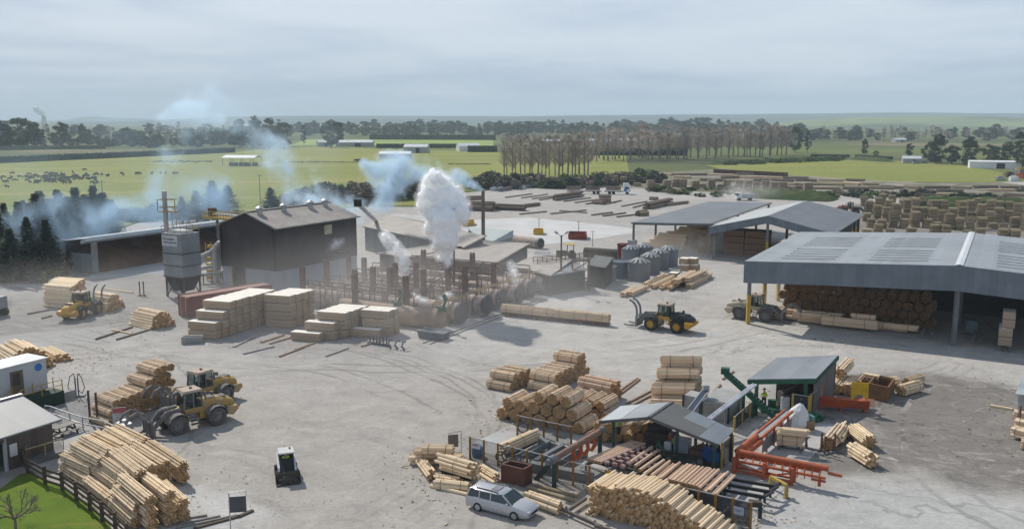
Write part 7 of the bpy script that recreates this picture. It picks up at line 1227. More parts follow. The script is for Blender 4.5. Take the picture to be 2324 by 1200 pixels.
def loader(label, loc, rz, paint=None, tyre=None, rim=None, dark=None, steel=None, claw='up', hoodm=None, group=None):
    paint = paint or MLY; tyre = tyre or MTYRE; rim = rim or MRIMY; steel = steel or MSTEEL; dark = dark or MBLACK; hoodm = hoodm or paint
    o = thing('wheel_loader', label, 'wheel loader', (0, 0, 0), 0)
    for x in (-1.6, 1.6):
        for s in (-1, 1):
            g = MB(); y = s*1.05; pr = [(.45, -.30), (.72, -.30), (.80, -.18), (.80, .18), (.72, .30), (.45, .30), (.45, -.3)]; n = 20; i = len(g.v)
            rings = [[V((x+math.cos(a)*r, y+w_, .8+math.sin(a)*r)) for r, w_ in pr[:-1]] for a in [k*6.2832/n for k in range(n)]]
            m6 = 6
            for r_ in rings: g.v += r_
            for k in range(n):
                j = (k+1) % n
                for e in range(m6): f = (e+1) % m6; g.f.append((k*m6+e, k*m6+f, j*m6+f, j*m6+e)); g.m.append(0); g.uv.append([(0, 0)]*4)
            ty = part('wheel', g, tyre, o); g = MB(); g.tube((x, y-s*.1, .8), (x, y+s*.2, .8), .46, 14); g.tube((x, y+s*.2, .8), (x, y+s*.3, .8), .2, 10); part('rim', g, rim, ty, 40)
            g = MB()
            for k in range(5):
                a0, a1 = math.pi*(.12+k*.15), math.pi*(.12+(k+1)*.15); c_ = lambda a, r: (x+math.cos(a)*r, .8+math.sin(a)*r); g.hexa([(*[c_(a0, .88)[0]], y-.36, c_(a0, .88)[1]), (c_(a1, .88)[0], y-.36, c_(a1, .88)[1]), (c_(a1, .88)[0], y+.36, c_(a1, .88)[1]), (c_(a0, .88)[0], y+.36, c_(a0, .88)[1])], [(c_(a0, .94)[0], y-.36, c_(a0, .94)[1]), (c_(a1, .94)[0], y-.36, c_(a1, .94)[1]), (c_(a1, .94)[0], y+.36, c_(a1, .94)[1]), (c_(a0, .94)[0], y+.36, c_(a0, .94)[1])])
            part('fender', g, dark if s > 0 or True else paint, o)
    g = MB(); g.extr([(-.4, .75), (-.4, 1.55), (-3.2, 1.45), (-3.35, 1.1), (-2.9, .7), (-1.5, .6)], -.62, .62); part('chassis', g, paint, o)
    g = MB(); g.loft([[(-.55, -.66, 1.5), (-.55, .66, 1.5), (-.55, .62, 2.1), (-.55, .4, 2.25), (-.55, -.4, 2.25), (-.55, -.62, 2.1)], [(-2.0, -.7, 1.45), (-2.0, .7, 1.45), (-2.0, .66, 2.0), (-2.0, .42, 2.2), (-2.0, -.42, 2.2), (-2.0, -.66, 2.0)], [(-3.1, -.66, 1.4), (-3.1, .66, 1.4), (-3.1, .6, 1.8), (-3.1, .36, 1.95), (-3.1, -.36, 1.95), (-3.1, -.6, 1.8)], [(-3.38, -.55, 1.35), (-3.38, .55, 1.35), (-3.38, .5, 1.6), (-3.38, .3, 1.7), (-3.38, -.3, 1.7), (-3.38, -.5, 1.6)]]); part('hood', g, hoodm, o, 30)
    g = MB(); g.extr([(-2.5, .75), (-2.5, 1.4), (-3.4, 1.35), (-3.5, 1.05), (-3.0, .62)], -1.15, 1.15); part('counterweight', g, paint, o)
    g = MB(); g.box((-1.5, 0, 2.24), (.7, .8, .08)); g.box((-2.5, 0, 2.1), (.6, .7, .12)); part('grille', g, dark, o); g = MB(); g.tube((-1.0, .45, 2.2), (-1.0, .45, 2.85), .08, 8); part('exhaust', g, dark, o); g = MB(); g.tube((-1.9, -.3, 2.15), (-1.9, -.3, 2.5), .14, 10); part('air_intake', g, dark, o)
    g = MB(); g.hexa([(-.55, -.72, 1.35), (.75, -.72, 1.35), (.75, .72, 1.35), (-.55, .72, 1.35)], [(-.62, -.78, 1.78), (.95, -.72, 1.78), (.95, .72, 1.78), (-.62, .78, 1.78)]); cb = part('cab', g, paint, o)
    g = MB(); g.hexa([(-.58, -.74, 1.78), (.92, -.68, 1.78), (.92, .68, 1.78), (-.58, .74, 1.78)], [(-.52, -.70, 3.05), (.74, -.66, 3.05), (.74, .66, 3.05), (-.52, .70, 3.05)]); part('glass', g, MCABG, cb)
    g = MB()
    for a, b in (((-.6, -.77), (-.54, -.73)), ((-.6, .77), (-.54, .73)), ((.94, -.71), (.76, -.69)), ((.94, .71), (.76, .69)), ((.15, -.76), (.12, -.72)), ((.15, .76), (.12, .72))): g.beam((*a, 1.75), (*b, 3.08), .10)
    part('pillar', g, dark, cb); g = MB(); g.hexa([(-.72, -.80, 3.05), (.95, -.78, 3.05), (.95, .78, 3.05), (-.72, .80, 3.05)], [(-.62, -.7, 3.22), (.85, -.68, 3.22), (.85, .68, 3.22), (-.62, .7, 3.22)]); rf = part('roof', g, mat('dusty_cab_roof', (.42, .33, .25), None, 2, .7) if 'dusty_cab_roof' not in bpy.data.materials else bpy.data.materials['dusty_cab_roof'], cb); g = MB(); g.tube((0, 0, 3.22), (0, 0, 3.36), .12, 8); part('beacon', g, dark, rf)
    g = MB(); g.box((0, -.1, 1.95), (.55, .6, .35)); g.box((-.3, -.1, 2.35), (.18, .55, .8)); part('seat', g, MBLACK, cb)
    for s in (-1, 1): g = MB(); [g.box((.25+k*.05, s*1.0, .55+k*.28), (.5, .3, .06)) for k in range(4)]; g.beam((.0, s*1.15, .5), (.2, s*1.15, 1.5), .05); g.beam((.5, s*1.15, .5), (.62, s*1.15, 1.5), .05); part('ladder', g, steel, o)
    g = MB(); g.extr([(.4, .7), (.5, 1.5), (1.1, 2.0), (1.5, 1.9), (2.1, 1.1), (2.1, .7)], -.42, .42); part('front_frame', g, paint, o)
    lo_, hi_ = ((3.35, .75), (2.25, 1.75)) if claw != 'mid' else ((3.3, 1.3), (2.3, 2.0))
    for s in (-1, 1): g = MB(); g.beam((1.1, s*.5, 1.8), (*[hi_[0]], s*.5, hi_[1]), .16, .34); g.beam((hi_[0], s*.5, hi_[1]), (lo_[0], s*.5, lo_[1]), .16, .32); part('lift_arm', g, paint if claw == 'mid' else steel, o); g = MB(); g.tube((1.0, s*.42, 1.2), (2.5, s*.45, 1.35), .09, 8); part('lift_ram', g, MGALV, o)
    g = MB(); g.tube((1.2, 0, 2.0), (2.7, 0, 1.9), .10, 8); g.beam((2.6, 0, 1.9), (lo_[0], 0, lo_[1]+.3), .2, .3); g.tube((hi_[0], -.6, hi_[1]), (hi_[0], .6, hi_[1]), .12, 8); part('tilt_link', g, steel, o)
    z0 = lo_[1]-.55
    g = MB(); g.box((lo_[0]+.12, 0, z0+.5), (.2, 1.9, .9)); [g.beam((lo_[0]+.2, y, z0), (lo_[0]+.2, y, z0+1.4), .14) for y in (-.85, -.3, .3, .85)]; part('carriage', g, steel, o)
    for y in (-.75, .75): g = MB(); g.path([(lo_[0]+.2, y, z0+.3), (lo_[0]+.5, y, z0+.05), (lo_[0]+1.4, y, z0+.05), (lo_[0]+1.75, y, z0+.15)], .08, 6); g.beam((lo_[0]+.2, y, z0+.12), (lo_[0]+1.5, y, z0+.08), .16, .1); part('fork_tine', g, steel, o)
    for y in (-.55, .55):
        g = MB(); b = V((lo_[0]+.2, y, z0+1.35)); cv = [(0, 0), (.05, .7), (.2, 1.15), (.55, 1.55), (1.0, 1.75)] if claw == 'up' else [(0, 0), (.5, .55), (1.0, .75), (1.6, .55), (1.95, .1)]
        pts = [b+V((x, 0, z)) for x, z in cv]; [g.beam(p, q, .14, .22) for p, q in zip(pts, pts[1:])]; part('clamp_arm', g, steel, o); g = MB(); g.tube((lo_[0]+.05, y, z0+.9), pts[1]+V((.1, 0, 0)), .07, 6); part('clamp_ram', g, MGALV, o)
    if claw == 'down': g = MB(); g.hexa([(lo_[0]+1.7, -.75, z0+1.45), (lo_[0]+2.3, -.75, z0+1.25), (lo_[0]+2.3, .75, z0+1.25), (lo_[0]+1.7, .75, z0+1.45)], [(lo_[0]+1.7, -.75, z0+1.53), (lo_[0]+2.3, -.75, z0+1.33), (lo_[0]+2.3, .75, z0+1.33), (lo_[0]+1.7, .75, z0+1.53)]); part('clamp_plate', g, mat('worn_bright_steel', (.50, .51, .54), None, 2, .35, .3), o)
    for s in (-.55, .55): g = MB(); g.box((.98, s, 2.95), (.08, .24, .14)); part('headlight', g, MGALV, o)
    o.location = loc; o.rotation_euler[2] = rz; return o
def hd(u0, v0, u1, v1, z=0): d = at(u1, v1, z)-at(u0, v0, z); return turn(d)
# heading of each loader from two wheel contact points (rear to front)
a, b = at(1545, 757), at(1488, 750); loader('bright yellow log loader with dark hood driving on the open yard, claw raised', (a+b)/2+V((0, 1.0, 0)), turn(b-a), hoodm=mat('dark_blue_grey_hood', (.035, .042, .05), None, 1, .45), claw='up')
a, b = at(475, 968), at(408, 986); loader('dusty loader in front with its log claw lowered beside the bundle wall', (a+b)/2+V((-.5, .95, 0)), hd(478, 968, 405, 986)+.0, MLYD, MTYRD, MDUSTY, MDUSTY, MDUSTY, 'down')
a = at(455, 925); loader('dusty loader parked behind the front one, half hidden', a+V((0, .6, 0)), hd(478, 968, 405, 986)+.25, MLYD, MTYRD, MDUSTY, MDUSTY, MDUSTY, 'mid')
a, b = at(1690, 723), at(1730, 730); loader('pale dusty loader half hidden by the yellow shed post', at(1712, 724), hd(1688, 722, 1735, 727), mat('whitish_dusty_yellow', (.46, .40, .27), (.40, .36, .28), 1, .8), MTYRD, MDUSTY, MDUSTY, MDUSTY, 'down')
a, b = at(155, 728), at(203, 716); loader('yellow loader with raised claw working between the small log heaps at left', (a+b)/2+V((0, .9, 0)), turn(b-a)+.25, claw='up')
loader('faded red loader with a raised claw far off beside the treated bundles', at(1928, 486), -.3, mat('faded_red', (.30, .13, .09), None, 1, .7), MTYRE, MDUSTY, MBLACK, MSTEEL, 'up')
# estate car
def car(label, loc, rz, paint, name='estate_car', s=1.0):
    o = thing(name, label, 'car', (0, 0, 0), 0)
    def ring(x, w_, z0, z1, z2): return [(x, -w_*.92, z0), (x, -w_, z0+.15), (x, -w_, z1-.12), (x, -w_*.93, z1), (x, -w_*.55, z2), (x, w_*.55, z2), (x, w_*.93, z1), (x, w_, z1-.12), (x, w_, z0+.15), (x, w_*.92, z0)]
    g = MB(); g.loft([ring(-2.32, .70, .42, .72, .78), ring(-2.25, .80, .28, .90, .95), ring(-1.6, .85, .22, .95, .97), ring(0, .85, .2, .92, .94), ring(.9, .85, .2, .90, .95), ring(1.2, .84, .2, .88, .93), ring(1.85, .82, .22, .78, .84), ring(2.2, .76, .28, .66, .72), ring(2.32, .62, .36, .58, .6)]); part('body', g, paint, o, 35)
    g = MB(); g.hexa([(-2.15, -.80, .92), (1.12, -.78, .92), (1.12, .78, .92), (-2.15, .80, .92)], [(-1.95, -.66, 1.40), (.36, -.64, 1.40), (.36, .64, 1.40), (-1.95, .66, 1.40)]); part('glass', g, MGLASS, o)
    g = MB(); g.loft([[(-2.06, -.60, 1.36), (-2.06, .60, 1.36), (-2.0, .5, 1.42), (-2.0, -.5, 1.42)], [(-1.5, -.69, 1.38), (-1.5, .69, 1.38), (-1.5, .56, 1.47), (-1.5, -.56, 1.47)], [(-.2, -.68, 1.38), (-.2, .68, 1.38), (-.2, .55, 1.47), (-.2, -.55, 1.47)], [(.42, -.64, 1.36), (.42, .64, 1.36), (.36, .52, 1.42), (.36, -.52, 1.42)]]); rf = part('roof', g, paint, o, 40); g = MB(); [g.beam((-1.6, y, 1.5), (.0, y, 1.5), .05) for y in (-.55, .55)]; part('roof_rail', g, mat('grey_trim', (.22, .22, .23), None, 1, .5) if 'grey_trim' not in bpy.data.materials else bpy.data.materials['grey_trim'], rf); g = MB(); g.box((-.35, 0, 1.49), (.5, .7, .03)); part('roof_box', g, bpy.data.materials['grey_trim'], rf)
    g = MB()
    for s_ in (-1, 1):
        for x0, x1 in ((1.14, .40), (-.42, -.42), (-1.25, -1.25), (-2.16, -2.0)): g.beam((x0, s_*.795, .9), (x1, s_*.665, 1.41), .07)
    part('pillar', g, paint, o)
    for x in (-1.33, 1.32):
        for s_ in (-1, 1): g = MB(); g.tube((x, s_*.66, .31), (x, s_*.86, .31), .31, 16); wh = part('wheel', g, MTYRE, o, 40); g = MB(); g.tube((x, s_*.855, .31), (x, s_*.875, .31), .19, 12); part('rim', g, MGALV, wh)
    for s_ in (-1, 1): g = MB(); g.box((2.2, s_*.56, .62), (.2, .28, .13)); part('headlight', g, mat('lamp_glass', (.55, .57, .58), None, 1, .15) if 'lamp_glass' not in bpy.data.materials else bpy.data.materials['lamp_glass'], o); g = MB(); g.box((-2.28, s_*.62, .78), (.08, .16, .2)); part('tail_light', g, mat('red_lamp', (.25, .02, .02), None, 1, .3) if 'red_lamp' not in bpy.data.materials else bpy.data.materials['red_lamp'], o); g = MB(); g.box((.85, s_*.92, .98), (.12, .16, .12)); part('mirror', g, paint, o)
    g = MB(); g.box((2.3, 0, .5), (.06, .8, .14)); part('grille', g, MBLACK, o); g = MB(); g.box((-2.33, 0, .62), (.03, .5, .12)); part('number_plate', g, MWROOF, o)
    o.location = loc; o.rotation_euler[2] = rz; o.scale = (s, s, s); return o
a, b = at(1087, 1160), at(1170, 1181); ec = car('silver estate car parked before the peeler fence at the bottom', (a+b)/2+V((.33, .70, 0)), turn(b-a), mat('silver_paint', (.50, .51, .53), (.47, .48, .50), 1, .3, .35, .5))
dup(ec, at(2098, 371), .1, 'tiny pale car parked at the cottage by the right field'); dup(ec, at(2270, 409), .3, 'tiny pale car on the track at the right end of the right field'); dup(ec, at(2078, 372), .4, 'tiny car beside the cottage wall')
# skid steer with its driver
def person(label, loc, rz, pose='stand', vest=(.42, .75, .02), helmet=None, s=1.0, z=0):
    o = thing('person', label, 'person', loc, 0); sit = pose == 'sit'; hp = .5 if sit else .92; k = [((0, 0, hp), (.13, .10)), ((0, .01, hp+.22), (.125, .095)), ((0, 0, hp+.42), (.16, .11)), ((0, 0, hp+.55), (.07, .07)), ((0, .01, hp+.63), (.085, .095)), ((0, .02, hp+.74), (.085, .10)), ((0, .115, hp+.66), .018)]
    E = [(0, 1), (1, 2), (2, 3), (3, 4), (4, 5), (4, 6)]
    for sg in (-1, 1):
        i = len(k)
        leg = [((sg*.1, .05, hp-.04), .09), ((sg*.13, .42, hp), .065), ((sg*.13, .46, .28), .055), ((sg*.13, .46, .06), .04), ((sg*.13, .6, .03), .035)] if sit else [((sg*.1, 0, hp-.06), .09), ((sg*.12, .03+.05*sg, .48), .065), ((sg*.12, .0+.05*sg, .08), .04), ((sg*.13, .14+.05*sg, .03), .035)]
        k += leg; E.append((0, i)); E += [(i+j, i+j+1) for j in range(len(leg)-1)]
        i = len(k); reach = pose in ('sit', 'work'); arm = [((sg*.2, 0, hp+.42), .055), ((sg*.25, .05, hp+.17), .042), ((sg*.22, .28 if reach else .1, hp+(.12 if reach else -.06)), .032), ((sg*.20, .36 if reach else .12, hp+(.14 if reach else -.15)), .03)]
        k += arm; E.append((2, i)); E += [(i+j, i+j+1) for j in range(3)]; h = V(arm[3][0]); dr = (h-V(arm[2][0])).normalized()
        for f, L in ((-.03, .075), (-.01, .09), (.01, .085), (.03, .065)): E.append((i+3, len(k))); k.append((tuple(h+dr*L+V((f, 0, -.02))), .009))
        E.append((i+3, len(k))); k.append((tuple(h+dr*.03+V((-sg*.05, .02, 0))), .01))
    me = skinmesh('body', k, E, mat('skin_tone', (.42, .26, .19), None, 1, .6) if 'skin_tone' not in bpy.data.materials else bpy.data.materials['skin_tone']); b = bpy.data.objects.new('body', me); C.objects.link(b); b.parent = o
    def cl(name, idx, grow, col):
        mp = {q: n for n, q in enumerate(idx)}; pts = [(k[q][0], (k[q][1][0]+grow, k[q][1][1]+grow) if isinstance(k[q][1], tuple) else k[q][1]+grow) for q in idx]; me = skinmesh(name, pts, [(mp[a], mp[b]) for a, b in E if a in mp and b in mp], mat(name+'_cloth', col, None, 2, .8) if name+'_cloth' not in bpy.data.materials or name == 'vest' else bpy.data.materials[name+'_cloth']); c_ = bpy.data.objects.new(name, me); C.objects.link(c_); c_.parent = o
    n1 = 5 if sit else 4; n2 = n1+9; L0, A0, L1, A1 = 7, 7+n1, 7+n2, 7+n2+n1
    cl('trousers', [0]+[L0+j for j in range(n1-1)]+[L1+j for j in range(n1-1)], .018, (.025, .03, .05)); cl('vest', [0, 1, 2, A0, A0+1, A1, A1+1], .022, vest)
    g = MB(); hz = hp+.74; g.lathe([(.145, .0), (.13, .06), (.09, .115), (0, .135)], 12, (0, .01, hz)); g.box((0, .14, hz+.01), (.16, .1, .02)); M0 = MW[o.name]; g.v = [M0 @ q for q in g.v]; part('helmet' if helmet else 'cap', g, mat('headwear', helmet or (.05, .05, .06), None, 1, .5), o)
    for sg in (-1, 1): g = MB(); g.box((sg*.035, .108, hp+.69), (.022, .012, .014)); g.v = [M0 @ q for q in g.v]; part('eye', g, MBLACK, o)
    o.location = loc; o.rotation_euler[2] = rz; o.scale = (s, s, s); return o
p0 = at(651, 1082); rz = hd(640, 1030, 656, 1100)
o = thing('skid_steer', 'small white and dark skid steer with raised bucket driving towards the camera', 'skid steer', (0, 0, 0)); MSK = mat('skid_white', (.52, .53, .53), (.44, .44, .43), 1, .5)
g = MB(); g.extr([(-1.35, .35), (-1.35, 1.25), (-1.1, 1.45), (-.2, 1.3), (.75, .6), (.75, .3)], -.55, .55); part('body', g, mat('skid_dark', (.045, .047, .05), None, 1, .6), o); g = MB()
for s in (-1, 1): g.extr([(-1.3, 1.15), (-1.3, 1.5), (-.9, 1.62), (.9, 1.1), (1.0, .85), (.7, .8), (-.9, 1.3)], s*.62-.07, s*.62+.07)
part('lift_arm', g, MSK, o); g = MB()
for x, y in ((.55, -.5), (.55, .5), (-.65, -.5), (-.65, .5)): g.beam((x, y, .9), (x*.8, y, 2.0), .08)
part('cab_frame', g, bpy.data.materials['skid_dark'], o); g = MB(); g.box((-.02, 0, 2.03), (1.25, 1.15, .1)); part('roof', g, MSK, o); g = MB(); g.box((-.66, 0, 1.55), (.05, .95, .9)); part('rear_window', g, MGLASS, o); g = MB(); g.box((-.45, 0, .95), (.4, .5, .2)); g.box((-.62, 0, 1.25), (.1, .5, .6)); part('seat', g, MBLACK, o)
for x in (-.75, .5):
    for s in (-1, 1): g = MB(); g.tube((x, s*.58, .38), (x, s*.86, .38), .38, 14); wh = part('wheel', g, MTYRE, o, 40); g = MB(); g.tube((x, s*.85, .38), (x, s*.88, .38), .18, 10); part('rim', g, MGALV, wh)
g = MB(); bk = [(.95, .3), (1.1, .12), (1.75, .12), (1.8, .18), (1.2, .22), (1.05, .75), (.95, .8)]; g.extr(bk, -.9, .9); [g.extr([(.95, .3), (1.1, .12), (1.8, .15), (1.05, .78)], y-.02, y+.02) for y in (-.9, .9)]; part('bucket', g, mat('brown_bucket', (.085, .068, .055), None, 2, .8), o)
g = MB(); g.loft([[(1.05+math.cos(a)*.0+.3+math.cos(a)*r, math.sin(a)*r*2.0, z) for a in [k*.6283 for k in range(10)]] for r, z in ((.40, .2), (.36, .42), (.2, .58), (.03, .62))]); part('load', g, mat('bark_load', (.07, .055, .045), None, 4, .95), o); g = MB(); g.tube((-.2, .3, 2.08), (-.2, .3, 2.2), .07, 8); part('beacon', g, MORG, o)
o.location = p0; o.rotation_euler[2] = rz; o.scale = (.95, .9, .95); d = V((math.cos(rz), math.sin(rz), 0)); person('driver in a hi-vis vest seated in the skid steer cab', p0-d*.43+UP*.52, rz-math.pi/2, 'sit', (.45, .85, .03), s=.92)
a, b = at(1545, 757), at(1488, 750); q = (a+b)/2+V((0, 1.0, 0)); person('driver in a lime hi-vis vest inside the bright yellow loader cab', q+UP*1.55, turn(b-a)-math.pi/2, 'sit', (.3, .85, .05), s=.95)
person('worker in lime hi-vis vest and dark cap under the left edge of the peeler shed', at(1404, 1004)+V((0, 0, .35)), -2.2, 'work', (.25, .80, .12)); person('worker in yellow hi-vis vest standing at the green elevator', at(1733, 925), 2.6, 'work', (.50, .80, .03)); person('worker with an orange vest deep in the peeler shed', at(1520, 1028), 1.2, 'stand', (.70, .12, .02)); person('worker with a small lime vest at the control booth', at(1530, 1036), -.8, 'stand', (.35, .8, .05))
# log truck and trailer in the far yard
def logtruck():
    y0 = at(1430, 441); x = V((-1, .06, 0)).normalized(); y = UP.cross(x); P = lambda a, b, z: y0+x*a+y*b+UP*z; o = thing('log_truck', 'white and blue log truck with loaded trailer at the far hedge', 'truck', y0); RZ = turn(x)
    g = MB(); g.extr([(0, .9), (0, 3.0), (.5, 3.6), (2.3, 3.7), (2.3, .9)], -1.25, 1.25, 0, Matrix.Translation(y0) @ Matrix.Rotation(RZ, 4, 'Z')); cbn = part('cab', g, MWROOF, o); g = MB(); g.box(P(1.2, 0, 2.1), (1.3, 2.55, .8), 0, RZ); part('window', g, MGLASS, cbn); g = MB(); g.box(P(1.7, 0, 1.4), (1.0, 2.56, .7), 0, RZ); part('stripe', g, mat('truck_blue', (.05, .20, .45), None, 1, .4), cbn)
    g = MB(); g.beam(P(2, 0, .95), P(8.6, 0, .95), 1.0, .3); part('chassis', g, MSTEEL, o); g = MB(); g.beam(P(9.4, 0, .95), P(21, 0, .95), 1.0, .3); part('trailer', g, MSTEEL, o)
    for a in (1.0, 5.5, 6.8, 10.6, 11.9, 18, 19.3):
        for s in (-1, 1): g = MB(); g.tube(P(a, s*.8, .5), P(a, s*1.15, .5), .5, 12); part('wheel', g, MTYRE, o, 40)
    for a in (3.2, 7.9, 10.2, 14.6, 16.6, 20.6):
        for s in (-1, 1): g = MB(); g.beam(P(a, s*1.1, 1), P(a, s*1.1, 3.1), .12); part('stake', g, MSTEEL, o)
    for c_, L in ((5.5, 4.4), (12.3, 4.4), (18.6, 4.4)): bundle(P(c_, 0, 1.95), x, L, 1.15, 'bark', {5.5: 'log load on the truck behind the cab', 12.3: 'log load on the front of the trailer', 18.6: 'log load on the rear of the trailer'}[c_], None, 0, 'log_load', cat='log load')
logtruck()
g0 = at(1688, 455); o = thing('white_truck', 'small white truck raising dust behind the lean-to shed', 'truck', g0); g = MB(); g.box(g0+V((-1.6, 0, 1.5)), (1.8, 2.1, 1.9)); part('cab', g, MWROOF, o); g = MB(); g.box(g0+V((1.2, 0, 1.4)), (3.6, 2.1, 1.4)); part('tray', g, MGALV, o); g = MB(); g.box(g0+V((-2.2, 0, 1.9)), (.7, 2.12, .7)); part('window', g, MGLASS, o)
for a in (-1.6, 1.8):
    for s in (-1, 1): g = MB(); g.tube(g0+V((a, s*.8, .45)), g0+V((a, s*1.06, .45)), .45, 12); part('wheel', g, MTYRE, o)
# tipper at the left edge
g0 = at(-30, 716); o = thing('tipper_truck', 'grey tipper cut off by the left edge of the picture', 'truck', g0); x = V((.95, -.3, 0)).normalized(); RZ = turn(x); g = MB(); g.box(g0+UP*1.7, (4.4, 2.3, 1.5), 0, RZ); part('tub', g, mat('dusty_grey_paint', (.30, .31, .33), (.24, .25, .27), 1, .6), o); g = MB(); [g.beam(g0+x*2.25+UP.cross(x)*s+UP*1, g0+x*2.25+UP.cross(x)*s+UP*2.5, .14) for s in (-1.1, 0, 1.1)]; g.box(g0-x*3.2+UP*1.6, (1.8, 2.2, 2.0), 0, RZ); part('frame', g, MGALV, o)
for a in (-2.6, 1.0, 2.0):
    for s in (-1, 1): y = UP.cross(x); g = MB(); g.tube(g0+x*a+y*s*.8+UP*.5, g0+x*a+y*s*1.15+UP*.5, .5, 12); part('wheel', g, MTYRE, o)
# tractor, skips and pipes beyond the walkway
g0 = at(1286, 588); o = thing('tractor', 'small tractor with a yellow canopy behind the brown walkway', 'tractor', g0); g = MB(); g.box(g0+V((-.9, 0, 1.1)), (1.9, .9, .9)); part('hood', g, mat('tractor_dark_green', (.05, .075, .04), None, 1, .6), o); g = MB(); g.box(g0+V((.6, 0, 1.0)), (1.2, 1.2, .6)); part('body', g, MSTEEL, o); g = MB(); [g.beam(g0+V((a, s, 1)), g0+V((a, s, 2.6)), .08) for a in (.1, 1.2) for s in (-.55, .55)]; part('canopy_post', g, MBLACK, o); g = MB(); g.box(g0+V((.65, 0, 2.65)), (1.7, 1.5, .12)); part('canopy', g, mat('canopy_yellow', (.62, .42, .05), None, 1, .6), o)
for a, r in ((-1.4, .45), (.9, .75)):
    for s in (-1, 1): g = MB(); g.tube(g0+V((a, s*.6, r)), g0+V((a, s*.95, r)), r, 14); part('wheel', g, MTYRE, o)
q = [at(*p) for p in ((1291, 544), (1330, 545), (1330, 538), (1293, 537))]; skip(q, 1.1, mat('red_skip_paint', (.26, .065, .04), (.20, .05, .035), 1, .7), 'low red skip on the pale pad', .06)
q = [at(*p) for p in ((1211, 533), (1233, 534), (1233, 529), (1212, 529))]; skip(q, 1.0, bpy.data.materials['plate_yellow'], 'yellow bin on the pale pad right of the chimney'); q = [at(*p) for p in ((1051, 515), (1075, 513), (1076, 508), (1052, 510))]; skip(q, 1.0, bpy.data.materials['plate_yellow'], 'yellow bin left of the chimney on the pale pad')
p, q = at(1166, 545, 1.0), at(1226, 553, 1.0); o = thing('old_cylinder', 'grey disused cylinder with an open dark end behind the brown roof', 'cylinder', (p+q)/2-UP); g = MB(); g.tube(p, q, 1.0, 18, 0, None, False); d = (q-p).normalized(); part('shell', g, MPINK, o, 40); g = MB(); g.tube(q-d*.4, q+d*.1, 1.12, 18); g.tube(p-d*.1, p+d*.05, 1.0, 18); part('flange', g, MSTEEL, o, 40); g = MB(); g.tube(q+d*.1, q+d*.14, .85, 18); part('opening', g, MDARK, o)
p, q = at(1327, 572, .9), at(1405, 577, .9); o = thing('dark_cylinder', 'long dark cylinder lying behind the red tank', 'cylinder', (p+q)/2-UP*.9); g = MB(); g.tube(p, q, .9, 16); part('shell', g, mat('mossy_steel', (.085, .08, .06), None, .6, .85), o, 40); g = MB(); [g.box(p.lerp(q, f)-UP*.6, (.4, 1.6, .6)) for f in (.15, .85)]; part('saddle', g, MCONCW, o)
for i, (u, v, h) in enumerate(((1223, 528, 3.0), (1313, 537, 3.2), (1345, 560, 3.0))): g = MB(); p = at(u, v); g.tube(p, p+UP*h, .06, 6); g.beam(p+UP*h-V((.4, 0, 0)), p+UP*h+V((.4, 0, 0)), .08); solo('thin_post', g, MSTEEL, ['thin post behind the yellow bin on the pad', 'thin post behind the red skip', 'thin post right of the red skip'][i], 'post')
for i, (u, v) in enumerate(((2290, 402), (2304, 397), (2316, 405), (2300, 412), (2322, 396), (2312, 390))): g = MB(); p = at(u, v); g.box(p+UP*1.0, (3, 2, 1.8), 0, i); g.box(p+UP*2.0, (1.6, 1.6, .8), 0, i*.7); solo('parked_machine', g, [MRUST, MGALV, MORG, MWROOF, MSTEEL, MYEL][i], ['rusty machine', 'pale machine', 'orange machine', 'white machine', 'dark machine', 'yellow machine'][i]+' parked at the far right corner by the white shed', 'machine')
# ---- steam and smoke
from mathutils import noise as mno
def blobmesh(bl, vox, disp=0.0, dsc=.6, seed=0):
    import bmesh
    bm = bmesh.new()
    for c, r in bl: bmesh.ops.create_icosphere(bm, subdivisions=2 if len(bl) > 40 else 3, radius=r, matrix=Matrix.Translation(c))
    me = bpy.data.meshes.new('tmp'); bm.to_mesh(me); bm.free(); o = bpy.data.objects.new('tmp', me); m = o.modifiers.new('r', 'REMESH'); m.mode = 'VOXEL'; m.voxel_size = vox
    out = baked(o); bpy.data.meshes.remove(me)
    if disp:
        nr = [v.normal.copy() for v in out.vertices]
        for v, n in zip(out.vertices, nr):
            p = v.co*dsc+V((seed, 0, 0)); a = abs(mno.noise(p))*1.0+abs(mno.noise(p*2.1))*.5+abs(mno.noise(p*4.3))*.25; v.co += n*disp*(a-.45)
    out.polygons.foreach_set('use_smooth', [True]*len(out.polygons)); out.update(); return out
def pxblobs(lst, Y, dY=.0):
    out = []
    for u, v, r in lst: p = atY(u, v, Y+R.uniform(-1, 1)*dY*r/10); out.append((p, r/ppm(p)))
    return out
t = NT('white_steam'); b_ = t.bsdf((.995, .995, .997), 1.0, 0, 0); b_.inputs['Subsurface Weight'].default_value = 1.0; b_.inputs['Subsurface Radius'].default_value = (1, 1, 1); b_.inputs['Subsurface Scale'].default_value = 2.6; MSTEAM = t.mat
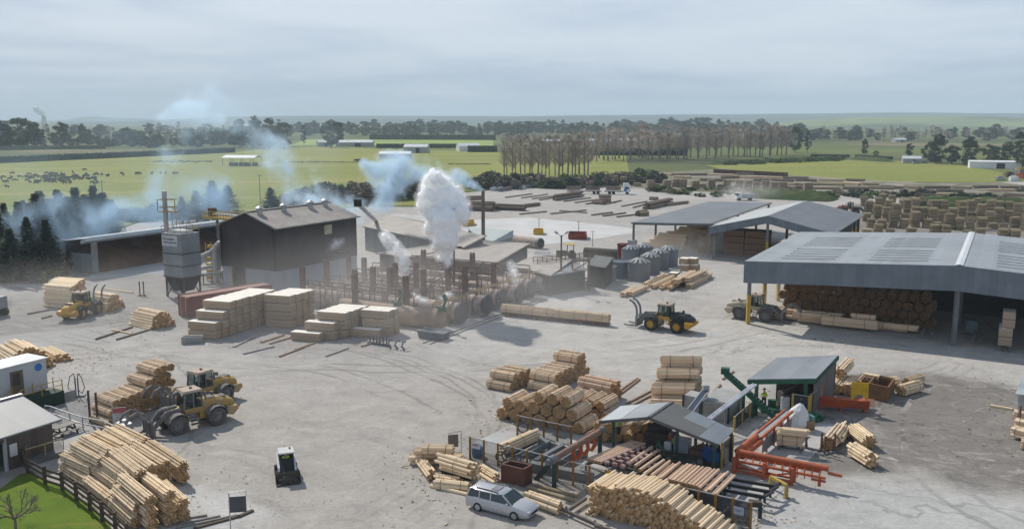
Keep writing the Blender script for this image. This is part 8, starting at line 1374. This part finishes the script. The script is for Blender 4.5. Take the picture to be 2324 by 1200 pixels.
def steam(lst, Y, label, vox, disp, dsc, name='steam_plume', veil=.4, dens=.28, knobs=9):
    bl = pxblobs(lst, Y, .9)
    for c, r in list(bl):
        for _ in range(knobs if r > .35 else 3): bl.append((c+rv()*r*R.uniform(.75, .98), r*R.uniform(.2, .45)))
    me = blobmesh(bl, vox, disp, dsc, len(lst)); c = bl[0][0]; me.transform(Matrix.Translation(-c)); me.name = name; me.materials.clear(); me.materials.append(MSTEAM); o = bpy.data.objects.new(name, me); C.objects.link(o); o.location = c; props(o, label, 'steam')
    if veil:
        me = blobmesh([(p, r*1.05+veil) for p, r in bl], vox*1.8, disp*1.2, dsc, len(lst)); me.name = 'steam_veil'; me.materials.clear(); t = NT('steam_veil'); s = t.n('ShaderNodeVolumeScatter', i_Color=(.97, .98, 1, 1), i_Density=dens); t.put(t.out, 'Volume', s.outputs[0]); me.materials.append(t.mat); o = bpy.data.objects.new('steam_veil', me); C.objects.link(o); props(o, kind='stuff')
YS = at(1017, 610, 5.6).y
steam([(1016, 604, 4), (1015, 592, 8), (1013, 578, 13), (1010, 560, 19), (1008, 540, 25), (1003, 520, 28), (975, 520, 14), (1008, 500, 32), (982, 492, 16), (1040, 495, 20), (1050, 480, 19), (1000, 475, 36), (965, 465, 16), (1035, 460, 24), (995, 450, 36), (968, 440, 16), (1020, 438, 22), (985, 425, 28), (1005, 420, 22), (975, 410, 14), (988, 402, 16), (1004, 408, 12), (1025, 520, 14), (988, 560, 10)], YS, 'huge billowing white steam plume rising from one exhaust stack', .2, .75, .8, knobs=16)
steam([(915, 622, 3), (917, 610, 6), (916, 596, 8), (914, 583, 10), (906, 572, 9), (899, 562, 9), (888, 554, 9), (880, 543, 10), (874, 536, 8)], at(915, 625, 5.6).y, 'thin crooked white steam wisp left of the huge plume', .22, .6, .9, 'steam_wisp', .5, .5)
steam([(940, 668, 3), (948, 676, 5), (957, 682, 6), (965, 684, 5)], at(955, 690, 2.2).y, 'small white steam puff leaking low between the cylinders', .15, .4, 1.2, 'steam_puff', .3, .6); steam([(1002, 677, 4), (1012, 673, 6), (1021, 670, 6), (1016, 668, 5)], at(1010, 684, 2.2).y, 'rounded white steam puff right beside the low leak', .15, .4, 1.2, 'steam_puff', .3, .6)
steam([(1174, 634, 2.5), (1169, 625, 4), (1165, 616, 5), (1161, 606, 5), (1157, 598, 4)], at(1172, 640, 3.5).y, 'slanting white steam wisp at the right end of the cylinders', .18, .5, 1, 'steam_wisp', .4, .5); steam([(773, 549, 3.5), (765, 553, 6), (754, 558, 6), (744, 564, 5), (735, 569, 4)], D(2.4, 12.6, 4).y, 'white steam puff blowing from the pipe on the kiln wall', .2, .5, .9, 'steam_puff', .5, .5)
steam([(100, 262, 2.5), (96, 258, 5), (90, 253, 7), (84, 249, 7), (79, 246, 5)], 4200, 'tiny white steam cloud over the distant cooling tower', 3.5, 8, .05, 'steam_cloud', 0)
def smoke(name, lst, Y, dens, col, scale, lo=.38, hi=.62, dY=.6, vox=.7, det=7):
    bl = pxblobs([(u, v, r*1.3) for u, v, r in lst], Y, dY); me = blobmesh(bl, vox); me.materials.clear(); t = NT(name); pos = t.coord('Position'); acc = None
    wn = t.n('ShaderNodeTexNoise'); t.put(wn, 'Vector', pos); t.put(wn, 'Scale', scale*.9); t.put(wn, 'Detail', 3); wp_ = t.vmath('ADD', pos, t.vmath('SCALE', t.vmath('SUBTRACT', wn.outputs['Color'], (.5, .5, .5)), 4.6/scale*.35))
    for c, r in bl: l = t.vmath('LENGTH', t.vmath('SUBTRACT', wp_, tuple(c)), out=1); f = t.ramp(l, r, r*.15); acc = f if acc is None else t.math('MAXIMUM', acc, f)
    nz = t.ramp(t.noise(wp_, scale, det, .6), lo, hi); s = t.n('ShaderNodeVolumePrincipled', i_Color=(*col, 1), i_Anisotropy=.4, i_Density=t.math('MULTIPLY', t.math('MULTIPLY', acc, nz), dens)); t.put(s, 'Absorption Color', (0, 0, 0, 1)); t.put(t.out, 'Volume', s.outputs[0]); me.materials.append(t.mat); me.name = name; o = bpy.data.objects.new(name, me); C.objects.link(o); return props(o, kind='stuff')
BL = (.68, .85, 1.0); YC = at(1097, 590).y
smoke('blue_smoke', [(1097, 437, 5), (1088, 430, 9), (1074, 420, 13), (1056, 410, 17), (1034, 402, 20), (1008, 396, 24), (980, 390, 28), (950, 384, 32), (915, 380, 36), (880, 384, 38), (848, 388, 32), (880, 420, 36), (875, 455, 34), (905, 425, 30)], YC, 1.5, BL, .26, .40, .72)
smoke('blue_smoke', [(700, 440, 46), (668, 405, 48), (640, 372, 44), (612, 340, 40), (585, 312, 36), (556, 290, 40), (520, 262, 48), (470, 240, 56), (425, 252, 46), (390, 290, 42), (380, 340, 36), (735, 455, 40), (770, 460, 36), (720, 400, 26)], YC+12, .62, BL, .17, .42, .80)
smoke('blue_smoke', [(20, 590, 60), (90, 600, 50), (60, 530, 66), (140, 520, 66), (220, 500, 60), (300, 490, 54), (380, 470, 58), (440, 440, 58), (400, 390, 46), (500, 450, 44), (20, 560, 50), (370, 420, 40)], 150, .24, (.58, .79, 1.0), .12, .34, .72)
smoke('blue_smoke', [(660, 458, 22), (700, 455, 26), (745, 452, 28), (790, 470, 26), (825, 475, 24), (800, 500, 20)], 146, .40, BL, .22, .30, .64)
smoke('blue_smoke', [(60, 520, 150), (220, 470, 150), (400, 430, 150), (560, 400, 140), (700, 420, 120), (330, 330, 120), (470, 300, 110)], 165, .013, (.62, .82, 1.0), .05, .2, .75, .3, 1.4)
# dust hanging over the yard
def dust(name, c, ax, dens, sc_=.06, lo=.35, hi=.7, col=(.95, .92, .88)):
    me = blobmesh([(V((0, 0, 0)), 1.0)], .09); me.materials.clear(); t = NT(name); o_ = t.coord('Object'); l = t.vmath('LENGTH', o_, out=1); f = t.ramp(l, 1, .25); nz = t.ramp(t.noise(t.coord('Position'), sc_, 4, .6), lo, hi); s = t.n('ShaderNodeVolumeScatter', i_Color=(*col, 1), i_Anisotropy=.25, i_Density=t.math('MULTIPLY', t.math('MULTIPLY', f, nz), dens)); t.put(t.out, 'Volume', s.outputs[0]); me.materials.append(t.mat); me.name = name; o = bpy.data.objects.new(name, me); C.objects.link(o); o.location = c; o.scale = ax; props(o, kind='stuff')
dust('yard_dust', (-12, 112, 1), (38, 27, 12), .022, .07, .25, .65); dust('yard_dust', at(1700, 700)+UP*1, (9, 9, 4), .055, .25, .35, .7); dust('yard_dust', at(1560, 590)+UP*1, (16, 14, 5), .03, .15, .35, .7); dust('yard_dust', at(1700, 452)+UP*2, (14, 12, 5), .07, .12, .35, .7); dust('yard_dust', at(1280, 640)+UP*1, (12, 10, 5), .03, .15, .35, .7); dust('yard_dust', at(250, 700)+UP*1, (30, 20, 7), .016, .08, .3, .7)
# ---- bark, chips and offcuts trodden into the yard
def litter(name, spots, n, m, smin, smax):
    g = MB()
    for _ in range(n):
        u, v, su, sv = R.choice(spots); p = at(u+R.gauss(0, su), min(1260, max(470, v+R.gauss(0, sv))), .085); a = R.random()*6.28; L = R.uniform(smin, smax); w_ = L*R.uniform(.12, .4); x = V((math.cos(a), math.sin(a), R.uniform(-.05, .12)))*L; y = V((-math.sin(a), math.cos(a), R.uniform(-.1, .1)))*w_
        g.hexa([p-x*.5-y*.5, p+x*.5-y*.5, p+x*.5+y*.5, p-x*.5+y*.5], [p-x*.5-y*.5+UP*.025, p+x*.45-y*.5+UP*.025, p+x*.5+y*.5+UP*.025, p-x*.5+y*.4+UP*.025])
    return solo(name, g, m, kind='stuff')
SP = [(1320, 1120, 130, 35), (1450, 1020, 130, 45), (1180, 960, 90, 40), (1000, 1080, 60, 35), (1750, 960, 90, 45), (1950, 900, 70, 30), (330, 1110, 110, 60), (280, 960, 80, 30), (150, 820, 60, 20), (330, 740, 60, 20), (700, 780, 120, 16), (1700, 1180, 60, 20), (2250, 950, 60, 60), (1520, 660, 70, 16), (1900, 770, 120, 12)]
litter('bark_litter', SP, 1500, mat('bark_chips', (.13, .085, .055), (.20, .14, .09), 6, .9, island=.4), .04, .2); litter('wood_litter', SP, 900, mat('pale_chips', (.52, .41, .28), (.42, .32, .21), 6, .9, island=.3), .05, .34)
litter('gravel', [(800, 950, 420, 120), (1300, 790, 420, 60), (2000, 1000, 220, 100), (300, 800, 200, 60), (700, 1150, 200, 40)], 700, mat('small_stones', (.40, .37, .335), (.33, .305, .275), 6, .95, island=.35), .04, .12)
bpy.data.scenes.remove(TS)
